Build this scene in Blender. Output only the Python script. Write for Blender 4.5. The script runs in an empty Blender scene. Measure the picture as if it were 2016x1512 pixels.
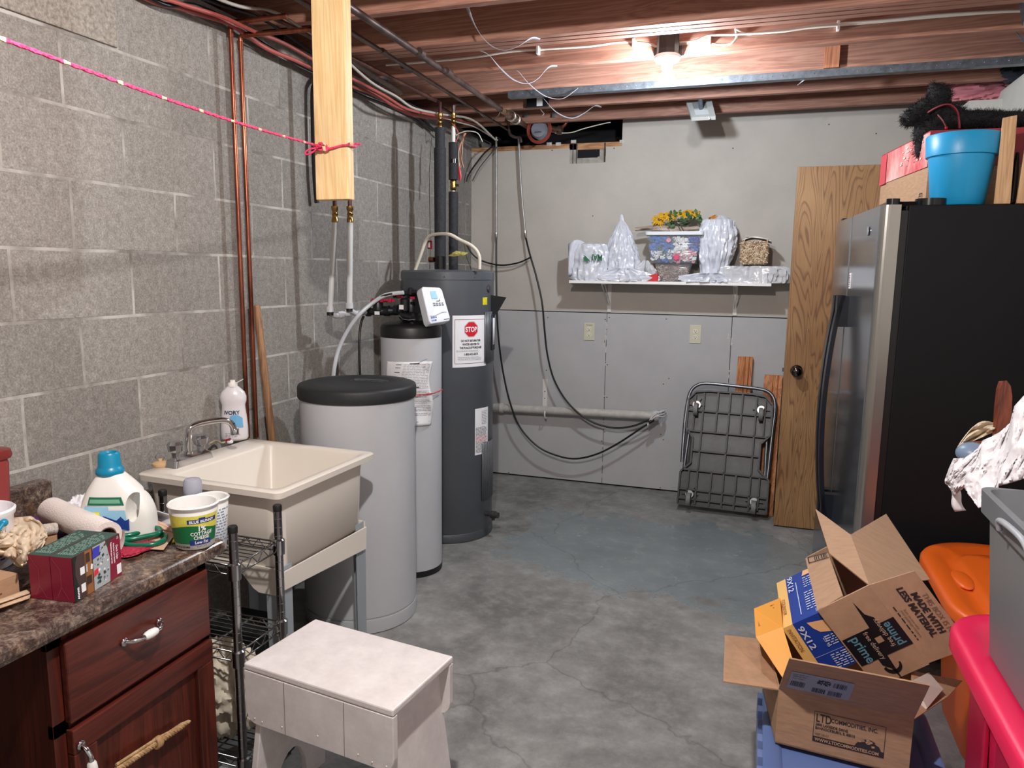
import bpy, math, random
from mathutils import Vector, Matrix, noise, Quaternion
random.seed(7)
C = bpy.context.scene.collection
PI = math.pi
# ---------------------------------------------------------------- camera
FPX = 1445.46
CAM = Vector((1.92091, -1.47142, 1.42838))
YAW, PITCH, ROLL = 0.322289, 0.150346, 0.0123835
_f = Vector((-math.sin(YAW)*math.cos(PITCH), math.cos(YAW)*math.cos(PITCH), -math.sin(PITCH)))
_r = Vector((math.cos(YAW), math.sin(YAW), 0)); _u = _r.cross(_f)
CR = math.cos(ROLL)*_r + math.sin(ROLL)*_u
CU = -math.sin(ROLL)*_r + math.cos(ROLL)*_u
CF = _f
cd = bpy.data.cameras.new('camera'); cam = bpy.data.objects.new('camera', cd); C.objects.link(cam)
cd.sensor_width = 36; cd.lens = FPX*36/2016; cd.clip_start = .02; cd.clip_end = 50
mw = Matrix((CR, CU, -CF)).transposed().to_4x4(); mw.translation = CAM
cam.matrix_world = mw
bpy.context.scene.camera = cam
# ---------------------------------------------------------------- world, exposure
W = bpy.data.worlds.new('world'); bpy.context.scene.world = W; W.use_nodes = True
W.node_tree.nodes['Background'].inputs[0].default_value = (.02, .022, .03, 1)
W.node_tree.nodes['Background'].inputs[1].default_value = .3
vs = bpy.context.scene.view_settings
vs.view_transform = 'Standard'; vs.look = 'None'; vs.gamma = 1; vs.exposure = 0.5; vs.use_curve_mapping = False
BULB_BACK = (12.0*100, (.86, .93, 1.0))     # radiance of the glowing globe, colour
BULB_FRONT = (27*100, (1.0, .95, .92))
FRONT_BULB_AT = (1.50, -.65)
def ray(px, py): return CR*((px-1008)/FPX) - CU*((py-756)/FPX) + CF
def P(px, py, ax, v):
    """the point of the plane x|y|z = v seen at this place of the photograph"""
    i = 'xyz'.index(ax); d = ray(px, py); return CAM + d*((v-CAM[i])/d[i])
def Q(px, py, dist): return CAM + ray(px, py)*dist
# ---------------------------------------------------------------- materials
def lin(c):
    c = c/255.0
    return c/12.92 if c <= .04045 else ((c+.055)/1.055)**2.4
def col(c): return (lin(c[0]), lin(c[1]), lin(c[2]), 1)
MATS = {}
def mat(name, c, rough=.5, metal=0, var=0, scale=8, bump=0, bscale=60, c2=None, stretch=None, trans=0, alpha=1, coat=0, spec=None, emit=0, ior=1.45, detail=4):
    if name in MATS: return MATS[name]
    m = bpy.data.materials.new(name); m.use_nodes = True; nt = m.node_tree; b = nt.nodes['Principled BSDF']
    b.inputs['Base Color'].default_value = col(c); b.inputs['Roughness'].default_value = rough; b.inputs['Metallic'].default_value = metal
    if trans: b.inputs['Transmission Weight'].default_value = trans; b.inputs['IOR'].default_value = ior
    if alpha < 1: b.inputs['Alpha'].default_value = alpha
    if coat: b.inputs['Coat Weight'].default_value = coat
    if spec is not None: b.inputs['Specular IOR Level'].default_value = spec
    if emit: b.inputs['Emission Color'].default_value = col(c); b.inputs['Emission Strength'].default_value = emit
    if var or c2:
        tc = nt.nodes.new('ShaderNodeTexCoord'); mp = nt.nodes.new('ShaderNodeMapping'); nz = nt.nodes.new('ShaderNodeTexNoise')
        nt.links.new(tc.outputs['Object'], mp.inputs[0]); nt.links.new(mp.outputs[0], nz.inputs['Vector'])
        if stretch: mp.inputs['Scale'].default_value = stretch
        nz.inputs['Scale'].default_value = scale; nz.inputs['Detail'].default_value = detail; nz.inputs['Roughness'].default_value = .65
        rp = nt.nodes.new('ShaderNodeValToRGB'); nt.links.new(nz.outputs['Fac'], rp.inputs[0])
        c2 = c2 or tuple(max(0, x*(1-var)) for x in c)
        rp.color_ramp.elements[0].position = .32; rp.color_ramp.elements[1].position = .68
        rp.color_ramp.elements[0].color = col(c2); rp.color_ramp.elements[1].color = col(c)
        nt.links.new(rp.outputs[0], b.inputs['Base Color'])
    if bump:
        tc = nt.nodes.new('ShaderNodeTexCoord'); nz = nt.nodes.new('ShaderNodeTexNoise'); bp = nt.nodes.new('ShaderNodeBump')
        nt.links.new(tc.outputs['Object'], nz.inputs['Vector']); nz.inputs['Scale'].default_value = bscale; nz.inputs['Detail'].default_value = 3
        bp.inputs['Strength'].default_value = bump; bp.inputs['Distance'].default_value = .01
        nt.links.new(nz.outputs['Fac'], bp.inputs['Height']); nt.links.new(bp.outputs[0], b.inputs['Normal'])
    MATS[name] = m; return m
class G:
    """little node graph helper"""
    def __init__(s, name):
        s.m = bpy.data.materials.new(name); s.m.use_nodes = True; s.t = s.m.node_tree; s.b = s.t.nodes['Principled BSDF']; MATS[name] = s.m
    def n(s, kind, **kw):
        o = s.t.nodes.new('ShaderNode'+kind)
        for k, v in kw.items():
            if k in o.inputs: o.inputs[k].default_value = v
            else: setattr(o, k, v)
        return o
    def l(s, a, b): s.t.links.new(a, b)
    def math(s, op, a, b=None, clamp=False):
        o = s.t.nodes.new('ShaderNodeMath'); o.operation = op; o.use_clamp = clamp
        for i, x in enumerate((a, b)):
            if x is None: continue
            if isinstance(x, (int, float)): o.inputs[i].default_value = x
            else: s.l(x, o.inputs[i])
        return o.outputs[0]
    def mix(s, fac, a, b, mode='MIX'):
        o = s.t.nodes.new('ShaderNodeMix'); o.data_type = 'RGBA'; o.blend_type = mode
        for i, x in ((0, fac), (6, a), (7, b)):
            if isinstance(x, (int, float)): o.inputs[i].default_value = x
            elif isinstance(x, tuple): o.inputs[i].default_value = x
            else: s.l(x, o.inputs[i])
        return o.outputs[2]
    def ramp(s, fac, stops):
        o = s.t.nodes.new('ShaderNodeValToRGB'); s.l(fac, o.inputs[0]); e = o.color_ramp.elements
        while len(e) < len(stops): e.new(.5)
        for x, (p, c) in zip(e, stops): x.position = p; x.color = c
        return o.outputs[0]
    def noise(s, vec, scale, detail=4, rough=.6, dist=0):
        o = s.n('TexNoise', Scale=scale, Detail=detail, Roughness=rough, Distortion=dist); s.l(vec, o.inputs['Vector']); return o.outputs['Fac']
    def bump(s, h, strength, dist=.01):
        o = s.n('Bump', Strength=strength, Distance=dist); s.l(h, o.inputs['Height']); s.l(o.outputs[0], s.b.inputs['Normal'])
BW = lambda v: (v, v, v, 1)
# concrete block wall: joints measured off the wall (courses of .2032 m)
def block_mat():
    g = G('concrete_block'); tc = g.n('TexCoord'); sep = g.n('SeparateXYZ'); g.l(tc.outputs['Object'], sep.inputs[0])
    u = g.math('ADD', sep.outputs['Y'], 8.128-.2032); v = g.math('ADD', sep.outputs['Z'], .4064-.06)
    cb = g.n('CombineXYZ'); g.l(u, cb.inputs[0]); g.l(v, cb.inputs[1])
    wob = g.n('TexNoise', Scale=6.0, Detail=2.0); g.l(cb.outputs[0], wob.inputs['Vector'])
    ws = g.n('VectorMath', operation='SCALE'); g.l(wob.outputs['Color'], ws.inputs[0]); ws.inputs['Scale'].default_value = .006
    wa = g.n('VectorMath', operation='ADD'); g.l(cb.outputs[0], wa.inputs[0]); g.l(ws.outputs[0], wa.inputs[1])
    br = g.n('TexBrick', offset=.5, offset_frequency=2, squash=1.0); br.inputs['Scale'].default_value = 1
    br.inputs['Mortar Size'].default_value = .0055; br.inputs['Mortar Smooth'].default_value = .25; br.inputs['Bias'].default_value = 0
    br.inputs['Brick Width'].default_value = .4064; br.inputs['Row Height'].default_value = .2032
    br.inputs['Color1'].default_value = BW(0); br.inputs['Color2'].default_value = BW(1); br.inputs['Mortar'].default_value = BW(.5)
    g.l(wa.outputs[0], br.inputs['Vector'])
    fine = g.noise(tc.outputs['Object'], 170, 3, .8); mid = g.noise(tc.outputs['Object'], 45, 4, .75); big = g.noise(tc.outputs['Object'], 2.2, 4, .6)
    sp = g.math('ADD', g.math('MULTIPLY', fine, .6), g.math('MULTIPLY', mid, .4))
    c = g.ramp(sp, [(.33, col((112, 107, 102))), (.5, col((146, 141, 135))), (.69, col((184, 179, 172)))])
    tint = g.ramp(br.outputs['Color'], [(0, BW(.86)), (1, BW(1.06))])
    c = g.mix(1.0, c, tint, 'MULTIPLY')
    c = g.mix(.8, c, g.ramp(big, [(.3, BW(.86)), (.7, BW(1.08))]), 'MULTIPLY')
    mort = g.ramp(g.noise(tc.outputs['Object'], 4, 4, .7), [(.36, col((122, 116, 110))), (.6, col((188, 184, 178)))])
    c = g.mix(br.outputs['Fac'], c, mort)
    g.l(c, g.b.inputs['Base Color']); g.b.inputs['Roughness'].default_value = .95; g.b.inputs['Specular IOR Level'].default_value = .2
    h = g.math('ADD', g.math('MULTIPLY', br.outputs['Fac'], -1.1), g.math('MULTIPLY', sp, .35))
    g.bump(h, .4, .007); return g.m
def floor_mat():
    g = G('painted_concrete'); tc = g.n('TexCoord'); o = tc.outputs['Object']; sep = g.n('SeparateXYZ'); g.l(o, sep.inputs[0])
    n1 = g.noise(o, 2.6, 8, .62, .4); n2 = g.noise(o, 11, 6, .7); n3 = g.noise(o, 55, 4, .7)
    bare = g.ramp(g.math('ADD', g.math('MULTIPLY', n1, .6), g.math('MULTIPLY', n2, .4)), [(.34, col((104, 103, 101))), (.5, col((136, 135, 132))), (.66, col((160, 159, 156)))])
    bare = g.mix(.35, bare, g.ramp(n3, [(.3, BW(.75)), (.7, BW(1.1))]), 'MULTIPLY')
    paint = g.ramp(n1, [(.3, col((116, 124, 126))), (.6, col((132, 140, 142))), (.8, col((150, 156, 156)))])
    # worn paint lies between y ~1.65 and ~2.75 and right of the tanks; bare near the wall
    edge = g.math('ADD', g.math('MULTIPLY', g.math('SUBTRACT', n1, .5), 1.1), g.math('MULTIPLY', g.math('SUBTRACT', n2, .5), .25))
    yy = g.math('ADD', sep.outputs['Y'], edge); xx = g.math('ADD', sep.outputs['X'], edge)
    # front limit slides: y > 2.0 - .3*(x-.85)
    lim = g.math('ADD', g.math('MULTIPLY', sep.outputs['X'], -.3), 2.16)
    m1 = g.math('MULTIPLY', g.math('SUBTRACT', yy, lim), 40, True)
    m2 = g.math('MULTIPLY', g.math('SUBTRACT', 2.78, yy), 14, True); m3 = g.math('MULTIPLY', g.math('SUBTRACT', xx, .68), 14, True)
    m = g.math('MULTIPLY', g.math('MULTIPLY', m1, m2), m3)
    wear = g.ramp(g.noise(o, 7, 8, .8), [(.60, BW(1)), (.70, BW(.55))])
    m = g.math('MULTIPLY', m, wear)
    c = g.mix(m, bare, paint)
    dust = g.math('MULTIPLY', g.ramp(n2, [(.5, BW(0)), (.72, BW(1))]), .28)
    c = g.mix(dust, c, col((176, 176, 172)))
    # cracks
    vo = g.n('TexVoronoi', feature='DISTANCE_TO_EDGE', Scale=.75); wv = g.n('VectorMath', operation='ADD')
    nn = g.n('TexNoise', Scale=5.0, Detail=5.0); g.l(o, nn.inputs['Vector']); sc = g.n('VectorMath', operation='SCALE'); sc.inputs['Scale'].default_value = .22
    g.l(nn.outputs['Color'], sc.inputs[0]); g.l(o, wv.inputs[0]); g.l(sc.outputs[0], wv.inputs[1]); g.l(wv.outputs[0], vo.inputs['Vector'])
    cr = g.ramp(vo.outputs['Distance'], [(.0, BW(.55)), (.0045, BW(1))])
    c = g.mix(.75, c, cr, 'MULTIPLY')
    g.l(c, g.b.inputs['Base Color'])
    g.l(g.ramp(m, [(0, BW(.68)), (1, BW(.24))]), g.b.inputs['Roughness'])
    g.bump(g.math('ADD', n3, g.math('MULTIPLY', n2, .6)), .12, .01); return g.m
def wood_mat(name, c1, c2, axis='X', scale=5, rough=.6, rings=14, knots=True):
    """sawn wood with its grain along one axis"""
    if name in MATS: return MATS[name]
    g = G(name); tc = g.n('TexCoord'); mp = g.n('Mapping'); g.l(tc.outputs['Object'], mp.inputs[0])
    s = [rings, rings, rings]; s['XYZ'.index(axis)] = rings*.06; mp.inputs['Scale'].default_value = s
    n1 = g.noise(mp.outputs[0], scale*.25, 4, .55, 1.2); n2 = g.noise(mp.outputs[0], scale*2.2, 5, .7)
    big = g.noise(tc.outputs['Object'], 3.0, 3, .6)
    w = g.math('FRACT', g.math('MULTIPLY', n1, 7)); w = g.math('ABSOLUTE', g.math('SUBTRACT', w, .5))
    f = g.math('ADD', g.math('MULTIPLY', w, .9), g.math('MULTIPLY', n2, .55))
    c = g.ramp(f, [(.2, col(c2)), (.75, col(c1))])
    c = g.mix(.7, c, g.ramp(big, [(.3, BW(.8)), (.7, BW(1.1))]), 'MULTIPLY')
    if knots:
        vo = g.n('TexVoronoi', Scale=2.1); mp2 = g.n('Mapping'); g.l(tc.outputs['Object'], mp2.inputs[0]); k = [1.6, 1.6, 1.6]; k['XYZ'.index(axis)] = .8; mp2.inputs['Scale'].default_value = k
        g.l(mp2.outputs[0], vo.inputs['Vector']); c = g.mix(1, c, g.ramp(vo.outputs['Distance'], [(.035, BW(.45)), (.09, BW(1))]), 'MULTIPLY')
    g.l(c, g.b.inputs['Base Color']); g.b.inputs['Roughness'].default_value = rough; g.bump(n2, .15, .004); return g.m
def oak_mat():
    g = G('oak_veneer'); tc = g.n('TexCoord'); mp = g.n('Mapping'); g.l(tc.outputs['Object'], mp.inputs[0])
    mp.inputs['Scale'].default_value = (6.5, 1, .8); mp.inputs['Location'].default_value = (.35, 0, .2)
    n1 = g.noise(mp.outputs[0], 1.15, 2, .45, .6)
    w = g.math('FRACT', g.math('MULTIPLY', n1, 24)); line = g.ramp(w, [(0, BW(1)), (.22, BW(.25)), (.3, BW(0)), (.85, BW(0)), (1, BW(1))])
    mp2 = g.n('Mapping'); g.l(tc.outputs['Object'], mp2.inputs[0]); mp2.inputs['Scale'].default_value = (60, 60, 2.2)
    fine = g.noise(mp2.outputs[0], 4, 4, .7)
    c = g.mix(g.math('MULTIPLY', line, .7), col((166, 128, 86)), col((96, 62, 36)))
    c = g.mix(.6, c, g.ramp(fine, [(.35, BW(.72)), (.65, BW(1.08))]), 'MULTIPLY')
    big = g.noise(tc.outputs['Object'], 2.4, 3, .5); c = g.mix(.6, c, g.ramp(big, [(.35, col((206, 180, 158))), (.65, BW(1.05))]), 'MULTIPLY')
    g.l(c, g.b.inputs['Base Color']); g.b.inputs['Roughness'].default_value = .5; g.bump(fine, .05, .002); return g.m
def laminate_mat():
    g = G('brown_granite_laminate'); tc = g.n('TexCoord'); o = tc.outputs['Object']
    a = g.noise(o, 30, 9, .78, .8); b = g.noise(o, 120, 6, .75, .3); d = g.noise(o, 7, 5, .6, 1)
    f = g.math('ADD', g.math('MULTIPLY', a, .65), g.math('MULTIPLY', b, .35))
    c1 = g.ramp(f, [(.38, col((38, 26, 24))), (.47, col((70, 56, 51))), (.53, col((102, 85, 76))), (.62, col((150, 134, 120)))])
    c2 = g.ramp(f, [(.38, col((36, 24, 18))), (.5, col((104, 74, 50))), (.62, col((164, 132, 96)))])
    c = g.mix(g.ramp(d, [(.54, BW(0)), (.68, BW(1))]), c1, c2)
    g.l(c, g.b.inputs['Base Color']); g.b.inputs['Roughness'].default_value = .25; g.bump(b, .05, .002); return g.m
def blockmix_cloth(name, c, c2, scale): return mat(name, c, .9, c2=c2, scale=scale)
# ---------------------------------------------------------------- mesh building
class MB:
    def __init__(s): s.v = []; s.f = []; s.mi = []; s.sm = []
    def add(s, v, f, mi=0, sm=False, M=None):
        n = len(s.v); s.v += [tuple((M @ Vector(x)) if M else x) for x in v]
        for q in f: s.f.append(tuple(i+n for i in q)); s.mi.append(mi); s.sm.append(sm)
        return s
    def box(s, a, b, mi=0, M=None):
        x0, y0, z0 = a; x1, y1, z1 = b
        return s.add([(x0,y0,z0),(x1,y0,z0),(x1,y1,z0),(x0,y1,z0),(x0,y0,z1),(x1,y0,z1),(x1,y1,z1),(x0,y1,z1)],
              [(0,3,2,1),(4,5,6,7),(0,1,5,4),(1,2,6,5),(2,3,7,6),(3,0,4,7)], mi, False, M)
    def hexa(s, p, mi=0):
        """eight corners: bottom ring then top ring"""
        s.add([tuple(x) for x in p], [(0,3,2,1),(4,5,6,7),(0,1,5,4),(1,2,6,5),(2,3,7,6),(3,0,4,7)], mi)
        return s
    def tube(s, pts, r, seg=8, mi=0, closed=False, cap=True, smooth=True, flat=None, up=None):
        pts = [Vector(p) for p in pts]; n = len(pts)
        rs = r if isinstance(r, (list, tuple)) else [r]*n
        tan = []
        for i in range(n):
            a = pts[(i-1) % n] if closed or i else pts[0]; b = pts[(i+1) % n] if closed or i < n-1 else pts[-1]
            d = (b-a); tan.append(d.normalized() if d.length > 1e-9 else Vector((0, 0, 1)))
        ref = Vector(up) if up else (Vector((0, 0, 1)) if abs(tan[0].z) < .9 else Vector((1, 0, 0)))
        nn = (ref - tan[0]*ref.dot(tan[0])).normalized(); V = []
        for i in range(n):
            if up: ref = Vector(up); q = ref - tan[i]*ref.dot(tan[i]); nn = q.normalized() if q.length > 1e-4 else nn
            else:
                q = nn - tan[i]*nn.dot(tan[i]); nn = q.normalized() if q.length > 1e-6 else tan[i].orthogonal().normalized()
            bb = tan[i].cross(nn); fr = flat or (1, 1)
            for k in range(seg):
                t = 2*PI*(k+.5 if seg == 4 else k)/seg
                V.append(pts[i] + nn*(math.cos(t)*rs[i]*fr[0]) + bb*(math.sin(t)*rs[i]*fr[1]))
        F = []
        for i in range(n if closed else n-1):
            j = (i+1) % n
            for k in range(seg): l = (k+1) % seg; F.append((i*seg+k, i*seg+l, j*seg+l, j*seg+k))
        s.add(V, F, mi, smooth)
        if cap and not closed: s.add(V[:seg], [tuple(range(seg))[::-1]], mi); s.add(V[-seg:], [tuple(range(seg))], mi)
        return s
    def lathe(s, prof, c=(0, 0, 0), seg=32, mi=0, M=None, smooth=True, a0=0, a1=2*PI, cap=True):
        """prof: [(r, z)]; optional third value: material"""
        full = abs(a1-a0-2*PI) < 1e-6; ns = seg if full else seg+1; V = []; F = []; mm = []
        for pr in prof:
            for k in range(ns):
                t = a0+(a1-a0)*k/seg; V.append((c[0]+pr[0]*math.cos(t), c[1]+pr[0]*math.sin(t), c[2]+pr[1]))
        for i in range(len(prof)-1):
            for k in range(seg):
                l = (k+1) % ns; F.append((i*ns+k, i*ns+l, (i+1)*ns+l, (i+1)*ns+k)); mm.append(prof[i][2] if len(prof[i]) > 2 else mi)
        n = len(s.v); s.v += [tuple((M @ Vector(x)) if M else x) for x in V]
        for q, m_ in zip(F, mm): s.f.append(tuple(i+n for i in q)); s.mi.append(m_); s.sm.append(smooth)
        if cap and full:
            if prof[0][0] > 1e-4: s.add(V[:ns], [tuple(range(ns))[::-1]], mm[0], False, M)
            if prof[-1][0] > 1e-4: s.add(V[-ns:], [tuple(range(ns))], mm[-1], False, M)
        return s
    def prism(s, poly, h, mi=0, M=None, z0=0):
        n = len(poly); V = [(x, y, z0) for x, y in poly]+[(x, y, z0+h) for x, y in poly]
        F = [tuple(range(n))[::-1], tuple(range(n, 2*n))]+[(i, (i+1) % n, n+(i+1) % n, n+i) for i in range(n)]
        return s.add(V, F, mi, False, M)
    def panel(s, pts, t=.004, mi=0, mi2=None):
        """a flat board through these points, given a thickness away from the first side"""
        p = [Vector(x) for x in pts]; nrm = Vector((0, 0, 0))
        for i in range(len(p)): nrm += (p[i]-p[0]).cross(p[(i+1) % len(p)]-p[0])
        nrm.normalize(); n = len(p); q = [x-nrm*t for x in p]
        s.add(p, [tuple(range(n))], mi); s.add(q, [tuple(range(n))[::-1]], mi if mi2 is None else mi2)
        s.add(p+q, [(i, n+i, n+(i+1) % n, (i+1) % n) for i in range(n)], mi)
        return s
    def grid(s, fn, nu, nv, mi=0, smooth=True, thick=0):
        V = [Vector(fn(i/nu, j/nv)) for j in range(nv+1) for i in range(nu+1)]
        F = [(j*(nu+1)+i, j*(nu+1)+i+1, (j+1)*(nu+1)+i+1, (j+1)*(nu+1)+i) for j in range(nv) for i in range(nu)]
        return s.add(V, F, mi, smooth)
    def sphere(s, c, r, seg=20, rings=12, mi=0, M=None, noise_amp=0, freq=3, seed=0, zmin=None, ridge=False, fn=None):
        r = r if isinstance(r, (tuple, list)) else (r, r, r); V = []; F = []
        for j in range(rings+1):
            ph = PI*j/rings
            for i in range(seg):
                th = 2*PI*i/seg; d = Vector((math.sin(ph)*math.cos(th), math.sin(ph)*math.sin(th), math.cos(ph))); k = 1
                if noise_amp:
                    q = d*freq+Vector((seed*7.3, seed*3.1, seed)); a = noise.noise(q); b = noise.noise(q*2.3)
                    k = 1+noise_amp*((1-2*abs(a))*.8+(1-2*abs(b))*.4+(1-2*abs(noise.noise(q*5.1)))*.22-.5) if ridge else 1+noise_amp*(a+b*.5)
                p = Vector((c[0]+d.x*r[0]*k, c[1]+d.y*r[1]*k, c[2]+d.z*r[2]*k))
                if fn: p = Vector(fn(p))
                if zmin is not None and p.z < zmin: p.z = zmin
                V.append(p)
        for j in range(rings):
            for i in range(seg): l = (i+1) % seg; F.append((j*seg+i, (j+1)*seg+i, (j+1)*seg+l, j*seg+l))
        return s.add(V, F, mi, True, M)
    def text(s, string, size, fn, mi=0, align='LEFT', sx=1.0, bold=0, space=1.0):
        """letters laid on a surface: fn(u, v) -> point; (u, v) in metres"""
        cu = bpy.data.curves.new('t', 'FONT'); cu.body = string; cu.size = size; cu.align_x = align; cu.resolution_u = 3; cu.offset = bold; cu.space_character = space
        o = bpy.data.objects.new('t', cu); C.objects.link(o); me = bpy.data.meshes.new_from_object(o)
        s.add([fn(v.co.x*sx, v.co.y) for v in me.vertices], [tuple(p.vertices) for p in me.polygons], mi)
        bpy.data.objects.remove(o); bpy.data.meshes.remove(me); bpy.data.curves.remove(cu); return s
    def build(s, name, mats, parent=None, bevel=0, mod=None, solid=0, subsurf=0):
        me = bpy.data.meshes.new(name); me.from_pydata(s.v, [], s.f)
        if not isinstance(mats, (list, tuple)): mats = [mats]
        for m in mats: me.materials.append(m)
        me.polygons.foreach_set('material_index', s.mi); me.polygons.foreach_set('use_smooth', s.sm); me.update()
        if any(s.sm): me.set_sharp_from_angle(angle=.87)
        o = bpy.data.objects.new(name, me); C.objects.link(o)
        if parent is not None:
            o.parent = parent
            if parent.type == 'EMPTY' and not parent.get('_local'): o.matrix_parent_inverse = Matrix.Translation(-parent.location)
        if solid: md = o.modifiers.new('solid', 'SOLIDIFY'); md.thickness = solid; md.offset = 0
        if bevel: md = o.modifiers.new('bevel', 'BEVEL'); md.width = bevel; md.segments = 2; md.limit_method = 'ANGLE'; md.angle_limit = .7
        if subsurf: md = o.modifiers.new('sub', 'SUBSURF'); md.levels = subsurf; md.render_levels = subsurf
        return o
def spline(pts, n=8, closed=False):
    P_ = [Vector(p) for p in pts]; out = []; m = len(P_)
    for i in range(m if closed else m-1):
        a = P_[(i-1) % m] if closed or i > 0 else P_[0]*2-P_[1]; b = P_[i]; c = P_[(i+1) % m]
        d = P_[(i+2) % m] if closed or i+2 < m else P_[-1]*2-P_[-2]
        for k in range(n):
            t = k/n; out.append(.5*((2*b)+(c-a)*t+(2*a-5*b+4*c-d)*t*t+(3*b-a-3*c+d)*t*t*t))
    if not closed: out.append(P_[-1])
    return out
def tag(o, label=None, cat=None, group=None, kind=None):
    if label: o['label'] = label
    if cat: o['category'] = cat
    if group: o['group'] = group
    if kind: o['kind'] = kind
    return o
def thing(name, label, cat, loc, group=None, local=False, rz=0):
    o = bpy.data.objects.new(name, None); C.objects.link(o); o.location = Vector(loc); o.rotation_euler = (0, 0, rz)
    o.empty_display_size = .05
    if local: o['_local'] = 1
    return tag(o, label, cat, group)
def quadf(A, B, Cc, D, w=1., h=1., off=.0008):
    """surface coordinates on the quad A (u0,v0) B (u1,v0) C (u1,v1) D (u0,v1)"""
    A, B, Cc, D = map(Vector, (A, B, Cc, D)); n = (B-A).cross(D-A).normalized()*off
    def f(u, v): u /= w; v /= h; return A*(1-u)*(1-v)+B*u*(1-v)+Cc*u*v+D*(1-u)*v+n
    return f
def rect(mb, f, u0, v0, u1, v1, mi=0, nu=1):
    for i in range(nu):
        a = u0+(u1-u0)*i/nu; b = u0+(u1-u0)*(i+1)/nu; mb.add([f(a, v0), f(b, v0), f(b, v1), f(a, v1)], [(0, 1, 2, 3)], mi)
def poly(mb, f, pts, mi=0): mb.add([f(*p) for p in pts], [tuple(range(len(pts)))], mi)
def scribble(mb, f, u0, v0, u1, v1, rows, mi=0, seed=1, fill=.55, word=.012):
    """rows of tiny printed words too small to read"""
    rd = random.Random(seed); h = (v1-v0)/rows
    for r in range(rows):
        u = u0; vv = v1-(r+.5)*h; end = u1-(u1-u0)*rd.random()*.25
        while u < end:
            w = word*(.4+rd.random()); w = min(w, end-u); rect(mb, f, u, vv-h*fill*.3, u+w, vv+h*fill*.3, mi); u += w+word*.35
def bars(mb, f, u0, v0, u1, v1, n, mi=0, seed=3):
    rd = random.Random(seed); ws = [.3+rd.random() for _ in range(2*n)]; t = sum(ws); u = u0
    for i, w in enumerate(ws):
        d = (u1-u0)*w/t
        if i % 2 == 0: rect(mb, f, u, v0, u+d, v1, mi)
        u += d
# common materials
M_wood = wood_mat('aged_fir', (176, 130, 110), (140, 94, 78), 'X', 5, .65)
M_white = mat('white_paint', (222, 218, 214), .5)
M_chrome = mat('chrome', (205, 205, 208), .12, 1)
M_steel = mat('galvanised_steel', (128, 136, 146), .42, .85, var=.25, scale=30)
M_black = mat('black_plastic', (18, 18, 20), .45)
M_blackgloss = mat('black_gloss', (14, 15, 18), .2)
M_rubber = mat('black_cable', (14, 14, 15), .4)
M_copper = mat('tarnished_copper', (172, 100, 76), .33, .85, c2=(98, 50, 38), scale=14, stretch=(1, 1, .25))
M_pipe = mat('dull_pipe', (112, 92, 86), .4, .6, c2=(62, 52, 52), scale=9)
M_brass = mat('brass', (176, 140, 84), .28, 1, var=.3, scale=40)
M_pex = mat('white_pex', (214, 212, 206), .35)
M_grayplas = mat('pale_grey_plastic', (196, 198, 202), .4)
M_ink = mat('black_ink', (22, 22, 26), .6)
M_paper = mat('white_paper', (236, 236, 238), .7)
M_card = mat('cardboard', (178, 140, 108), .85, var=.12, scale=25, stretch=(1, 1, 6))
M_cardin = mat('cardboard_inside', (160, 128, 104), .85, var=.12, scale=20)
M_foam = mat('black_pipe_foam', (44, 46, 52), .75, var=.45, scale=90, bump=.25, bscale=220)
# ================================================================ the room
def struct(o): return tag(o, kind='structure')
BACK = 3.35; ZB = 2.36
struct(MB().box((-.2, -3.2, -.1), (4.2, 3.9, 0)).build('floor', floor_mat()))
struct(MB().box((-.2, -3.2, 0), (0, BACK+.4, 2.36)).build('wall_left', block_mat()))
M_dry = mat('greige_painted_drywall', (190, 184, 176), .8, var=.07, scale=2.5, bump=.08, bscale=90)
M_drylow = mat('bare_grey_drywall', (184, 183, 184), .8, var=.05, scale=3, bump=.06, bscale=90)
M_gyp = mat('white_gypsum', (214, 210, 204), .9, var=.2, scale=60)
M_seam = mat('drywall_seam', (70, 62, 58), .9)
M_void = mat('cavity_shade', (22, 20, 22), .9)  # near-black that puts shade into the hollows behind and above the walls
w = MB()
zs = 1.176; zt1 = 2.235; xs = 1.03
hx0, hx1, hz0, hz1 = .688, .927, 2.137, 2.262
w.box((0, BACK, zs), (hx0, BACK+.0127, zt1)).box((hx0, BACK, zs), (hx1, BACK+.0127, hz0)).box((hx1, BACK, zs), (xs, BACK+.0127, zt1))
w.box((xs, BACK, zs), (3.4, BACK+.0127, 2.42))
sx1, sx2 = .967, 1.762
for a, b in ((0, sx1), (sx1+.004, sx2), (sx2+.004, 3.4)):
    w.box((a, BACK-.004, .012), (b, BACK+.0127, zs-.006), 1)
w.box((-.1, BACK+.0127, 0), (3.4, BACK+.05, zt1-.02), 2)
# seam chips, screw holes
for x in (sx1, sx2):
    for k in range(26):
        z = .05+k*.043; a = random.uniform(.004, .009)
        if random.random() < .3: w.box((x-a*.5, BACK-.0048, z), (x+a*.6, BACK-.003, z+random.uniform(.01, .04)), 3)
def sph(x, z, r=.004): w.lathe([(0, 0), (r, 0)], (0, 0, 0), 8, 4, Matrix.Translation((x, BACK-.0052 if z < zs else BACK-.0007, z)) @ Matrix.Rotation(PI/2, 4, 'X'), False, cap=False)
for px, py in ((1079, 625), (1076, 729), (1192, 629), (1200, 625), (1192.5, 713.5), (1196, 718), (1190, 782), (1195, 782), (1312, 628), (1306, 756), (1191, 850), (1185, 868), (1301, 855), (1300, 960), (1100, 943), (1002, 930), (1317, 745), (1306, 865), (935, 303), (1087, 296), (1209, 292), (1167, 425), (1443, 292), (1632, 245), (1725, 263)):
    q = P(px, py, 'y', BACK); sph(q.x, q.z)
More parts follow.
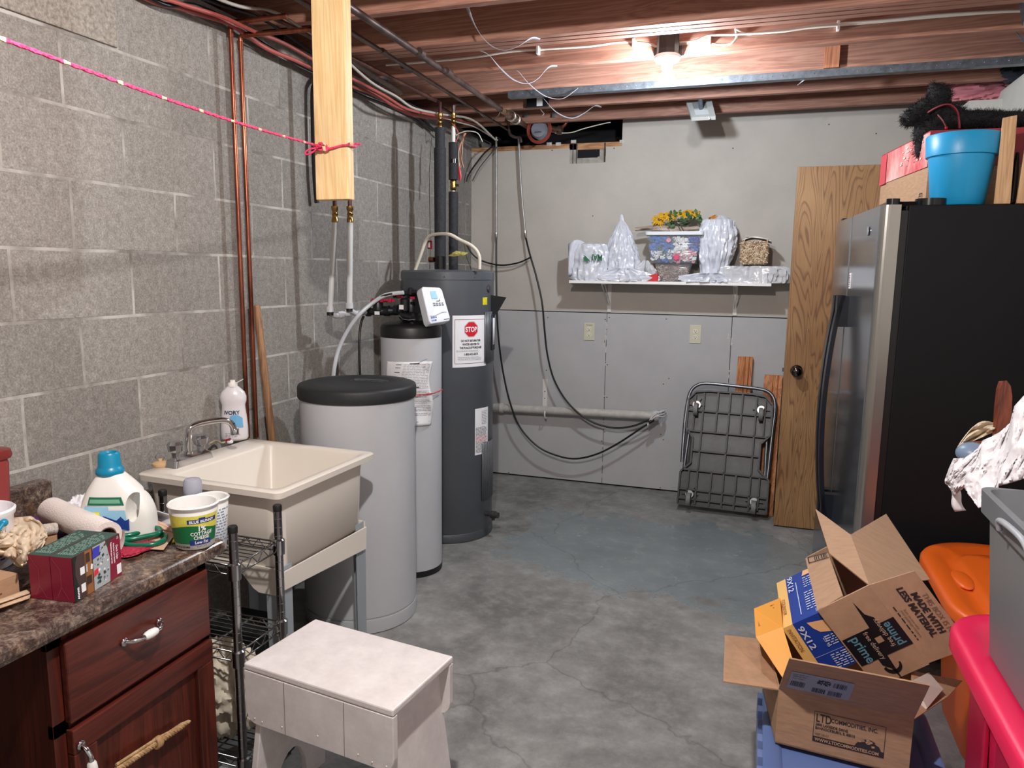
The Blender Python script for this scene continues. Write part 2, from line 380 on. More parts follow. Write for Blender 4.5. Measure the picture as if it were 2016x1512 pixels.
for px, py in ((1194, 640), (1193, 655), (1192, 668), (1190, 676), (1434, 662), (1441, 672)):
    q = P(px, py, 'y', BACK-.005); w.box((q.x-.006, BACK-.0055, q.z-.025), (q.x+.004, BACK-.004, q.z+.02), 3)
for px, py in ((1226, 278), (1100, 283), (1082, 283), (1130, 278)):       # torn gypsum edges at the top
    q = P(px, py, 'y', BACK); w.box((q.x-.02, BACK-.002, q.z-.012), (q.x+.015, BACK-.0003, q.z+.008), 3)
struct(w.build('wall_back', [M_dry, M_drylow, M_void, M_gyp, M_seam]))
# cut opening in the drywall: its patch board, stud edges and a dark sheet for the shade inside
t = thing('wall_opening', 'rough square hole cut in the back wall with a patch board behind it', 'opening', (.8, BACK, hz0))
m = MB()
for (a, b, c, d) in ((hx0-.003, hx0+.05, hz0, hz1), (hx0+.05, .875, hz0, hz0+.034), (.875, hx1, hz0, hz0+.04)):
    m.box((a, BACK+.002, c), (b, BACK+.012, d))
m.box((.885, BACK+.01, hz0+.04), (hx1-.012, BACK+.02, hz1)); m.build('patch_board', mat('old_drywall', (176, 170, 162), .9, var=.2, scale=20), t)
m = MB().box((hx0+.02, BACK-.001, hz0), (hx0+.024, BACK+.002, hz1)).box((hx0+.043, BACK-.001, hz0), (hx0+.047, BACK+.002, hz1)).box((hx1-.012, BACK-.0005, hz0+.004), (hx1-.002, BACK+.012, hz1))
m.build('stud_edge', mat('dark_stud', (74, 60, 54), .9), t)
MB().box((hx0+.05, BACK+.0122, hz0+.03), (hx1-.04, BACK+.0126, hz1)).build('hole_shade', mat('navy_black', (10, 12, 22), .9), t)  # thin dark sheet standing in for the shade inside the hole
# timber plate on top of the short drywall
p0 = MB().box((0, BACK+.002, zt1-.012), (xs, BACK+.09, zt1+.03)); o = p0.build('top_plate', wood_mat('plate_fir', (204, 160, 116), (150, 100, 66), 'X', 5, .7), None, .002)
tag(o, 'bare timber plate along the top of the back wall beside the hole', 'timber')
struct(MB().box((2.99, -3.2, 0), (3.10, 3.19, 2.345)).build('wall_right', mat('offwhite_wall', (206, 204, 198), .8, var=.05, scale=3)))
struct(MB().box((-.2, -3.3, 0), (4.2, -3.2, 2.6)).build('wall_added_front', mat('bounce_wall', (216, 214, 210), .85, var=.05, scale=2)))  # unseen wall, added to stop light leaks and bounce light back
struct(MB().box((3.1, 3.19, 0), (3.2, 3.9, 2.6)).build('wall_far_right', M_void))
struct(MB().box((-.3, -3.3, 2.6), (4.2, 3.95, 2.65)).build('ceiling', wood_mat('subfloor_boards', (112, 92, 96), (66, 52, 58), 'X', 4, .8)))
struct(MB().box((-.2, BACK+.4, 0), (3.2, BACK+.5, 2.6)).build('wall_dark_back', M_void))  # unseen dark backing, added to keep the gap above the wall dark
struct(MB().box((-.25, -3.2, 2.36), (-.16, 3.9, 2.6)).build('trim_1', M_void))
# ---------------------------------------------------------------- joists
jl = [(3.12, .38, 'last ceiling joist before the back wall, partly in shade'), (2.72, .38, 'ceiling joist just beyond the steel channel'), (2.315, .38, 'reddish ceiling joist carrying the steel channel under its edge'),
      (1.91, .38, 'ceiling joist with the bare bulb box fixed to its side'), (1.575, 0, 'farthest of the three joists laid side by side in front of the bulb'), (1.53, 0, 'middle of the three joists laid side by side in front of the bulb'),
      (1.484, 0, 'nearest of the three joists laid side by side in front of the bulb'), (1.08, 0, 'ceiling joist at the very top of the view, nearest the camera')]
for i, (y, _, lb) in enumerate(jl):
    o = MB().box((-.16, 0, 0), (4.1, .038, .24)).build('ceiling_joist', M_wood, None, .002); o.location = (0, y, ZB); tag(o, lb, 'joist', 'timber ceiling joists')
for y in (.68, .28, -.12, -.92, -1.72, -2.5):
    o = MB().box((-.16, 0, 0), (4.1, .038, .24)).build('ceiling_joist', M_wood, None); o.location = (0, y, ZB); tag(o, 'timber joist over the front of the room, out of the photo', 'joist', 'timber joists over the camera')
# blocking pieces
def block(p, q, y, lb):
    a = P(*p, 'y', y); b = P(*q, 'y', y); o = MB().box((a.x, y-.02, ZB+.002), (b.x, y, ZB+.2)).build('joist_block', wood_mat('blocking_fir', (186, 122, 88), (140, 82, 56), 'Z', 5, .65), None, .001); return tag(o, lb, 'timber')
block((1622, 120), (1652, 120), 2.313, 'short upright board nailed to the joist right of the bulb')
a = P(1622, 0, 'y', 1.482); b = P(1662, 0, 'y', 1.482)
tag(MB().box((a.x, 1.45, ZB+.03), (b.x, 1.482, ZB+.22)).build('joist_block', wood_mat('blocking_fir', 0, 0, 'Z')), 'short board on the nearest triple joist at the top edge', 'timber')
# steel channel under a joist
ch = MB().box((.62, 2.298, ZB-.034), (3.35, 2.302, ZB-.001)).box((.62, 2.302, ZB-.034), (3.35, 2.345, ZB-.031))
for k in range(60): x = .7+k*.045; ch.sphere((x, 2.298, ZB-.018), .0028, 6, 4, 1)
tag(ch.build('steel_channel', [M_steel, mat('bright_zinc', (190, 196, 204), .3, 1)]), 'long grey steel channel running along the underside of a joist', 'channel')
# ---------------------------------------------------------------- bare bulbs
def lamp(x, y, label, spec, back):
    t = thing('bare_bulb_light', label, 'light', (x, y, ZB), 'bare bulbs on porcelain holders')
    m = MB().lathe([(.046, -.012), (.046, .07)], (x, y, ZB), 8, 0, None, False); m.box((x-.06, y+.02, ZB-.006), (x-.045, y+.058, ZB+.03)).box((x+.045, y+.02, ZB-.006), (x+.06, y+.058, ZB+.03))
    m.build('junction_box', mat('dark_box', (34, 32, 34), .5), t)
    MB().lathe([(.052, 0), (.057, -.006), (.056, -.014), (.046, -.026), (.03, -.032), (.024, -.038), (.022, -.056), (.019, -.058)], (x, y, ZB-.012), 40, 0).build('lampholder', mat('porcelain', (232, 230, 226), .25), t)
    zc = ZB-.105; r = .031
    MB().lathe([(.016, .034), (.019, .028), (.022, .022)], (x, y, zc), 24, 0).build('bulb_cap', mat('white_glass', (235, 235, 235), .3), t)
    em = bpy.data.materials.new('glowing_glass'); em.use_nodes = True; b = em.node_tree.nodes['Principled BSDF']
    b.inputs['Base Color'].default_value = (.9, .9, .9, 1); b.inputs['Emission Color'].default_value = spec[1]+(1,); b.inputs['Emission Strength'].default_value = spec[0]
    MB().sphere((x, y, zc), (r, r, r*1.02), 32, 18).build('globe', em, t)
lamp(1.488, 1.853, 'lit bare bulb in a white porcelain holder under the joists', BULB_BACK, 1)
lamp(*FRONT_BULB_AT, 'second bare bulb over the near part of the room, above the camera view', BULB_FRONT, 0)
# ---------------------------------------------------------------- cables on the joists
M_romex = mat('white_cable', (214, 208, 196), .45)
def cable(name, lb, pts, r, m, cat='cable', group=None, n=6, parent=None, seg=8):
    o = MB().tube(spline(pts, n), r, seg).build(name, m, parent)
    if parent is None: tag(o, lb, cat, group)
    return o
YJ = 1.895
c1 = cable('electric_cable', 'white cable clipped along the joist left of the bulb', [P(x, y, 'y', YJ) for x, y in ((760, 128), (860, 120), (940, 112), (1000, 102), (1058, 98), (1100, 95), (1150, 92), (1185, 88), (1215, 83.5), (1250, 83), (1280, 87), (1294, 93))], .0055, M_romex)
c2 = cable('electric_cable', 'white cable looping from the bulb box along the joist to the right wall', [P(x, y, 'y', YJ) for x, y in ((1338, 88), (1360, 84), (1390, 85), (1420, 88), (1440, 85), (1450, 74), (1449, 60))]+[P(x, y, 'y', YJ-.01) for x, y in ((1449, 58), (1470, 67), (1500, 63), (1560, 57), (1600, 51), (1650, 47), (1760, 38), (1840, 30), (1940, 24), (2016, 21))], .0055, M_romex)
c3 = cable('electric_cable', 'second white cable twisted beside the first, right of the bulb', [P(x, y, 'y', YJ-.012) for x, y in ((1338, 84), (1370, 80), (1395, 70), (1440, 68), (1480, 66), (1540, 62), (1590, 55), (1650, 50))]+[P(x, y, 'y', YJ+.0) for x, y in ((1740, 42), (1830, 34), (1960, 24), (2016, 22))], .005, M_romex)
M_clip = mat('white_clip', (226, 224, 220), .5)
for px, py, par in ((1058, 97, c1), (1247, 83, c1), (1397, 78, c2), (1651, 48, c2)):
    q = P(px, py, 'y', YJ-.012); MB().box((q.x-.006, q.y-.004, q.z-.02), (q.x+.006, YJ+.014, q.z+.016)).build('cable_clip', M_clip, par, .002)
# flat straps hanging in loops
M_strap = mat('pale_flat_strap', (150, 150, 156), .5)
def strap(lb, pts, ya, yb):
    n = len(pts); w3 = spline([P(x, y, 'y', ya+(yb-ya)*i/(n-1)) for i, (x, y) in enumerate(pts)], 8)
    k = len(w3); V = []; F = []
    for i, q in enumerate(w3):
        s = i/(k-1); d = (w3[min(i+1, k-1)]-w3[max(i-1, 0)]).normalized(); side = d.cross(Vector((0, 0, 1))).normalized(); a = .7*math.sin(s*PI*1.3+.2)
        wd = (side*math.cos(a)+d.cross(side)*math.sin(a))*.0095*min(1, .35+4*s, .35+4*(1-s)); V += [q-wd, q+wd]
    F = [(2*i, 2*i+1, 2*i+3, 2*i+2) for i in range(k-1)]
    tag(MB().add(V, F, 0, True).build('hanging_strap', M_strap, None, 0, None, .0016), lb, 'strap', 'flat grey straps slung between the joists')
strap('grey strap loop at the very top edge, nearest the camera', [(868, -8), (900, 8), (945, 11), (985, 4), (1006, -4)], 1.1, 1.3)
strap('grey strap falling from the top edge to the triple joists', [(917, -4), (922, 20), (938, 56), (962, 86), (990, 98), (1018, 92), (1045, 76), (1063, 77)], 1.12, 1.48)
strap('grey strap looping just under the triple joists', [(944, 100), (962, 108), (985, 134), (1010, 156), (1036, 164), (1058, 155), (1080, 133), (1097, 130)], 1.62, 1.9)
strap('grey strap looping down past the steel channel', [(1003, 134), (1020, 141), (1042, 165), (1072, 188), (1100, 195), (1118, 189), (1138, 174)], 1.95, 2.29)
strap('lowest grey strap, looping beside the water meter', [(1051, 178), (1070, 194), (1095, 220), (1125, 232), (1150, 222), (1170, 209), (1184, 211)], 2.35, 2.71)
strap('short grey strap dangling from the joist right of the bulb', [(1570, 168), (1588, 152), (1598, 143)], 2.35, 2.33)
# ---------------------------------------------------------------- pipes under the ceiling
def pipe(lb, pts, r, m=M_pipe, couplings=(), group=None, name='ceiling_pipe'):
    t = MB().tube(pts, r, 14)
    for q, d in couplings:
        q = Vector(q); t.tube([q-Vector(d)*.5, q+Vector(d)*.5], r*1.28, 14)
    return tag(t.build(name, m), lb, 'pipe', group)
def Z(px, py, z): return P(px, py, 'z', z)
d1 = Z(1000, 225, 2.315); e1 = Z(705, 25, 2.315); dirn = (d1-e1).normalized()
pipe('thick pipe running under the joists towards the water meter', [e1-dirn*1.6, e1, d1], .0135, M_pipe, [(Z(882, 142, 2.315), dirn*.05), (Z(828, 104, 2.315), dirn*.035)])
d2 = Z(916, 203, 2.315); e2 = Z(705, 72, 2.315); dr2 = (d2-e2).normalized()
zz = P(885, 209, 'y', 2.31).z
pipe('middle ceiling pipe bending down to the right insulated riser', [e2-dr2*1.4, e2, d2, Vector((.318, 2.31, d2.z)), Vector((.309, 2.31, d2.z-.01)), Vector((.309, 2.31, 2.19))], .0095, M_pipe, [(Z(800, 135, 2.315), dr2*.07), (Z(755, 102, 2.315), dr2*.03)])
e3 = Z(705, 120, 2.315); d3 = P(858, 198, 'y', 2.15)
pipe('left ceiling pipe bending down to the thick insulated riser', [e3+(e3-d3)*.9, e3, d3, Vector((.302, 2.15, d3.z-.012)), Vector((.302, 2.15, d3.z-.1))], .0095, mat('brown_copper', (128, 88, 78), .4, .7, c2=(70, 48, 46), scale=12), [(P(828, 183, 'y', 2.02), (d3-e3).normalized()*.05), (P(844, 191, 'y', 2.09), (d3-e3).normalized()*.03)])
pipe('thin pipe running to the corner above the wall conduits', [Z(862, 208, 2.34), Z(905, 232, 2.34), Z(985, 275, 2.34)], .007)
pipe('second thin pipe above the water meter feed', [Z(915, 203, 2.33), Z(975, 240, 2.33), Z(1004, 258, 2.33)], .007)
pipe('grey drain stub pointing at the joists behind the timber board', [Z(680, 110, 2.33), Z(735, 150, 2.33), Z(789, 183, 2.33)], .011, mat('grey_stub', (150, 144, 136), .6, var=.2, scale=20))
t = MB().tube([Z(730, 160, 2.35), Z(765, 160, 2.35)], .02, 4); tag(t.build('metal_plate', M_steel), 'small grey metal plate beside the drain stub', 'plate')
# copper drops on the block wall
XW = .045
def drop(lb, top, bot, ex, hz):
    a = P(*top, 'x', XW); b = P(*bot, 'x', XW); b = Vector((XW, b.y, b.z)); a = Vector((XW, (a.y+b.y)/2, a.z)); b.y = a.y
    el = [Vector((XW, a.y, a.z-.03)), Vector((XW, a.y, a.z-.008)), Vector((XW+.008, a.y, a.z)), Vector((XW+.03, a.y, a.z))]
    e = P(*ex, 'z', a.z); pts = [b, b+(el[0]-b)*.5]+el+[Vector((e.x, a.y+(e.y-a.y)*.25, a.z))]
    m = MB().tube(pts, .0088, 14); m.tube([a+Vector((0, 0, -.05)), a+Vector((0, 0, -.02))], .0108, 14); m.tube([a+Vector((.02, 0, 0)), a+Vector((.045, 0, 0))], .0108, 14)
    return tag(m.build('copper_pipe', M_copper), lb, 'pipe', 'copper drops on the block wall')
drop('left of the two copper pipes running down the block wall', (453, 45), (488, 862), (560, 28), 0)
drop('right of the two copper pipes on the block wall, with the lower bend', (476, 72), (502, 862), (640, 62), 0)
# cables slung along the top of the block wall
M_red = mat('red_cable', (170, 84, 76), .5); M_bk = M_rubber; M_gw = mat('grey_white_cable', (168, 160, 150), .5)
def wallcable(lb, pts, r, m, x0=.05, x1=.05):
    n = len(pts); return cable('wall_cable', lb, [P(a, b, 'x', x0+(x1-x0)*i/(n-1)) for i, (a, b) in enumerate(pts)], r, m, 'cable', 'cables slung along the top of the block wall')
wallcable('red cable sagging along the top of the block wall, lowest', [(270, -12), (310, 6), (350, 14), (400, 30), (450, 46), (490, 72), (530, 98), (580, 118), (628, 141), (690, 168), (740, 188), (800, 222), (850, 232), (905, 233)], .009, M_red, .03, .12)
wallcable('red cable just above the lowest one on the block wall', [(300, -10), (370, 12), (440, 34), (500, 62), (560, 86), (625, 122), (700, 158), (760, 190), (800, 214), (850, 226), (900, 236), (940, 245)], .007, M_red, .08, .2)
wallcable('black cable along the top of the block wall', [(285, -10), (330, 10), (380, 10), (450, 40), (520, 88), (600, 132), (705, 178), (760, 200), (800, 216), (845, 250)], .008, M_bk, .05, .05)
wallcable('second black cable ending behind the thick insulated riser', [(380, -10), (440, 12), (520, 40), (625, 110), (705, 172), (750, 186), (790, 204), (830, 232), (866, 268)], .006, M_bk, .1, .05)
wallcable('thin black cable under the others at the wall top', [(640, 150), (705, 184), (760, 206), (810, 230), (852, 258)], .005, M_bk, .02, .02)
wallcable('grey cable crossing above the cable bundle near the timber board', [(400, -14), (470, 12), (540, 24), (600, 60), (660, 100), (728, 160), (780, 190), (815, 213), (870, 225), (930, 236), (975, 275)], .006, M_gw, .18, .3)
wallcable('pale cable passing from the cable bundle to the corner', [(862, 228), (900, 240), (935, 250), (965, 268), (980, 276)], .004, M_gw, .2, .3)
cable('small_wire', 'thin white wire arching near the second riser', [Vector((P(896, 240, 'y', 2.5).x, 2.5, 2.35))]+[P(x, y, 'y', 2.5) for x, y in ((896, 262), (905, 262), (920, 258), (940, 262), (950, 279))], .003, M_romex)
wr = thing('wire_bundle', 'bunch of loose coloured wires hanging beside the second riser', 'wires', P(906, 300, 'y', 2.4))
for i, (c, dx) in enumerate((((200, 92, 70), 0), ((214, 196, 176), 3), ((190, 120, 86), 6), ((60, 56, 54), 8), ((208, 160, 130), 10))):
    cable('wire', '', [P(x, y, 'y', 2.4) for x, y in ((918-dx*.4, 262), (908+dx*.3, 280), (900+dx, 300), (902+dx*.7, 325-dx), (903+dx, 330))], .0022, mat('wire_%d' % c[0], c, .5), parent=wr, seg=6)
MB().tube([P(903, 330, 'y', 2.39), P(906, 348, 'y', 2.39), P(905, 356, 'y', 2.39)], [.008, .009, .005], 8, flat=(1, .5)).build('valve_handle', mat('red_handle', (190, 30, 44), .4), wr)
cable('small_wire', 'thin red wire curving from the riser fitting', [P(x, y, 'y', 2.28) for x, y in ((890, 243), (900, 256), (902, 268), (897, 280))], .003, M_red)
# ---------------------------------------------------------------- water meter group
YM = 3.2
t = thing('water_meter', 'round grey water meter wound with red wire beneath the joists', 'meter', P(1062, 256, 'y', YM))
cm = P(1062, 256, 'y', YM-.03)
Rm = Matrix.Translation(cm) @ Matrix.Rotation(PI/2, 4, 'X')
MB().lathe([(.055, -.05), (.055, .01), (.047, .018), (.046, .024), (0, .026)], (0, 0, 0), 36, 0, Rm).build('dial_cover', mat('meter_grey', (128, 130, 142), .4), t)
m = MB()
for k in range(7):
    rr = .066+.005*(k % 4); m.tube([cm+Vector((math.cos(a)*rr+.002*math.sin(k), -.002*k-.004, math.sin(a)*rr*1.03)) for a in [2*PI*i/40 for i in range(40)]], .0022, 6, closed=True)
m.build('wire_coil', mat('red_brown_wire', (150, 66, 52), .45), t)
M_oldb = mat('tarnished_brass', (150, 120, 96), .42, .8, c2=(84, 66, 56), scale=30)
a = P(1035, 246, 'y', YM); b = P(1098, 256, 'y', YM)
MB().tube([a, a+(b-a)*.5, b], .02, 12).tube([b, b+Vector((.03, 0, -.004))], .028, 8).build('meter_body', M_oldb, t)
m = MB().box(cm+Vector((-.024, -.0275, -.02)), cm+Vector((.02, -.026, -.014)))
m.build('dial_slot', mat('slot_dark', (70, 70, 78), .6), t)
cable('copper_bend', 'copper bend leaving the right side of the water meter', [P(x, y, 'y', YM) for x, y in ((1098, 254), (1106, 250), (1114, 242), (1116, 228))], .011, M_copper, 'pipe')
# corroded fittings before the meter
s0 = Z(1000, 225, 2.315); s1 = P(1036, 248, 'y', YM)
t = thing('brass_fittings', 'corroded brass fittings joining the thick pipe to the water meter', 'fitting', s0)
dd = (s1-s0)
MB().tube([s0-dd*.22, s0-dd*.1, s0-dd*.1, s0+dd*.05], [.016, .016, .021, .021], 12).tube([s0+dd*.1, s0+dd*.3], .026, 8).build('coupling', M_oldb, t)
MB().tube([s0+dd*.28, s0+dd*.6], .022, 12).tube([s0+dd*.62, s0+dd*1.0], .016, 12).build('nut', M_oldb, t)
m = MB()
for k in (.12, .16, .36, .4):
    c = s0+dd*k; n = dd.normalized(); u = n.orthogonal().normalized(); v = n.cross(u)
    m.tube([c+(u*math.cos(a)+v*math.sin(a))*.028 for a in [2*PI*i/20 for i in range(20)]], .002, 6, closed=True)
m.build('tie_wire', mat('bright_wire', (200, 196, 190), .35, .8), t)
cable('copper_bend', 'brown copper bend dropping under the brass fittings', [P(x, y, 'y', 3.1) for x, y in ((1001, 232), (1001, 250), (1004, 264), (1014, 270), (1024, 271), (1026, 280))], .009, M_pipe, 'pipe')
cable('small_wire', 'thin grey wire looping beneath the fittings', [P(x, y, 'y', 2.8) for x, y in ((946, 225), (958, 233), (972, 234), (982, 226), (985, 218))], .0025, M_gw)
# transformer, clamps, closet light
t = thing('transformer', 'small black box with a white sticker fixed to a joist', 'box', P(1066, 200, 'y', 2.72))
q = P(1066, 200, 'y', 2.72); MB().box((q.x-.08, 2.69, ZB+.0), (q.x+.045, 2.718, ZB+.05)).build('case', M_black, t, .003)
MB().box((q.x-.018, 2.686, q.z-.03), (q.x+.015, 2.69, q.z+.03)).build('sticker', M_paper, t)
for px, lb in ((1036, 'left of two small grey clamps above the water meter'), (1091, 'right of two small grey clamps above the water meter')):
    q = P(px, 225, 'y', 3.1); tag(MB().box((q.x-.01, 3.09, q.z-.014), (q.x+.01, 3.1, q.z+.016)).box((q.x-.01, 3.085, q.z-.018), (q.x+.01, 3.1, q.z-.012)).build('pipe_clamp', mat('clamp_grey', (140, 146, 152), .4, .6), None, .001), lb, 'clamp', 'small grey clamps on the joist')
t = thing('closet_light', 'square grey push light hanging under the joists near the door', 'light', P(1380, 215, 'y', 2.75))
A, B, Cc, D = [P(x, y, 'y', yy) for x, y, yy in ((1351, 200, 2.9), (1401, 197, 2.9), (1409, 229, 2.76), (1361, 231, 2.76))]
m = MB().panel([D, Cc, B, A], .02); m.build('frame', mat('greyed_plastic', (176, 178, 176), .5), t, .002)
f = quadf(D, Cc, B, A, 1, 1, .002); m = MB(); rect(m, f, .2, .5, .75, .88); m.build('lens', mat('lens_grey', (140, 144, 146), .25), t)
m = MB(); rect(m, f, .2, .12, .75, .42); m.build('push_plate', mat('plate_pale', (200, 204, 208), .35), t)
MB().tube([f(.5, .5)+Vector((0, 0, .0)), Vector((f(.5, .5).x, 2.74, ZB+.01))], .012, 8).build('mount', M_steel, t)
MB().tube([f(.7, -.04), f(.72, -.14)], .004, 8).build('pull', M_clip, t)
cable('small_wire', 'thin pale wire running from the meter to a nail in the joist', [P(x, y, 'y', 3.2) for x, y in ((1093, 262), (1124, 261), (1150, 253), (1190, 243), (1202, 241))], .003, M_romex)
cable('small_wire', 'short thin wire under the black transformer box', [P(1062, 196, 'y', 2.755)]+[P(x, y, 'y', 2.76) for x, y in ((1062, 208), (1066, 218), (1071, 224), (1067, 228))], .002, M_gw)
# ---------------------------------------------------------------- timber board hanging from the joists, with the clothesline
YP = .722; xa, xb = P(622, 392, 'y', YP).x, P(686, 393, 'y', YP).x; zb_ = P(650, 393, 'y', YP).z
t = tag(MB().box((xa, YP, zb_), (xb, YP+.04, 2.56)).build('timber_board', wood_mat('yellow_pine', (238, 208, 158), (220, 180, 124), 'Z', 5, .55), None, .003), 'pale pine board hanging from the joists with a pink rope tied round it', 'board')
def rope_mat():
    g = G('pink_rope'); tc = g.n('TexCoord'); sep = g.n('SeparateXYZ'); g.l(tc.outputs['Object'], sep.inputs[0])
    k = g.math('ADD', g.math('MULTIPLY', sep.outputs['X'], 60), g.math('MULTIPLY', sep.outputs['Y'], 55)); s_ = g.math('SINE', k)
    vo = g.n('TexVoronoi', Scale=130.0); g.l(tc.outputs['Object'], vo.inputs['Vector'])
    c = g.ramp(vo.outputs['Distance'], [(.0, col((60, 20, 40))), (.22, col((214, 40, 92))), (.6, col((238, 70, 116)))])
    c = g.mix(g.math('MULTIPLY', g.math('GREATER_THAN', s_, .93), .8), c, col((240, 214, 170)))
    g.l(c, g.b.inputs['Base Color']); g.b.inputs['Roughness'].default_value = .7; g.bump(vo.outputs['Distance'], .6, .004); return g.m
MR = rope_mat(); kn = P(634, 289, 'y', YP-.014)
t = thing('clothesline', 'pink rope stretched across the room and knotted round the board', 'rope', kn)
far = Q(-40, 60, 1.15); N = 120; u = []
L = [kn+(far-kn)*(i/N)+Vector((0, 0, -.012*math.sin(PI*i/N))) for i in range(N+1)]
m = MB()
for ph in (0, PI):
    m.tube([q+Vector((0, math.cos(ph+i*1.1)*.0012, math.sin(ph+i*1.1)*.0016)) for i, q in enumerate(L)], .0028, 8)
m.build('line', MR, t)
m = MB()
for k in range(4):
    m.tube([kn+Vector((math.cos(a)*.012*(1+.2*k), -.002+.006*math.sin(a*2+k), math.sin(a)*.011)) for a in [2*PI*i/14+k for i in range(14)]], .0032, 7, closed=True)
m.tube(spline([kn, P(622, 296, 'y', YP-.014), P(605, 304, 'y', YP-.02), P(602, 299, 'y', YP-.02), P(612, 293, 'y', YP-.02), P(628, 291, 'y', YP-.014)], 5), .0032, 7)
m.tube(spline([kn, P(640, 296, 'y', YP-.018), P(648, 293, 'y', YP-.016)], 5), .003, 7)
m.build('knot', MR, t)
zr = P(697, 284, 'y', YP).z
MB().tube(spline([kn, P(650, 292, 'y', YP-.01), P(670, 287, 'y', YP-.007), P(684, 285, 'y', YP-.008), Vector((xb+.006, YP-.005, zr)), Vector((xb+.018, YP-.01, zr+.001)), P(710, 284, 'y', YP-.015)], 5), .0034, 7).tube(spline([Vector((xb+.006, YP-.005, zr)), Vector((xb+.005, YP+.02, zr-.002)), Vector((xb+.003, YP+.046, zr)), Vector(((xa+xb)/2, YP+.047, zr)), Vector((xa-.005, YP+.046, zr)), Vector((xa-.006, YP, zr+.002)), kn], 4), .0034, 7).build('wrap', MR, t)
# lighter blocks standing a little proud in the top course
m = MB()
for y0_, y1_ in ((-1.22, -.812), (-.81, -.408), (-.404, -.002), (.003, .398)): m.box((0, y0_, 2.096), (.009, y1_, 2.292))
struct(m.build('trim_3', mat('pale_concrete_block', (176, 168, 158), .95, c2=(128, 120, 112), scale=90, bump=.5, bscale=150, spec=.2), None, .002))
# ================================================================ water heater
hc = Vector((.329, 2.187, 0)); HR = .247
def cyl(c, r):
    """u = angle*r measured from -y towards +x, v = height"""
    return lambda u, v: Vector((c[0]+r*math.sin(u/r), c[1]-r*math.cos(u/r), v))
t = thing('water_heater', 'tall dark grey electric water heater with a red STOP notice on its side', 'water heater', hc)
M_heater = mat('slate_enamel', (92, 96, 102), .32, .25, var=.06, scale=3)
MB().lathe([(HR-.004, .012), (HR, .02), (HR, 1.392)], hc, 72, 0).build('tank_jacket', M_heater, t)
m = MB().lathe([(HR, 1.39), (HR+.003, 1.39), (HR+.003, 1.427), (HR-.008, 1.436), (0, 1.44)], hc, 72, 0)
for a in (-.9, -.25, .35, 1.0): q = cyl(hc, HR+.003)(a*HR, 1.405); m.sphere(q, .004, 8, 6)
m.build('top_cap', M_heater, t)
m = MB().lathe([(HR-.01, 0), (HR+.003, .004), (HR+.003, .045), (HR, .048)], hc, 72, 0)
for a in (-.1, .55): q = cyl(hc, HR+.003)(a*HR, .025); m.sphere(q, .003, 8, 6, 1)
m.build('base_ring', [mat('slate_dark', (70, 74, 80), .4), M_chrome], t)
f = cyl(hc, HR+.0012)
def wrap(mb, c, r, a0, a1, z0, z1, mi=0, n=14, rt=0):
    g = cyl(c, r); 
    for i in range(n): u0 = a0+(a1-a0)*i/n; u1 = a0+(a1-a0)*(i+1)/n; mb.add([g(u0*r, z0), g(u1*r, z0), g(u1*r, z1), g(u0*r, z1)], [(0, 1, 2, 3)], mi, True)
    return mb
def ang(px, r=HR, c=hc):
    """angle on the near side of a cylinder seen at this column"""
    best = None
    for k in range(-60, 110):
        a = math.radians(k); q = Vector((c[0]+r*math.sin(a), c[1]-r*math.cos(a), 1.1))-CAM
        x = 1008+FPX*q.dot(CR)/q.dot(CF)
        if best is None or abs(x-px) < best[0]: best = (abs(x-px), a)
    return best[1]
a0, a1 = ang(890), ang(956.5)
z0, z1 = .944, 1.21; wl = (a1-a0)*HR
m = wrap(MB(), hc, HR+.0008, a0, a1, z0, z1, 0)
g = lambda u, v: cyl(hc, HR+.0016)(a0*HR+u, z0+v)
red = 1; th = .0022
for (u0, v0, u1, v1) in ((.012, .018, wl-.012, .018+th), (.012, .236-th+.01, wl-.012, .246), (.012, .018, .012+th, .246), (wl-.012-th, .018, wl-.012, .246)):
    for i in range(8): poly(m, g, [(u0+(u1-u0)*i/8, v0), (u0+(u1-u0)*(i+1)/8, v0), (u0+(u1-u0)*(i+1)/8, v1), (u0+(u1-u0)*i/8, v1)], 1)
cx, cy, ro = wl/2, .195, .04
oc = lambda r: [(cx+r*math.cos(PI/8+k*PI/4), cy+r*math.sin(PI/8+k*PI/4)) for k in range(8)]
g2 = lambda u, v: cyl(hc, HR+.0020)(a0*HR+u, z0+v); g3 = lambda u, v: cyl(hc, HR+.0024)(a0*HR+u, z0+v)
def octo(fn, r, mi, n=18):
    ap_ = r*math.cos(PI/8); hh_ = lambda u: ap_ if abs(u) <= ap_*math.tan(PI/8) else ap_-(abs(u)-ap_*math.tan(PI/8))
    for i in range(n): u0 = -ap_+2*ap_*i/n; u1 = -ap_+2*ap_*(i+1)/n; poly(m, fn, [(cx+u0, cy-hh_(u0)), (cx+u1, cy-hh_(u1)), (cx+u1, cy+hh_(u1)), (cx+u0, cy+hh_(u0))], mi)
octo(g, ro+.003, 1); octo(g2, ro+.0015, 0); octo(g3, ro, 2)
g4 = lambda u, v: cyl(hc, HR+.0029)(a0*HR+u, z0+v)
def tx(s_, size, u, v, mi, al='CENTER', sx=1, bold=0, gg=None): m.text(s_, size, lambda a, b: (gg or g2)(u+a, v+b), mi, al, sx, bold)
tx('STOP', .036, cx, cy-.0125, 0, sx=.78, bold=.0009, gg=g4)
tx('DO NOT RETURN THIS', .0155, cx, .131, 3, sx=.72, bold=.0005); tx('WATER HEATER TO', .0155, cx, .113, 3, sx=.72, bold=.0005); tx('THE PLACE OF PURCHASE', .0155, cx, .095, 3, sx=.72, bold=.0005)
tx('1-800-432-8373', .0165, cx, .061, 3, sx=.8, bold=.0004)
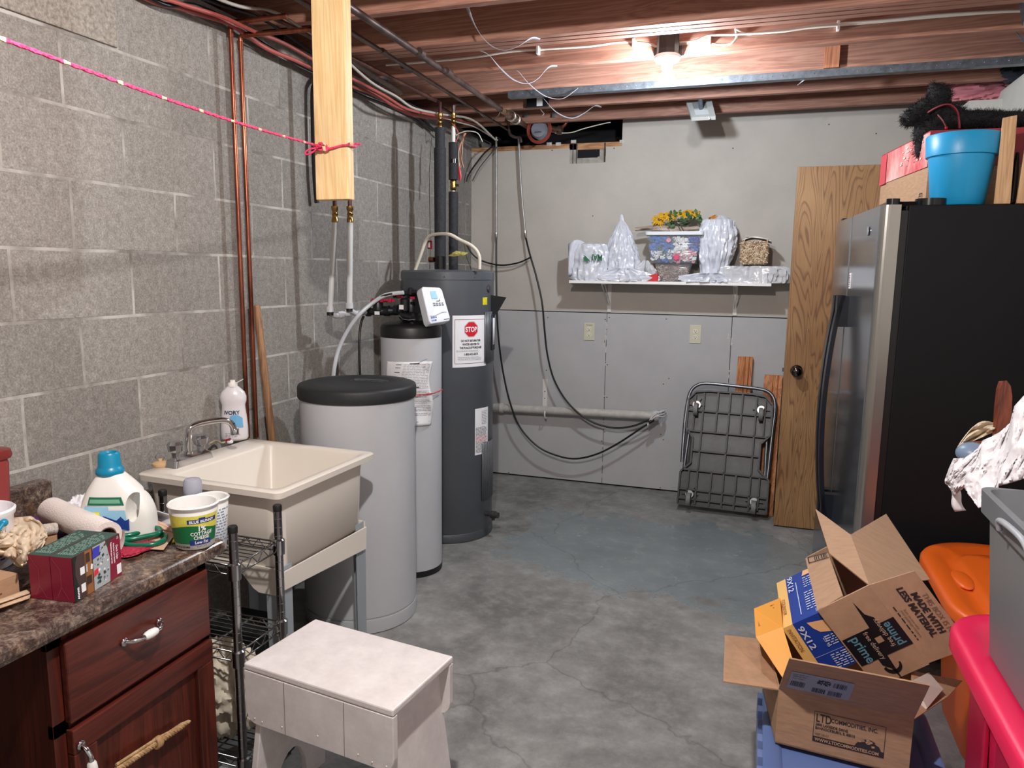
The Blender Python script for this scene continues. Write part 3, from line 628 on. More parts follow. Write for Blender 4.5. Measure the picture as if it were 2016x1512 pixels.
scribble(m, g2, .02, .078, wl-.02, .089, 2, 4, 2, .5, .008); scribble(m, g2, .03, .034, wl-.03, .055, 4, 4, 5, .5, .008)
m.build('stop_notice', [M_paper, mat('maroon_line', (120, 40, 60), .6), mat('stop_red', (204, 28, 44), .5), M_ink, mat('grey_print', (120, 120, 126), .7)], t)
ap = lambda z, px: ang(px)
m = MB(); wrap(m, hc, HR+.006, 1.28, 1.72, .96, 1.225, 0, 8); m.build('access_panel', mat('slate_panel', (104, 106, 110), .35, .3), t, 0, None, .004)
m = MB(); wrap(m, hc, HR+.012, 1.5, 1.72, 1.02, 1.21, 0, 6); wrap(m, hc, HR+.0145, 1.56, 1.66, 1.05, 1.19, 1, 4); m.build('panel_label', [mat('navy_panel', (30, 34, 50), .3), M_paper], t, 0, None, .002)
m = MB(); wrap(m, hc, HR+.006, 1.22, 1.75, .21, .53, 0, 8); m.build('access_panel', mat('slate_panel', 0), t, 0, None, .004)
b0, b1 = 1.02, 1.45; m = wrap(MB(), hc, HR+.001, b0, b1, .47, .72, 0)
g = lambda u, v: cyl(hc, HR+.0018)(b0*HR+u, .47+v)
scribble(m, g, .05, .16, .1, .235, 9, 1, 4, .6, .012); scribble(m, g, .008, .10, .1, .15, 7, 2, 6, .8, .01); scribble(m, g, .008, .065, .1, .1, 5, 3, 7, .8, .01); scribble(m, g, .008, .01, .1, .065, 8, 2, 8, .8, .01)
m.build('rating_label', [M_paper, mat('grey_print', 0), mat('dark_print', (80, 80, 86), .7), mat('red_print', (190, 70, 80), .7)], t)
m = MB(); wrap(m, hc, HR+.0015, 1.22, 1.38, 1.262, 1.3, 0, 4); m.build('yellow_sticker', mat('yellow_sticker', (230, 222, 40), .5, c2=(190, 180, 40), scale=90), t)
q = cyl(hc, HR)(1.45*HR, 1.345); MB().lathe([(.02, 0), (.018, .006), (.01, .007)], (0, 0, 0), 16, 0, Matrix.Translation(q) @ Matrix.Rotation(PI/2, 4, 'Y')).build('element_boss', mat('dark_knob', (60, 58, 66), .4), t)
q = cyl(hc, HR)(1.38*HR, .13)
m = MB().tube([q, q+Vector((.035, -.005, 0))], .013, 12).tube([q+Vector((.035, -.005, 0)), q+Vector((.06, -.008, 0))], .021, 8).tube([q+Vector((.06, -.008, 0)), q+Vector((.078, -.01, 0))], .016, 12)
m.tube([q+Vector((.047, -.006, -.03)), q+Vector((.047, -.006, .0))], .009, 8); m.build('drain_valve', mat('valve_dark', (84, 82, 82), .45, .5, var=.3, scale=60), t)
q = cyl(hc, HR)(PI/2*HR, 1.29)
MB().panel([q+Vector((0, 0, .02)), q+Vector((.0, 0, -.09)), q+Vector((.012, 0, -.095)), q+Vector((.04, 0, -.06)), q+Vector((.085, -.01, .01))], .012).build('corner_guard', mat('charcoal_tape', (30, 32, 36), .6), t)
# hose arching over the heater, tag
cable('electric_cable', 'white flexible cable arching over the top of the water heater', [Vector((.17, 2.12, 1.437)), P(829, 500, 'y', 2.12), P(838, 475, 'y', 2.12), P(850, 463, 'y', 2.1), P(882, 461, 'y', 2.04), P(905, 472, 'y', 2.04), P(930, 485, 'y', 2.04), P(943, 503, 'y', 2.05), P(944, 530, 'y', 2.05)], .009, mat('cream_cable', (214, 206, 190), .5))
t = thing('paper_tag', 'small yellow paper tag standing on top of the water heater', 'tag', P(926, 531, 'y', 2.06))
A, B, Cc, D = P(882, 504, 'y', 2.05), P(898, 494, 'y', 2.08), P(922, 498, 'y', 2.08), P(906, 505, 'y', 2.05)
m = MB().panel([A, B, P(910, 503, 'y', 2.06), P(893, 505, 'y', 2.05)], .0015).panel([B, Cc, P(911, 505, 'y', 2.05)], .0015); m.build('tag_card', mat('yellow_card', (206, 200, 110), .7, c2=(120, 110, 70), scale=120), t)
MB().tube([P(917, 502, 'y', 2.07), P(928, 532, 'y', 2.08)], .0015, 6).build('tag_wire', M_bk, t)
# insulated risers
def coupling(m, x, y, z, r, mi=0):
    m.lathe([(r*.8, -.034), (r*1.15, -.034), (r*1.15, -.02), (r*.9, -.014), (r*.9, -.004), (r*1.1, 0), (r*.9, .004), (r*.9, .014), (r*1.15, .02), (r*1.15, .034), (r*.8, .034)], (x, y, z), 20, mi)
x, y = .302, 2.15
zf = lambda py, Y: P(870, py, 'y', Y).z
t = thing('insulated_riser', 'thicker of the two foam-wrapped pipes rising from the water heater', 'pipe', (x, y, 1.44), 'foam-wrapped risers')
zt = P(858, 252, 'y', y).z; zm = P(858, 292, 'y', y).z
MB().lathe([(.03, 1.441), (.031, zm), (.008, zm)], (x, y, 0), 24).lathe([(.026, zm-.005), (.026, zt), (.008, zt)], (x, y, 0), 24).build('foam_sleeve', M_foam, t)
MB().lathe([(.0315, 1.445), (.0315, 1.51)], (x, y, 0), 24).build('tape_band', M_blackgloss, t)
zc_ = P(858, 238, 'y', y).z; m = MB(); coupling(m, x, y, zc_, .0125); m.build('brass_coupling', M_brass, t)
MB().tube([(x, y, zt-.01), (x, y, zc_-.03)], .0105, 14).build('white_pipe', M_pex, t)
MB().tube([(x-.03, y-.02, 1.492), (x-.055, y-.02, 1.492)], .014, 12).build('copper_cap', M_copper, t)
x, y = .309, 2.31
t = thing('insulated_riser', 'thinner riser behind, its foam split around a brass valve', 'pipe', (x, y, 1.44), 'foam-wrapped risers')
Zy = lambda py: P(890, py, 'y', y).z
MB().lathe([(.026, 1.441), (.026, Zy(378)), (.008, Zy(378))], (x, y, 0), 24).lathe([(.008, Zy(354)), (.026, Zy(354)), (.026, Zy(281)), (.008, Zy(281))], (x, y, 0), 24, cap=False).build('foam_sleeve', M_foam, t)
MB().lathe([(.0265, Zy(322)), (.0265, Zy(314))], (x, y, 0), 24).build('tape_band', M_blackgloss, t)
MB().tube([(x, y, Zy(285)), (x, y, Zy(246))], .0105, 14).tube([(x, y, Zy(380)), (x, y, Zy(352))], .009, 12).build('white_pipe', M_pex, t)
m = MB(); coupling(m, x, y, Zy(236), .0125); m.build('brass_coupling', M_brass, t)
m = MB().lathe([(.012, -.03), (.017, -.026), (.019, -.01), (.016, 0), (.019, .012), (.016, .026), (.011, .03)], (x, y, Zy(364)), 16).tube([(x, y, Zy(364)), (x+.035, y-.01, Zy(366))], .006, 8)
m.build('ball_valve', M_brass, t)
t = thing('gas_plug', 'small red and white device on a thin wire beside the thick riser', 'plug', P(847, 480, 'x', .15))
a = P(847, 482, 'y', 2.2); MB().box(a-Vector((.013, .01, .022)), a+Vector((.009, .01, .022))).build('body', mat('dull_red', (150, 40, 44), .5), t, .002)
MB().box(a-Vector((.006, .012, .014)), a+Vector((.003, -.008, .014))).build('white_face', M_paper, t)
MB().tube([a, P(846, 420, 'y', 2.2), P(845, 340, 'y', 2.2), P(850, 270, 'y', 2.2)], .0015, 6).tube([a, P(846, 530, 'y', 2.2)], .0015, 6).build('lead', M_bk, t)
# ================================================================ softener
sc = Vector((.39, 1.62, 0)); SR = .141
M_tank = mat('pale_grey_jacket', (190, 192, 196), .5, var=.04, scale=3)
t = thing('water_softener', 'slim grey softener tank with a black dome and white control head', 'water softener', sc)
MB().lathe([(SR-.004, 0), (SR+.001, .004), (SR+.001, .03)], sc, 48).build('foot', M_black, t)
MB().lathe([(SR, .025), (SR, 1.132)], sc, 48).build('tank_jacket', M_tank, t)
MB().lathe([(SR+.001, 1.13), (SR+.001, 1.172), (SR-.006, 1.186), (SR-.02, 1.192), (.05, 1.205), (.045, 1.225), (0, 1.225)], sc, 48).build('dome_cap', M_black, t)
# control head, seen at (735-888, 560-640)
Yh = 1.56; H = lambda px, py, Y=Yh: P(px, py, 'y', Y)
m = MB()
m.lathe([(.04, 1.2), (.04, 1.24), (.032, 1.245), (.034, 1.3), (.02, 1.32)], sc, 20)
m.tube([H(722, 614, 1.5), H(745, 613, 1.5), H(765, 612, 1.53), H(790, 612)], [.014, .018, .02, .018], 14)
m.tube([H(722, 614, 1.5), H(729, 614, 1.5)], .021, 14); m.tube([H(757, 612, 1.52), H(766, 612, 1.52)], .024, 14); m.tube([H(778, 610, 1.54), H(785, 610, 1.54)], .025, 16)
m.lathe([(.023, -.025), (.024, .012), (.02, .018)], H(744, 600, 1.5), 16); m.lathe([(.02, -.03), (.022, .02), (.014, .026)], H(797, 598), 16)
m.tube([H(775, 582), H(800, 577), H(822, 574)], .011, 10); m.lathe([(.012, -.012), (.015, .014), (.01, .018)], H(808, 574), 14); m.lathe([(.009, -.01), (.011, .01)], H(784, 583), 14)
m.box(H(812, 612, 1.6)-Vector((.02, 0, .01)), H(850, 572, 1.66)+Vector((0, .02, 0)))
m.tube([H(790, 620), H(812, 626)], .02, 12); m.tube([H(811, 634, 1.54), H(811, 645, 1.54)], .011, 10)
m.build('valve_body', mat('valve_black', (22, 22, 26), .4), t)
m = MB().tube([H(733, 592, 1.5), H(773, 592, 1.5)], .009, 8, flat=(.7, 2.2)); 
for k in range(3): a = H(737+k*16, 591, 1.498); m.box(a-Vector((.003, .022, .009)), a+Vector((.012, -.01, .009)))
m.build('bypass_knob', mat('magenta_red', (172, 24, 62), .4), t, .002)
m = MB().box(H(782, 586, 1.535)-Vector((0, .004, .002)), H(792, 583, 1.535)+Vector((0, .004, .002))).box(H(808, 588, 1.53)-Vector((0, .004, .002)), H(816, 585, 1.53)+Vector((0, .004, .002))); m.build('red_clip', mat('magenta_red', 0), t)
a = H(788, 604, 1.52); MB().box(a-Vector((.0, .012, .011)), a+Vector((.022, -.01, .009))).build('white_sticker', M_paper, t); MB().box(H(738, 618, 1.478)-Vector((.0, .003, .003)), H(747, 614, 1.478)+Vector((0, .001, .002))).build('white_sticker', M_paper, t)
m = MB().tube([H(785, 620, 1.53), H(793, 628, 1.52), H(804, 630, 1.515), H(817, 629, 1.52)], .002, 6); m.build('spring_clip', M_chrome, t)
# controller face: a slab facing right of the camera
A, B, Cc, D = H(846, 638, 1.5), H(888, 631, 1.6), H(870, 566, 1.63), H(828, 564, 1.53)
n = (B-A).cross(D-A).normalized(); back = n*-.05
m = MB(); F3 = quadf(A, B, Cc, D, 1, 1, 0)
ring = [(.06, .0), (.94, .0), (1.0, .1), (.98, .92), (.9, 1.0), (.1, 1.0), (.02, .93), (0, .08)]
fr = [F3(a, b) for a, b in ring]; bk = [q+back for q in fr]; k = len(ring)
m.add(fr+bk, [tuple(range(k)), tuple(range(k, 2*k))[::-1]]+[(i, k+i, k+(i+1) % k, (i+1) % k) for i in range(k)])
m.build('controller', mat('controller_white', (216, 220, 226), .35), t, .004)
F4 = quadf(A, B, Cc, D, 1, 1, .0012); m = MB(); wav = [(i/10, .24-.05*math.sin(i/10*PI*2)*.8) for i in range(1, 10)]
for i in range(len(wav)-1): (a, b), (c, d) = wav[i], wav[i+1]; poly(m, F4, [(a, b-.02), (c, d-.02), (c, d), (a, b)], 0)
scribble(m, F4, .12, .04, .4, .19, 2, 1, 3, .9, .08)
rect(m, F4, .68, .05, .93, .07, 2)
m.build('controller_print', [mat('soft_groove', (150, 156, 166), .5), mat('print_blue', (60, 100, 180), .6), M_ink], t)
m = MB(); rect(m, F4, .38, .66, .66, .88); m.build('display', mat('lcd_blue', (120, 180, 225), .25), t)
m = MB()
for i in range(4): rect(m, F4, .38+i*.13, .46, .47+i*.13, .5, 0); rect(m, F4, .38+i*.13, .52, .47+i*.13, .55, 0)
rect(m, F4, .56, .59, .74, .61); rect(m, F4, .71, .59, .74, .66); m.build('keypad', mat('key_grey', (96, 98, 108), .5), t)
# jacket sticker and the paper strung on it
a0, a1 = .35, 1.0; m = MB(); g = cyl(sc, SR+.0012)
for k in range(3):
    zz0 = .985+k*.02
    for i in range(10): u0 = (.2+.8*i/10)*SR; u1 = (.2+.8*(i+1)/10)*SR; z_ = lambda u: zz0+.012*math.sin(u*40+k); poly(m, g, [(u0, z_(u0)), (u1, z_(u1)), (u1, z_(u1)+.002), (u0, z_(u0)+.002)])
m.build('wave_print', mat('wave_blue', (110, 120, 140), .6), t)
t = thing('instruction_sheet', 'creased white instruction sheet tied round the softener tank with red string', 'paper', P(840, 770, 'y', 1.47))
def sheet(u, v):
    a = -.33+u*1.42; r = SR+.006+.006*math.sin(v*9+u*3)+.01*(v**3)*max(0, 1-abs(u-.05)*2)+.012*(u > .9)*math.sin(v*5)**2
    return Vector((sc.x+r*math.sin(a+.06*math.sin(v*7)), sc.y-r*math.cos(a+.06*math.sin(v*7)), .742+v*.285-.01*u*(1-v)))
MB().grid(sheet, 24, 26).build('sheet', mat('creased_paper', (236, 236, 238), .7, var=.08, scale=12), t, 0, None, .0008)
m = MB(); g = lambda u, v: sheet(u, v)+(sheet(u, v)-Vector((sc.x, sc.y, sheet(u, v).z))).normalized()*.0016
def word(u0, v0, u1, v1, mi):
    k = 3
    for i in range(k): poly(m, g, [(u0+(u1-u0)*i/k, v0), (u0+(u1-u0)*(i+1)/k, v0), (u0+(u1-u0)*(i+1)/k, v1), (u0+(u1-u0)*i/k, v1)], mi)
rd = random.Random(4)
for i in range(34):
    v = .95-i*.024
    if rd.random() < .13: continue
    if rd.random() < .25: word(.22, v, .33, v+.009, 0)
    u = .38
    while u < .93:
        wd = .03+rd.random()*.09; word(u, v, min(u+wd, .95), v+.006, 1); u += wd+.014
word(.5, .965, .72, .978, 0); word(.42, .6, .75, .615, 0); word(.05, .055, .95, .06, 0)
m.build('print', [M_ink, mat('grey_print', 0)], t)
m = MB()
for ph in (0, 2.2): m.tube([Vector((sc.x+(SR+.02)*math.sin(a), sc.y-(SR+.02)*math.cos(a), .868+.012*a+.003*math.sin(a*9+ph))) for a in [-.6+i*.09 for i in range(25)]], .0014, 6)
m.build('string', mat('red_string', (186, 40, 34), .7), t)
# ================================================================ brine tank
bc = Vector((.391, 1.127, 0)); BR = .231
t = thing('brine_tank', 'wide round grey salt tank with a black lid behind the laundry sink', 'salt tank', bc)
MB().lathe([(BR-.012, 0), (BR-.002, .004), (BR+.001, .05), (BR, .06), (BR-.0035, .0605), (BR-.0035, .066), (BR, .068), (BR-.001, .93)], bc, 72).build('tank', M_tank, t)
MB().lathe([(BR+.004, .926), (BR+.006, .93), (BR+.006, .968), (BR+.002, .977), (BR-.01, .981), (.16, .984), (.15, .981), (0, .981)], bc, 72).build('lid', mat('charcoal_lid', (34, 36, 38), .55, bump=.1, bscale=160), t)
m = MB(); cl = bc+Vector((.03, .03, .982))
m.tube([cl+Vector((math.cos(a)*.085, math.sin(a)*.03+.02, 0)) for a in [PI*.15+i*.1 for i in range(24)]], .0025, 6)
scribble(m, lambda u, v: cl+Vector((u, v, .0012)), -.08, -.01, .08, .02, 2, 0, 3, .7, .03); m.build('lid_emblem', mat('lid_grey', (90, 92, 94), .5), t)
# ---------------------------------------------------------------- softener supply lines
t = thing('supply_line', 'left of the two softener supply lines, copper above and white below', 'pipe', P(650, 625, 'y', 1.5), 'softener supply lines')
yA, yB = 1.35, 1.38
def supply(t, top, bot, Y, c):
    a = P(*top, 'y', Y); b = P(*bot, 'y', Y); a.z += .0; up = Vector((a.x, a.y, 2.34))
    MB().tube([up, a], .0088, 12).build('copper_drop', mat('dark_copper', (92, 62, 56), .4, .7), t)
    m = MB(); coupling(m, a.x, a.y, a.z-.03, .013); m.build('brass_coupling', M_brass, t)
    MB().tube([Vector((a.x, a.y, a.z-.05)), b], .0125, 14).build('white_tube', mat('frosted_pex', c, .35), t); return a, b
a, b = supply(t, (659, 408), (650, 612), yA, (206, 208, 206))
m = MB().tube([b+Vector((0, 0, .02)), b+Vector((0, 0, -.005))], .018, 12).tube([b+Vector((0, 0, -.012)), P(662, 622, 'y', 1.38), P(670, 619, 'y', 1.4), P(678, 618, 'y', 1.42)], .012, 12).tube([P(666, 621, 'y', 1.39), P(675, 619, 'y', 1.41)], .017, 12)
m.build('elbow', M_grayplas, t); MB().tube([b+Vector((0, 0, -.004)), b+Vector((0, 0, -.02))], .015, 12).tube([P(678, 618, 'y', 1.42), P(686, 617, 'y', 1.44)], .011, 12).build('black_ring', M_black, t)
t = thing('supply_line', 'right of the two softener supply lines, tinted brown', 'pipe', P(688, 612, 'y', 1.5), 'softener supply lines')
a, b = supply(t, (689, 408), (688, 605), yB, (196, 180, 168))
m = MB().tube([b+Vector((0, 0, .02)), b+Vector((0, 0, -.005))], .017, 12).tube([b+Vector((0, 0, -.012)), P(700, 617, 'y', 1.42), P(715, 615, 'y', 1.47), P(725, 614, 'y', 1.5)], .012, 12).tube([P(680, 617, 'y', 1.39), P(690, 616, 'y', 1.4)], .016, 12)
m.build('elbow', M_grayplas, t); MB().tube([b+Vector((0, 0, -.004)), b+Vector((0, 0, -.018))], .014, 12).build('black_ring', M_black, t)
cable('hose', 'white flexible hose curving from the softener valve down behind the salt tank', [H(795, 576, 1.5), H(760, 581, 1.48), H(733, 597, 1.46), H(705, 622, 1.42), H(682, 655, 1.4), H(666, 690, 1.38), H(658, 725, 1.36), H(655, 760, 1.36)], .0095, mat('milky_hose', (196, 200, 206), .3), 'hose')
cable('hose', 'black tube arching over the red softener knob', [H(792, 577, 1.5), H(768, 579, 1.48), H(748, 585, 1.47), H(737, 595, 1.47)], .005, M_bk, 'hose')
cable('hose', 'thin black tube hanging from the softener behind the salt tank', [H(716, 622, 1.48), H(710, 640, 1.47), H(707, 680, 1.45), H(709, 745, 1.44)], .0055, M_bk, 'hose')
cable('conduit', 'black conduit running up the block wall behind the timber board', [P(624, 400, 'x', .03), P(620, 350, 'x', .03), P(618, 300, 'x', .03), P(616, 190, 'x', .03), P(620, 166, 'x', .03), P(628, 158, 'x', .03), P(640, 150, 'x', .03)], .011, mat('dark_conduit', (52, 46, 44), .5), 'pipe')
# ================================================================ laundry sink
sk = thing('laundry_sink', 'cream plastic laundry tub on grey legs beside the salt tank', 'sink', (.35, .55, 0))
M_tub = mat('cream_plastic', (226, 218, 206), .38, var=.03, scale=2)
SRt = Matrix.Translation((.635, .262, 0)) @ Matrix.Rotation(math.radians(-2.0), 4, 'Z')
def sl(x, y, z): return SRt @ Vector((x, y, z))       # x: towards the wall is negative, y away from the counter
SW, SD, ST = .535, .545, .79
def rr(x0, x1, y0, y1, r, n=5):
    out = []
    for cx_, cy_, a in ((x1-r, y1-r, 0), (x0+r, y1-r, PI/2), (x0+r, y0+r, PI), (x1-r, y0+r, 3*PI/2)):
        for k in range(n+1): t_ = a+PI/2*k/n; out.append((cx_+r*math.cos(t_), cy_+r*math.sin(t_)))
    return out
def loft(m, rings, mi=0, close_last=False, smooth=True, T=None, close_first=False):
    n = len(rings[0][0]); V = [(T or (lambda *a: Vector(a)))(x, y, z) for poly_, z in rings for x, y in poly_]; F = []
    for i in range(len(rings)-1):
        for k in range(n): l = (k+1) % n; F.append((i*n+k, i*n+l, (i+1)*n+l, (i+1)*n+k))
    m.add(V, F, mi, smooth)
    if close_last: m.add(V[-n:], [tuple(range(n))], mi)
    if close_first: m.add(V[:n], [tuple(range(n))[::-1]], mi)
    return m
X0, X1 = -SD, .0; Y0, Y1 = 0, SW; dk = .105      # deck by the wall
m = MB()
loft(m, [(rr(X0+.04, X1-.07, Y0+.06, Y1-.055, .05), ST-.295), (rr(X0+.022, X1-.037, Y0+.035, Y1-.03, .045), ST-.268), (rr(X0+.015, X1-.03, Y0+.026, Y1-.026, .04), ST-.06), (rr(X0+.012, X1-.026, Y0+.022, Y1-.022, .04), ST-.02),
         (rr(X0, X1, Y0, Y1, .022), ST-.022), (rr(X0-.001, X1+.001, Y0-.001, Y1+.001, .022), ST-.004), (rr(X0+.004, X1-.004, Y0+.004, Y1-.004, .02), ST),
         (rr(X0+dk, X1-.026, Y0+.026, Y1-.026, .03), ST), (rr(X0+dk+.008, X1-.034, Y0+.034, Y1-.034, .03), ST-.01), (rr(X0+dk+.03, X1-.075, Y0+.07, Y1-.07, .04), ST-.21), (rr(X0+dk+.07, X1-.12, Y0+.11, Y1-.11, .05), ST-.24)], 0, True, True, sl, True)
m.build('basin', M_tub, sk)
# skirt under the basin, arched between the legs, then legs
def skirt(side):
    m = MB()
    if side == 'front':
        pts = [(Y0+.035, ST-.262), (Y1-.03, ST-.272), (Y1-.035, ST-.352), (Y0+.035, ST-.318)]
        m.panel([sl(X1-.03, y, z) for y, z in pts], .006)
    else:
        xs_ = [X1-.03-i*.02 for i in range(25)]; low = lambda x: ST-.335+(.06*min(1, max(0, (X1-.12-x)/.06)) if x > (X0+X1)/2 else .06*min(1, max(0, (x-X0-.12)/.06)))
        for i in range(len(xs_)-1):
            a, b = xs_[i], xs_[i+1]; y = Y0+.035 if side == 'near' else Y1-.035
            pp = [sl(a, y, ST-.25), sl(b, y, ST-.25), sl(b, y, low(b)), sl(a, y, low(a))]; m.panel(pp if side != 'near' else pp[::-1], .006)
    return m
for s_ in ('front', 'near', 'far'): skirt(s_).build('skirt', M_tub, sk)
f = quadf(sl(X1-.03, Y0+.035, ST-.325), sl(X1-.03, Y1-.035, ST-.345), sl(X1-.03, Y1-.035, ST-.265), sl(X1-.03, Y0+.035, ST-.245), SW-.07, .08, .0012)
m = MB(); el = lambda a, b, cx_, cy_, n=28, t0=0: [(cx_+a*math.cos(2*PI*k/n), cy_+b*math.sin(2*PI*k/n)+.25*a*math.cos(2*PI*k/n)) for k in range(n)]
poly(m, f, el(.034, .022, .045, .04), 1); f2 = quadf(sl(X1-.03, Y0+.035, ST-.325), sl(X1-.03, Y1-.035, ST-.345), sl(X1-.03, Y1-.035, ST-.265), sl(X1-.03, Y0+.035, ST-.245), SW-.07, .08, .002)
poly(m, f2, el(.032, .02, .045, .04), 0); f3 = lambda u, v: f2(u, v)+Vector((.0008, 0, 0)); poly(m, f3, el(.013, .016, .037, .038), 1); f5 = lambda u, v: f3(u, v)+Vector((.0008, 0, 0)); m.text('EL', .018, lambda u, v: f5(.037+u, .032+v), 0, 'CENTER', .8)
for k in range(2): poly(m, f3, [(.058, .045-k*.012), (.072, .05-k*.012), (.072, .053-k*.012), (.058, .048-k*.012)], 1)
m.build('oval_sticker', [mat('sticker_blue', (34, 60, 150), .5), M_paper], sk)
M_leg = mat('grey_leg', (150, 158, 164), .5)
for (x, y) in ((X1-.05, Y0+.06), (X1-.05, Y1-.055), (X0+.04, Y0+.06), (X0+.04, Y1-.055)):
    sx = .0; m = MB(); d = .028 if x > -.2 else -.028; e = .028 if y > .2 else -.028
    m.panel([sl(x+d*.5, y-.03, ST-.25), sl(x+d*.5, y+.03, ST-.25), sl(x+d*.5, y+.026, 0.0), sl(x+d*.5, y-.026, 0.0)], .003)
    m.panel([sl(x+d*.5, y+e, ST-.25), sl(x-d*1.3, y+e, ST-.25), sl(x-d*1.0, y+e, 0.0), sl(x+d*.5, y+e, 0.0)], .003)
    m.build('leg', M_leg, sk)
MB().lathe([(.02, ST-.56), (.02, ST-.26)], sl(-.25, .27, 0), 16).tube([sl(-.25, .27, .25), sl(-.25, .27, .18), sl(-.3, .27, .14), sl(-.38, .27, .17), sl(-.5, .27, .2)], .018, 12).build('drain_pipe', M_pex, sk)
# faucet
FZ = ST; fa = sl(X0+.055, .1, FZ)
t = thing('faucet', 'chrome two-handle faucet on the back ledge of the laundry sink', 'faucet', fa)
def fl(x, y, z): return sl(X0+.05+x, .17+y, FZ+z)
m = MB(); loft(m, [(rr(-.025, .028, -.085, .085, .008), 0), (rr(-.022, .025, -.08, .08, .01), .022), (rr(-.012, .014, -.07, .07, .01), .03)], 0, True, False, fl); m.build('base', M_chrome, t)
for s_ in (-1, 1):
    MB().lathe([(.013, .03), (.013, .045), (.022, .05), (.026, .072), (.02, .082), (0, .083)], fl(0, s_*.055, 0), 8, 0, None, False).build('handle', mat('clear_chrome', (190, 190, 196), .08, .9), t)
sp_ = [fl(0, 0, .025), P(371, 852, 'x', .152), P(378, 840, 'x', .158), P(396, 833, 'x', .168), P(425, 828, 'x', .19), P(444, 828, 'x', .205), P(456, 835, 'x', .214), P(462, 850, 'x', .216)]
m = MB().tube(spline(sp_, 6), [.0105]*43, 12)
m.lathe([(.014, -.01), (.0145, .008), (.012, .012)], sp_[-1], 14); m.lathe([(.015, .02), (.015, .036)], fl(0, 0, 0), 14); m.build('spout', M_chrome, t)
# small things on the sink ledge
q = sl(X0+.03, .02, ST); q = P(265, 912, 'z', ST)
q = Vector((max(q.x, .10), q.y, ST)) if q.x < .1 else q
t = thing('sink_plug', 'cream rubber sink plug with a wire ring on the ledge near the detergent', 'plug', q)
MB().lathe([(.021, 0), (.025, .004), (.025, .012), (.018, .016), (.006, .018), (.006, .026), (0, .027)], q, 24).build('stopper', mat('tan_rubber', (214, 180, 136), .6), t)
MB().tube([q+Vector((.013*math.cos(a)*.7, .013*math.cos(a)*.7, .032+.013*math.sin(a))) for a in [2*PI*i/20 for i in range(20)]], .0011, 6, closed=True).build('ring', M_chrome, t)
q = P(463, 866, 'z', ST)
t = thing('dish_soap_bottle', 'white pearly dish soap bottle standing on the back corner of the sink', 'bottle', q)
rz = Matrix.Translation(q) @ Matrix.Rotation(.55, 4, 'Z') @ Matrix.Diagonal((1, .62, 1, 1))
prof = [(.036, 0), (.046, .004), (.049, .012), (.049, .05), (.046, .09), (.042, .125), (.042, .138), (.047, .152), (.0475, .168), (.041, .185), (.026, .2), (.019, .206)]
MB().lathe(prof, (0, 0, 0), 40, 0, rz).build('bottle', mat('pearl_white', (226, 222, 224), .25, coat=.3), t)
m = MB().lathe([(.017, .205), (.017, .218), (.0165, .219), (.01, .22), (.009, .229), (0, .229)], q, 24).tube([q+Vector((.016, .006, .22)), q+Vector((.036, .014, .232))], .005, 4, flat=(.4, 1.6)); m.build('flip_cap', mat('cap_white', (238, 234, 230), .35), t)
def soapf(u, v, off=.0015):
    r_ = [p_ for p_ in prof]; 
    for i in range(len(r_)-1):
        if r_[i][1] <= v <= r_[i+1][1]: s_ = (v-r_[i][1])/(r_[i+1][1]-r_[i][1]); R_ = r_[i][0]*(1-s_)+r_[i+1][0]*s_; break
    else: R_ = .04
    a = -PI/2-.08+u/.043; return rz @ Vector(((R_+off)*math.cos(a), (R_+off/.62)*math.sin(a), v))
m = MB(); sf = lambda u, v: soapf(u, v)
for i in range(10):
    u0 = -.036+.072*i/10; u1 = u0+.0072; zt_ = lambda u: .088+.014*math.sin(u*60+1); zb_ = lambda u: .062-.01*math.sin(u*50)
    if i > 3: 
        for kk in range(2): poly(m, sf, [(u0, zb_(u0)+(zt_(u0)-zb_(u0))*kk/2), (u1, zb_(u1)+(zt_(u1)-zb_(u1))*kk/2), (u1, zb_(u1)+(zt_(u1)-zb_(u1))*(kk+1)/2), (u0, zb_(u0)+(zt_(u0)-zb_(u0))*(kk+1)/2)], 1)
m.text('IVORY', .02, lambda u, v: soapf(u-.001, v+.103, .0022), 0, 'CENTER', .95, .0006)
scribble(m, sf, -.024, .016, .024, .034, 3, 2, 3, .5, .008); m.build('label', [mat('ivory_navy', (26, 40, 90), .5), mat('wave_cyan', (110, 176, 220), .5), mat('pale_print', (120, 130, 160), .6)], t)
q = P(453, 872, 'z', ST); t = thing('bottle_cap', 'small red and white cap lying in front of the dish soap', 'cap', q)
MB().lathe([(.011, 0), (.012, .006), (.006, .012), (0, .012)], q, 16).build('white_ring', M_paper, t); MB().tube([q+Vector((-.02, -.004, .006)), q+Vector((.004, -.002, .014))], .006, 8).build('red_top', mat('cap_red', (150, 44, 48), .4), t)
cable('tube_scrap', 'thin clear tube scrap lying on the sink ledge behind the spout', [P(x, y, 'z', ST+.004) for x, y in ((412, 874), (425, 868), (437, 872), (446, 869))], .004, mat('yellowed_plastic', (170, 156, 130), .4), 'scrap')
# broom handle
a = P(535, 862, 'z', .80); a = P(536, 866, 'x', .055); b = P(505, 600, 'x', .03); dd = (a-b)
t = tag(MB().tube([b, b+dd*.02, a+dd*1.05], [.008, .0145, .016], 14).build('broom_handle', wood_mat('worn_handle', (168, 124, 86), (120, 84, 56), 'Z', 6, .6), None), 'worn wooden broom handle leaning in the corner behind the sink', 'handle')
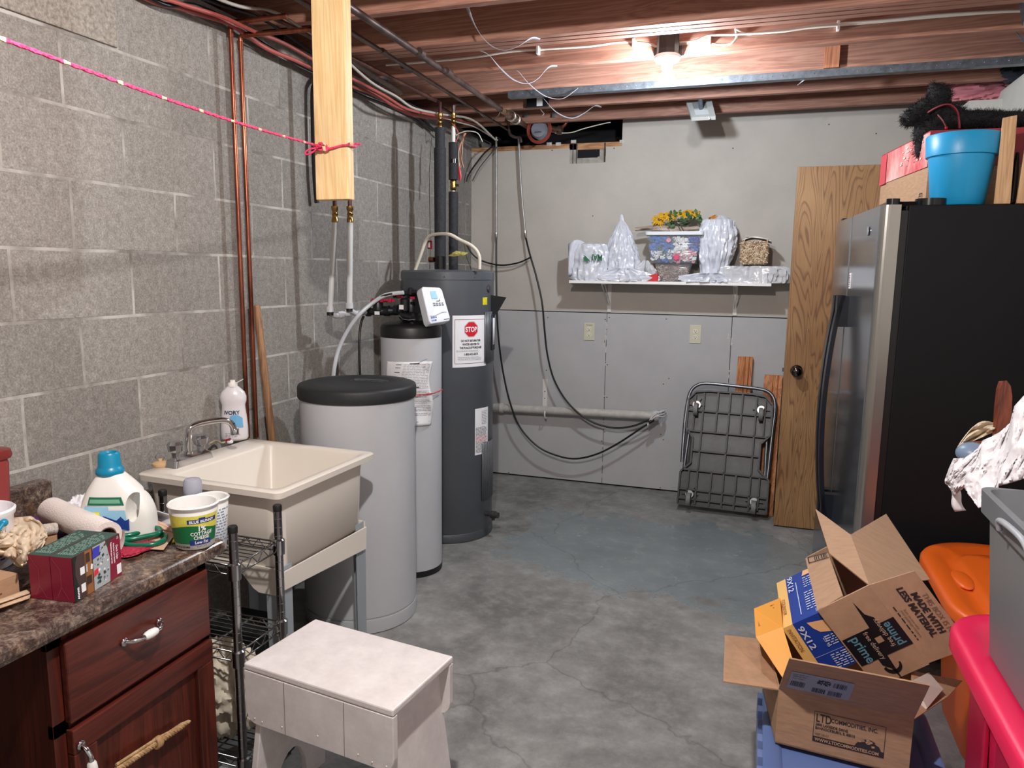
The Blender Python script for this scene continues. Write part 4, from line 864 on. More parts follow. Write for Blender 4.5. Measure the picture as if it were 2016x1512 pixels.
# ================================================================ back wall: conduits, cables, drain pipe, outlets
YB = 3.31
M_conduit = mat('grey_conduit', (172, 170, 166), .4, .35, var=.15, scale=20)
def conduit(lb, top, mid, bot, Y=YB):
    t = thing('wall_conduit', lb, 'pipe', P(*bot, 'y', Y), 'conduits with ferrules on the back wall')
    a, b, c = P(*top, 'y', Y), P(*mid, 'y', Y), P(*bot, 'y', Y)
    MB().tube(spline([a, b, c], 6), .0075, 12).build('tube', M_conduit, t)
    d = (c-b).normalized(); MB().tube([c-d*.012, c, c+d*.02, c+d*.036], [.012, .0125, .011, .008], 12).build('ferrule', M_chrome, t); return c+d*.03
e1 = conduit('left of the two thin grey conduits coming down the back wall', (977, 270), (977, 380), (977, 462))
e2 = conduit('right, slightly bowed thin grey conduit on the back wall', (1021, 272), (1026, 370), (1034, 458))
YC = 3.24
cable('black_cable', 'black cable drooping from the left conduit to the end of the white drain pipe', [e1]+[P(x, y, 'y', yy) for x, y, yy in ((977, 540, 3.28), (978, 600, 3.26), (981, 660, YC), (990, 730, YC), (1005, 795, YC), (1025, 843, YC), (1060, 880, YC), (1100, 898, YC), (1135, 903, YC), (1175, 894, YC), (1215, 874, YC), (1255, 848, YC), (1284, 829, 3.25))], .0062, M_bk)
cable('black_cable', 'black cable drooping in a wider loop from the right conduit to the drain pipe', [e2]+[P(x, y, 'y', yy) for x, y, yy in ((1043, 500, 3.28), (1056, 545, 3.26), (1067, 595, YC), (1072, 650, YC), (1078, 700, YC), (1092, 750, YC), (1120, 795, YC), (1160, 828, YC), (1205, 842, YC), (1245, 839, YC), (1284, 824, 3.25))], .0062, M_bk)
cable('black_cable', 'black cable hanging behind the heater and joining the right conduit cable', [P(x, y, 'y', yy) for x, y, yy in ((917, 478, 3.2), (930, 500, 3.22), (950, 514, 3.25), (985, 522, 3.27), (1018, 518, 3.27), (1040, 509, 3.27), (1046, 505, 3.27))], .0055, M_bk)
cable('black_cable', 'black cable curving down from the ceiling corner along the left end of the back wall', [P(x, y, 'y', 3.2) for x, y in ((975, 285), (955, 300), (935, 325), (922, 345), (918, 358))], .0055, M_bk)
cable('black_cable', 'second black cable beside the one curving down in the corner', [P(x, y, 'y', 3.25) for x, y in ((978, 290), (960, 310), (943, 332), (930, 356))], .004, mat('grey_cable', (70, 66, 66), .5))
a = P(968, 802, 'y', 3.28); b = P(1296, 819, 'y', 3.28)
t = thing('drain_pipe', 'white plastic drain pipe running low along the back wall', 'pipe', a)
MB().tube([a, b], .027, 20).build('pipe', mat('grimy_pvc', (200, 196, 188), .5, var=.15, scale=14), t)
MB().tube([a+(b-a)*.02, a+(b-a)*.05], .031, 18).tube([a+(b-a)*.055, a+(b-a)*.075], .034, 18).build('coupling', mat('pvc_fitting', (206, 204, 196), .45, var=.12, scale=30), t)
q = P(1073, 815, 'y', 3.26); m = MB().tube([q+Vector((0, -.03*math.cos(x)+.02, .032*math.sin(x))) for x in [i*.3 for i in range(-6, 7)]], .005, 8); m.build('pipe_strap', M_clip, t)
m = MB(); q = P(1292, 818, 'y', 3.25); rd = random.Random(3)
m.lathe([(.02, -.03), (.034, -.015), (.032, .012), (.02, .028)], (0, 0, 0), 12, 0, Matrix.Translation(q) @ Matrix.Rotation(1.3, 4, 'Y'))
for k in range(5):
    p_ = [P(1272+rd.random()*12, 838-rd.random()*6, 'y', 3.22), P(1283+rd.random()*6, 826-rd.random()*10, 'y', 3.215), P(1296+rd.random()*12, 808+rd.random()*14, 'y', 3.23), P(1304+rd.random()*8, 806+rd.random()*14, 'y', 3.27)]
    m.tube(spline(p_, 5), .004, 6, flat=(1, 2))
m.build('tie_wrap', mat('clear_tape', (206, 204, 204), .3), t)
MB().tube([P(1277, 832, 'y', 3.215), P(1287, 826, 'y', 3.22)], .012, 10).build('black_tape', M_bk, t)
a = P(1069, 746, 'y', BACK-.006); b = P(1078, 800, 'y', BACK-.006)
t = thing('wall_strip', 'short white perforated strip on the wall above the drain pipe', 'bracket', a)
MB().box((a.x, BACK-.012, b.z), (b.x-.004, BACK-.004, a.z)).build('strip', M_white, t, .001)
m = MB()
for k in (.45, .7): z = a.z+(b.z-a.z)*k; m.box(((a.x+b.x)/2-.005, BACK-.0128, z-.003), ((a.x+b.x)/2+.001, BACK-.0118, z+.003))
m.build('screw', M_bk, t)
def outlet(px, py, lb):
    c = P(px, py, 'y', BACK-.008); t = thing('wall_outlet', lb, 'outlet', c, 'ivory outlets under the shelf')
    MB().box(c-Vector((.036, .002, .058)), c+Vector((.036, .004, .058))).build('cover_plate', mat('ivory_plate', (204, 200, 176), .4), t, .002)
    for s_ in (1, -1):
        o = c+Vector((0, -.0035, .0195*s_)); m = MB().prism([(.0165*math.cos(k*PI/10), max(-.0135, min(.0135, .0165*math.sin(k*PI/10)))) for k in range(20)], .002, 0, Matrix.Translation(o) @ Matrix.Rotation(PI/2, 4, 'X'), -.001)
        s_o = m.build('socket', mat('ivory_socket', (222, 218, 198), .4), t)
        m = MB().box(o+Vector((-.008, -.0018, -.002)), o+Vector((-.0058, -.0009, .007))).box(o+Vector((.0055, -.0018, -.002)), o+Vector((.0077, -.0009, .006))).box(o+Vector((-.003, -.0018, -.010)), o+Vector((.0025, -.0009, -.005)))
        m.build('slots', M_ink, s_o)
    MB().lathe([(.0028, 0), (0, .001)], (0, 0, 0), 10, 0, Matrix.Translation(c+Vector((0, -.0025, 0))) @ Matrix.Rotation(PI/2, 4, 'X')).build('screw', mat('ivory_socket', 0), t)
    return t
o1 = outlet(1160, 653, 'left ivory wall outlet with a pencilled word on its plate')
c = P(1160, 653, 'y', BACK-.011); MB().text('Freezer', .014, lambda u, v: c+Vector((u, .0002, v+.04)), 0, 'CENTER').build('pencil_note', mat('pencil', (90, 84, 70), .8), o1)
outlet(1369, 658, 'right ivory wall outlet with a plain plate')
# ================================================================ shelf
YS0, YS1, ZS = 3.10, BACK-.002, 1.386
xl, xr = P(1120, 557, 'y', YS0).x, P(1519, 557, 'y', YS0).x
t = thing('wall_shelf', 'long white shelf on two white brackets, loaded with bags and tubs', 'shelf', (xl, YS0, ZS))
MB().box((xl, YS0, ZS-.018), (xr, YS1, ZS)).build('board', mat('shelf_white', (236, 234, 232), .4), t, .002)
for px in (1197, 1447):
    x = P(px, 600, 'y', 3.3).x; m = MB()
    for s_ in (-.009, .009): m.panel([(x+s_, 3.125, ZS-.02), (x+s_*.6, BACK-.004, ZS-.155), (x+s_*.6, BACK-.004, ZS-.17), (x+s_*1.2, 3.11, ZS-.02)], .002)
    m.box((x-.012, BACK-.008, ZS-.205), (x+.012, BACK-.004, ZS-.02)).box((x-.011, 3.11, ZS-.023), (x+.011, BACK-.004, ZS-.0185)); m.build('bracket', M_white, t)
M_bag = mat('white_plastic_bag', (220, 224, 234), .2, trans=.1, coat=.5, spec=.7, bump=.6, bscale=22)
M_bag2 = mat('clear_plastic_bag', (222, 224, 228), .18, alpha=.8, spec=.8, coat=.3, bump=.6, bscale=22)
def crumple(m, c, prof, depth, seed, amp=.12, seg=88, lean=(0, 0), fold=5, ridge=.5, mi=0):
    """a bag: prof [(half width, height)] with folds running up it"""
    n = len(prof); pr = []
    for i in range(n-1):
        for k in range(8): t_ = k/8; pr.append((prof[i][0]*(1-t_)+prof[i+1][0]*t_, prof[i][1]*(1-t_)+prof[i+1][1]*t_))
    pr.append(prof[-1]); hmax = prof[-1][1]; V = []; F = []
    for j, (r, z) in enumerate(pr):
        for k in range(seg):
            a = 2*PI*k/seg; q = Vector((math.cos(a)*1.7+seed*9.1, math.sin(a)*1.7+seed*3.7, z*9)); q2 = Vector((math.cos(a)*fold+seed, math.sin(a)*fold, z*4+seed))
            k_ = 1+amp*(noise.noise(q)*1.2+ridge*1.5*(1-3*abs(noise.noise(q2)))+1.3*(.4-1.8*abs(noise.noise(q*1.7+q2*.3)))+.8*(.4-2*abs(noise.noise(Vector((q.x*3.2, q.y*3.2, q.z*1.5)))))+.3*(.4-2*abs(noise.noise(q*6))))
            V.append(Vector((c[0]+r*math.cos(a)*k_+lean[0]*z/hmax, c[1]+min(r, depth)*math.sin(a)*k_*(1 if r < depth else 1)+lean[1]*z/hmax, c[2]+max(0.0005, z+amp*.25*r*noise.noise(q*2)*(z > .001)))))
    for j in range(len(pr)-1):
        for k in range(seg): l = (k+1) % seg; F.append((j*seg+k, j*seg+l, (j+1)*seg+l, (j+1)*seg+k))
    m.add(V, F, mi, True); m.add(V[:seg], [tuple(range(seg))[::-1]], mi, True); m.add(V[-seg:], [tuple(range(seg))], mi, True); return m
YO = 3.205
X_ = lambda px: P(px, 520, 'y', YO).x
Zp = lambda py, px=1300: P(px, py, 'y', YO).z
# printed shopping bag
c = Vector((X_(1163), YO, ZS)); hb = Zp(478)-ZS
t = thing('shopping_bag', 'squat white shopping bag with green lettering upside down, left end of the shelf', 'bag', c)
m = crumple(MB(), c, [(.10, 0), (.128, .012), (.125, .06), (.13, .12), (.128, .18), (.1, hb-.01), (.045, hb+.002), (.004, hb)], .1, 2.3, .07, fold=4)
m.build('bag_body', M_bag, t)
m = MB(); a = P(1122, 482, 'y', YO-.03); m.grid(lambda u, v: P(1119+u*34, 480+v*62-8*math.sin(u*3)*(1-v), 'y', YO-.07-.02*math.sin(u*5+v*3)), 10, 12); m.build('bag_handle', M_bag, t, 0, None, .0015)
cx_ = X_(1178); g = lambda u, v: Vector((cx_+u, YO-.122-.0*u, Zp(508)+v))
rot = lambda f_, an: (lambda u, v: f_(u*math.cos(an)-v*math.sin(an), u*math.sin(an)+v*math.cos(an)))
m = MB(); gr = rot(g, PI-.05); m.text('MAI', .05, lambda u, v: gr(u-.05, v-.016), 0, 'LEFT', .8, .0016); m.text('MAIN ST', .016, lambda u, v: gr(u-.04, v-.04), 1, 'LEFT', .9)
m2 = lambda a, l, w: [(-.0, -w), (l, 0), (0, w)]
for k in range(7):
    an = 2.6+k*.45; gl = rot(lambda u, v: g(-.045+u, v-.004), an); poly(m, gl, [(0, 0), (.018, .004), (.03, 0), (.018, -.004)], 0)
m.build('bag_print', [mat('leaf_green', (24, 104, 60), .6), mat('grey_print', 0)], t)
# tall cone bag
c = Vector((X_(1228), YO+.01, ZS)); hc_ = Zp(421)-ZS
t = thing('shopping_bag', 'tall plain white bag gathered to a point, next to the printed bag', 'bag', c)
crumple(MB(), c, [(.085, 0), (.1, .01), (.1, .06), (.1, .13), (.088, .2), (.066, .27), (.038, .34), (.014, hc_-.04), (.006, hc_)], .085, 5.1, .1, lean=(-.028, .01), fold=6).build('bag_body', M_bag, t)
c = Vector((X_(1236), YO-.06, ZS)); t = tag(crumple(MB(), c, [(.15, 0), (.165, .012), (.15, .03), (.11, .055), (.06, .075), (.01, .08)], .045, 8.4, .25, fold=9, ridge=.8).build('crumpled_bag', M_bag, None), 'crumpled white plastic lying in front of the tall bag', 'bag')
c = Vector((X_(1272), YO-.02, ZS)); t = tag(crumple(MB(), c, [(.05, 0), (.06, .01), (.055, .06), (.035, .1), (.012, .128)], .05, 11.4, .22, fold=6, ridge=.8).build('crumpled_bag', M_bag2, None), 'small puffed clear plastic bag against the clear tub', 'bag')
a, b = X_(1246), X_(1300); tag(MB().add([(a, YO-.09, ZS+.001), (b, YO-.09, ZS+.001), (b, YO+.04, ZS+.001), (a+.03, YO+.04, ZS+.001), (a+.01, YO-.09, ZS+.012), (b, YO-.088, ZS+.05), (b, YO+.04, ZS+.05), (a+.04, YO+.04, ZS+.02)], [(0, 3, 2, 1), (4, 5, 6, 7), (0, 1, 5, 4), (1, 2, 6, 5), (2, 3, 7, 6), (3, 0, 4, 7)]).build('red_napkins', mat('red_paper', (200, 28, 40), .6), None, .002), 'folded red paper packet wedged under the clear tub', 'packet')
# clear tubs
def taper(m, c, w0, d0, w1, d1, z0, z1, r=.02, mi=0, floor=True, rim=0):
    T = lambda x, y, z: Vector((c.x+x, c.y+y, z)); loft(m, [(rr(-w0/2, w0/2, -d0/2, d0/2, r), z0), (rr(-w1/2, w1/2, -d1/2, d1/2, r), z1)], mi, False, True, T, floor); return m
M_clear = mat('clear_tub_plastic', (226, 232, 242), .12, alpha=.1, spec=.7)
cb = Vector((X_(1328), YO-.005, ZS)); z0_, z1_ = ZS+.001, Zp(519)
w0_, w1_ = X_(1356)-X_(1302), X_(1364)-X_(1291)
t = thing('clear_tub', 'lower clear tub filled with brown shredded paper, under the flower tub', 'tub', cb)
taper(MB(), cb, w0_, .13, w1_, .17, z0_, z1_).build('tub_wall', M_clear, t, 0, None, .002)
m = MB(); rd = random.Random(8)
for k in range(420):
    u, v, s_ = rd.random()*2-1, rd.random()*2-1, rd.random(); ww = (w0_+(w1_-w0_)*s_)/2-.009; d_ = (.13+.04*s_)/2-.008
    if rd.random() < .6: v = -1 if rd.random() < .8 else 1
    p_ = Vector((cb.x+u*ww, cb.y+v*d_, z0_+.006+s_*(z1_-z0_-.02))); a = rd.random()*6; l = .012
    m.tube([p_, p_+Vector((math.cos(a)*l, rd.random()*.003, math.sin(a)*l*.7)), p_+Vector((math.cos(a+1)*l*1.6, 0, math.sin(a+1)*l))], .0016, 3, rd.randrange(3), cap=False)
taper(m, cb, w0_-.02, .108, w1_-.02, .148, z0_+.004, z1_-.012, mi=3)
tag(m.build('shredded_filling', [mat('shred_tan', (176, 146, 122), .8), mat('shred_brown', (120, 90, 74), .8), mat('shred_pale', (206, 188, 168), .8), mat('shred_dark', (96, 72, 60), .9)], t), None, None, None, 'stuff')
w0u, w1u = X_(1367)-X_(1279), X_(1379)-X_(1272); zu0, zu1 = z1_+.002, Zp(463)
t = thing('flower_tub', 'clear tub of blue, white and pink artificial flowers with a white lid', 'tub', (cb.x, cb.y, zu0))
taper(MB(), cb, w0u, .17, w1u, .2, zu0, zu1).build('tub_wall', M_clear, t, 0, None, .002)
taper(MB(), cb, w1u+.012, .215, w1u+.016, .22, zu1-.004, zu1+.016, .02).box((cb.x-w1u/2, cb.y-.1, zu1+.008), (cb.x+w1u/2, cb.y+.1, zu1+.014)).build('tub_lid', mat('lid_white', (226, 232, 236), .35), t)
def blossom(m, p_, r, mi, rd, up=None, n=5):
    nrm = Vector((rd.uniform(-.7, .7), -1, rd.uniform(-.3, .8))).normalized() if up is None else up; u = nrm.orthogonal().normalized(); v = nrm.cross(u); a0_ = rd.random()*6
    for k in range(n):
        a = a0_+2*PI*k/n; d_ = u*math.cos(a)+v*math.sin(a); e = u*math.cos(a+PI/2)+v*math.sin(a+PI/2)
        m.add([p_, p_+d_*r*.6+e*r*.45+nrm*r*.25, p_+d_*r+nrm*r*.3, p_+d_*r*.6-e*r*.45+nrm*r*.25], [(0, 1, 2, 3)], mi, True)
m = MB(); rd = random.Random(12)
for k in range(330):
    u, s_ = rd.random()*2-1, rd.random(); v = -1 if rd.random() < .75 else rd.random()*2-1
    ww = (w0u+(w1u-w0u)*s_)/2-.014; p_ = Vector((cb.x+u*ww, cb.y+v*(.17+.03*s_)/2*.84, zu0+.012+s_*(zu1-zu0-.03)))
    un, sn = u, s_
    if sn > .5 and un < .0: mi = 0 if rd.random() < .8 else 4
    elif sn > .4 and un < .6 and un > -.05: mi = 1
    elif sn > .5: mi = 3 if rd.random() < .7 else 0
    elif un > .0: mi = 2 if rd.random() < .6 else 1
    else: mi = 1 if rd.random() < .55 else (4 if rd.random() < .5 else 0)
    blossom(m, p_, .011+rd.random()*.007, mi, rd)
blossom(m, Vector((cb.x+.02, cb.y-.086, zu0+.035)), .02, 5, rd, Vector((0, -1, .1)), 7); blossom(m, Vector((cb.x-.03, cb.y-.094, zu1-.035)), .016, 2, rd, Vector((0, -1, .1)), 6)
taper(m, cb, w0u-.04, .12, w1u-.04, .14, zu0+.006, zu1-.02, mi=6)
tag(m.build('artificial_flowers', [mat('petal_blue', (70, 112, 186), .7), mat('petal_white', (222, 222, 220), .7), mat('petal_pink', (214, 140, 150), .7), mat('petal_navy', (60, 66, 140), .7), mat('leaf_grey', (84, 104, 96), .7), mat('petal_hotpink', (214, 70, 110), .7), mat('stem_dark', (60, 80, 110), .9)], t), None, None, None, 'stuff')
# driftwood and sunflowers
a, b = P(1250, 459, 'y', YO-.03), P(1385, 450, 'y', YO-.03); zt_ = zu1+.02
a.z = max(a.z, zt_+.01); pts = [a+(b-a)*s_+Vector((0, .01*math.sin(s_*9), .006*math.sin(s_*7))) for s_ in [i/12 for i in range(13)]]
t = tag(MB().tube([p_+Vector((0, 0, .004)) for p_ in pts], [.011, .013, .014, .016, .02, .02, .019, .021, .017, .015, .013, .012, .01], 10).tube([pts[4], pts[4]+Vector((-.06, -.02, .006)), pts[4]+Vector((-.1, -.02, .0))], [.008, .006, .005], 8).build('driftwood', mat('driftwood', (196, 182, 170), .9, c2=(110, 92, 80), scale=26, stretch=(.3, 1, 3), bump=.4, bscale=60)), 'pale driftwood stick lying on the lid of the flower tub', 'driftwood')
t = thing('sunflower_bunch', 'bunch of yellow artificial sunflowers lying on the driftwood', 'flowers', P(1340, 445, 'y', YO))
m = MB(); rd = random.Random(5); ctr = P(1338, 432, 'y', YO)
for k in range(64):
    p_ = P(1318+rd.random()*66, 419+rd.random()*26, 'y', YO+rd.uniform(-.09, .04)); an = rd.uniform(-.6, PI+.6); l = .022+rd.random()*.02
    d_ = Vector((math.cos(an), rd.uniform(-.8, .3), math.sin(an))).normalized(); e = d_.cross(Vector((0, -1, .3))).normalized(); dn = Vector((0, -.2, -.3))
    m.add([p_, p_+d_*l*.5+e*l*.3, p_+d_*l+dn*l*.3, p_+d_*l*.5-e*l*.3], [(0, 1, 2, 3)], rd.randrange(2), True)
m.build('leaves', [mat('leaf_dark', (36, 66, 42), .7), mat('leaf_mid', (66, 104, 58), .7)], t)
for px, py, sd, rr_ in ((1297, 433, 1, .033), (1293, 442, 2, .022), (1307, 425, 3, .028), (1318, 424, 4, .032), (1352, 419, 5, .032), (1364, 420, 6, .03), (1340, 420, 7, .022), (1398, 431, 8, .028)):
    m = MB(); rd = random.Random(sd); p_ = P(px, py, 'y', YO-.03+rd.uniform(-.02, .02)); rr_ *= 1.6; nrm = Vector((-(1340-px)*-.012, -.55, .75)).normalized(); u = nrm.orthogonal().normalized(); v = nrm.cross(u)
    for ring in range(2):
        for k in range(18):
            a = 2*PI*(k+.5*ring)/18+rd.random()*.12; d_ = u*math.cos(a)+v*math.sin(a); e = u*math.cos(a+PI/2)+v*math.sin(a+PI/2); l = rr_*(1-.15*ring)*(.85+rd.random()*.3); cu_ = nrm*(-.25+.2*ring)*l
            m.add([p_+d_*l*.2, p_+d_*l*.6+e*l*.11+cu_*.2, p_+d_*l+cu_, p_+d_*l*.6-e*l*.11+cu_*.2], [(0, 1, 2, 3)], 0 if px < 1390 else 2, True)
    m.sphere(p_+nrm*.004, rr_*.17, 10, 6, 1); m.build('flower_head', [mat('petal_yellow', (240, 186, 28), .6, var=.15, scale=90), mat('seed_brown', (120, 76, 20), .8), mat('petal_orange', (214, 140, 40), .6)], t)
m = MB()
for a_, b_ in (((1325, 440), (1316, 457)), ((1330, 438), (1325, 455)), ((1338, 440), (1347, 456)), ((1334, 440), (1340, 456))): m.tube([P(*a_, 'y', YO-.05), P(*b_, 'y', YO-.055)], .0025, 6)
m.build('stems', mat('stem_olive', (70, 66, 44), .8), t)
# big bag right of the tubs
c = Vector((X_(1405), YO+.01, ZS)); hb = Zp(424, 1405)-ZS
t = tag(crumple(MB(), c, [(.07, 0), (.075, .02), (.08, .08), (.098, .16), (.112, .23), (.11, .29), (.085, hb-.03), (.03, hb), (.004, hb)], .095, 14.2, .09, lean=(.012, .0), fold=6, ridge=.7).build('shopping_bag', M_bag, None), 'large white plastic bag standing right of the flower tub', 'bag')
c = Vector((X_(1400), YO-.07, ZS)); tag(crumple(MB(), c, [(.12, 0), (.13, .01), (.11, .03), (.06, .05), (.01, .058)], .04, 17.7, .3, fold=9, ridge=.9).build('crumpled_bag', M_bag, None), 'crumpled white plastic in front of the large standing bag', 'bag')
c = Vector((X_(1481), YO-.02, ZS)); tag(crumple(MB(), c, [(.19, 0), (.2, .01), (.2, .05), (.19, .085), (.16, .098), (.01, .1)], .075, 21.3, .1, seg=96, fold=9, ridge=.7).build('clear_bag', M_bag2, None), 'clear plastic bag of crumpled plastic lying under the straw-filled bag', 'bag')
c = Vector((X_(1484), YO+.0, ZS+.108)); t = thing('straw_bag', 'clear bag packed square with straw, its top folded white', 'bag', c)
wS = X_(1512)-X_(1456); hS = Zp(476)-c.z
m = MB(); loft(m, [(rr(-wS/2+.012, wS/2-.012, -.07, .07, .02), 0), (rr(-wS/2, wS/2, -.085, .085, .03), .02), (rr(-wS/2, wS/2, -.085, .085, .03), hS-.02), (rr(-wS/2+.01, wS/2-.01, -.07, .07, .03), hS)], 0, True, True, lambda x, y, z: Vector((c.x+x, c.y+y, c.z+z)), True)
rd = random.Random(9)
for k in range(420):
    u = rd.random()*2-1; z = rd.random()*hS*.94+.006; p_ = c+Vector((u*(wS/2-.01), -.087, z)); a = rd.random()*6; l = .009+rd.random()*.012
    m.tube([p_, p_+Vector((math.cos(a)*l, -.002, math.sin(a)*l))], .0016, 3, 1+rd.randrange(3), cap=False)
m.build('straw', [mat('straw_base', (184, 158, 130), .8), mat('straw_pale', (236, 220, 194), .5), mat('straw_tan', (206, 180, 146), .6), mat('straw_brown', (130, 100, 72), .8)], t)  # strands in pale, tan and brown straw, picked at random
m = MB().grid(lambda u, v: c+Vector(((u-.42)*wS*1.0, -.08+v*.15, hS+.006+.012*math.sin(u*4)+.02*u*(1-u)+.006*math.sin(v*5))), 12, 8).grid(lambda u, v: c+Vector(((u-.42)*wS*.8, -.086+v*.1, hS+.028-.018*u)), 10, 4); m.build('folded_top', mat('fold_white', (232, 226, 220), .5), t, 0, None, .003)
# ================================================================ door, boards, cart
dx0 = 2.072; dw = .762; DY = 2.87
dr = thing('door_1', None, None, (dx0, DY, .008)); tag(dr, kind='structure')
MB().box((dx0, DY-.0, .008), (dx0+dw, DY+.035, 2.008)).build('door_slab', oak_mat(), dr, .0015)
kc = P(1569, 732, 'y', DY-.05); kc = Vector((kc.x, DY, kc.z))
kM = Matrix.Translation(kc) @ Matrix.Rotation(PI/2, 4, 'X')
MB().lathe([(.033, 0), (.031, .006), (.018, .01), (.012, .022), (.014, .03), (.026, .042), (.029, .054), (.024, .064), (.01, .068), (0, .068)], (0, 0, 0), 32, 0, kM).build('door_knob', mat('dark_nickel', (96, 92, 90), .1, 1), dr)
MB().box((dx0-.009, DY+.008, kc.z-.01), (dx0+.001, DY+.026, kc.z+.01)).build('latch', M_steel, dr)
for z in (.25, 1.0, 1.75): MB().tube([(dx0+dw+.006, DY+.036, z), (dx0+dw+.006, DY+.036, z+.09)], .006, 8).build('hinge', M_steel, dr)
struct(MB().box((dx0+dw+.012, DY-.01, 0), (2.99, DY+.1, 2.3)).build('trim_2', mat('offwhite_wall', 0)))
# planks
M_plank = wood_mat('knotty_pine', (206, 140, 88), (150, 84, 44), 'Z', 5, .6)
def plank(lb, tl, tr, y0, y1, zlow, wdt):
    a = P(*tl, 'y', y0); b = P(*tr, 'y', y0); w_ = b.x-a.x; h = a.z
    pr = [(0, 0), (w_*.46, 0), (w_*.5, .006), (w_*.54, 0), (w_*.74, 0), (w_*.78, .006), (w_*.82, 0), (w_, 0), (w_, .018), (0, .018)]
    dx = wdt; V0 = [Vector((a.x+dx+x, y1+d, zlow)) for x, d in pr]; V1 = [Vector((a.x+x, y0+d, h)) for x, d in pr]; n = len(pr)
    return tag(MB().add(V0+V1, [tuple(range(n))[::-1], tuple(range(n, 2*n))]+[(i, (i+1) % n, n+(i+1) % n, n+i) for i in range(n)]).build('plank', M_plank), lb, 'plank', 'knotty boards behind the platform cart')
plank('short end of a grooved board showing above the platform cart', (1453, 702), (1483, 702), 3.31, 3.24, .002, -.02)
plank('long grooved knotty board standing between the cart and the door', (1505, 738), (1541, 740), 3.31, 3.05, .002, -.012)
# platform cart
A = P(1352, 770, 'y', 3.215); B = P(1513, 778, 'y', 3.2); D = P(1333, 997, 'y', 3.02); E_ = P(1508, 1022, 'y', 2.99)
D.z = .035; E_.z = .03; D = Vector((P(1333, 995, 'z', .035).x, 3.0, .035)); E_ = Vector((P(1508, 1015, 'z', .03).x, 2.985, .03))
ux = (E_-D).normalized(); W_ = (E_-D).length; up_ = ((A-D)+(B-E_))*.5; H_ = up_.length; uz = (up_-ux*up_.dot(ux)).normalized(); un = ux.cross(uz).normalized()      # un faces the wall or the camera
if un.y > 0: un = -un
ct = thing('platform_cart', 'black folding platform cart leaning upside down against the wall, wheels towards the room', 'cart', D)
K = lambda x, z, d=0: D+ux*(x*W_)+uz*(z*H_)+un*d
M_cart = mat('cart_black', (24, 26, 32), .42)
out = [(0.0, 0), (0.0, .28), (.11, .36), (.11, .58), (0.02, .66), (.02, .92), (.1, .985), (.25, 1.0), (.75, 1.0), (.9, .985), (.98, .92), (.98, .66), (.88, .58), (.88, .36), (1.0, .28), (1.0, 0)]
m = MB().panel([K(x, z, 0) for x, z in out], .004) if un.dot((K(0, 0)-K(1, 0)).cross(K(0, 1)-K(0, 0))) > 0 else MB().panel([K(x, z, 0) for x, z in out][::-1], .004)
m.build('deck', mat('cart_deck', (30, 32, 38), .38, c2=(62, 64, 68), scale=7), ct)
m = MB()
def rib(x0, z0, x1, z1, d=.036, th=.0052):
    a, b = K(x0, z0), K(x1, z1); s_ = (b-a).normalized().cross(un).normalized()*th
    m.hexa([a-s_, b-s_, b+s_, a+s_, a-s_+un*d, b-s_+un*d, b+s_+un*d, a+s_+un*d])
for i in range(len(out)): rib(*out[i], *out[(i+1) % len(out)])
for z, x0, x1 in ((.13, 0, 1), (.3, 0.02, .98), (.47, .11, .88), (.64, .04, .96), (.82, .02, .98), (.05, 0, 1)): rib(x0, z, x1, z)
for x, z0, z1 in ((.2, 0, .98), (.36, 0, .3), (.5, 0, .64), (.64, 0, .3), (.8, 0, .98), (.36, .64, .99), (.5, .64, 1), (.64, .64, .99), (.1, .02, .3), (.9, .02, .3), (.1, .64, .96), (.9, .64, .96)): rib(x, z0, x, z1)
m.build('ribs', M_cart, ct)
for x, z in ((.12, .87), (.86, .87), (.13, .09), (.86, .09)):
    m = MB()
    for k in range(6): a = k*PI/3; a_ = K(x, z)+ux*.012*math.cos(a)+uz*.012*math.sin(a); b_ = K(x, z)+ux*.05*math.cos(a)+uz*.05*math.sin(a); s_ = (b_-a_).normalized().cross(un)*.002; m.hexa([a_-s_, b_-s_, b_+s_, a_+s_, a_-s_+un*.026, b_-s_+un*.026, b_+s_+un*.026, a_+s_+un*.026])
    m.build('caster_mount', M_cart, ct)
    c0 = K(x, z, .03); cw = K(x, z-.045, .062)
    m = MB().tube([c0, c0+un*.006], .024, 16)
    for s_ in (-.014, .014): m.panel([c0+ux*s_+uz*.016, c0+ux*s_-uz*.02, cw+ux*s_-uz*.008, cw+ux*s_+uz*.012+un*.008], .002)
    cs = m.build('caster', M_chrome, ct)
    MB().tube([cw-ux*.013, cw-ux*.011, cw+ux*.011, cw+ux*.013], [.036, .04, .04, .036], 28).build('wheel', mat('grey_rubber', (120, 120, 118), .6), cs)
hh = [K(-.0, .36, -.012), K(-.01, .7, -.012), K(0, .9, -.012), K(.03, 1.0, -.012), K(.1, 1.055, -.012), K(.22, 1.075, -.012), K(.5, 1.07, -.012), K(.8, 1.06, -.012), K(.92, 1.04, -.012), K(.99, .98, -.012), K(1.01, .88, -.012), K(1.0, .7, -.012), K(.985, .3, -.012)]
MB().tube(spline(hh, 6), .011, 12).tube([K(.03, .3, -.012), K(.05, .62, -.012)], .010, 10).tube([K(.955, .3, -.012), K(.945, .62, -.012)], .010, 10).build('folded_handle', mat('grey_tube', (120, 122, 128), .3, .8), ct)
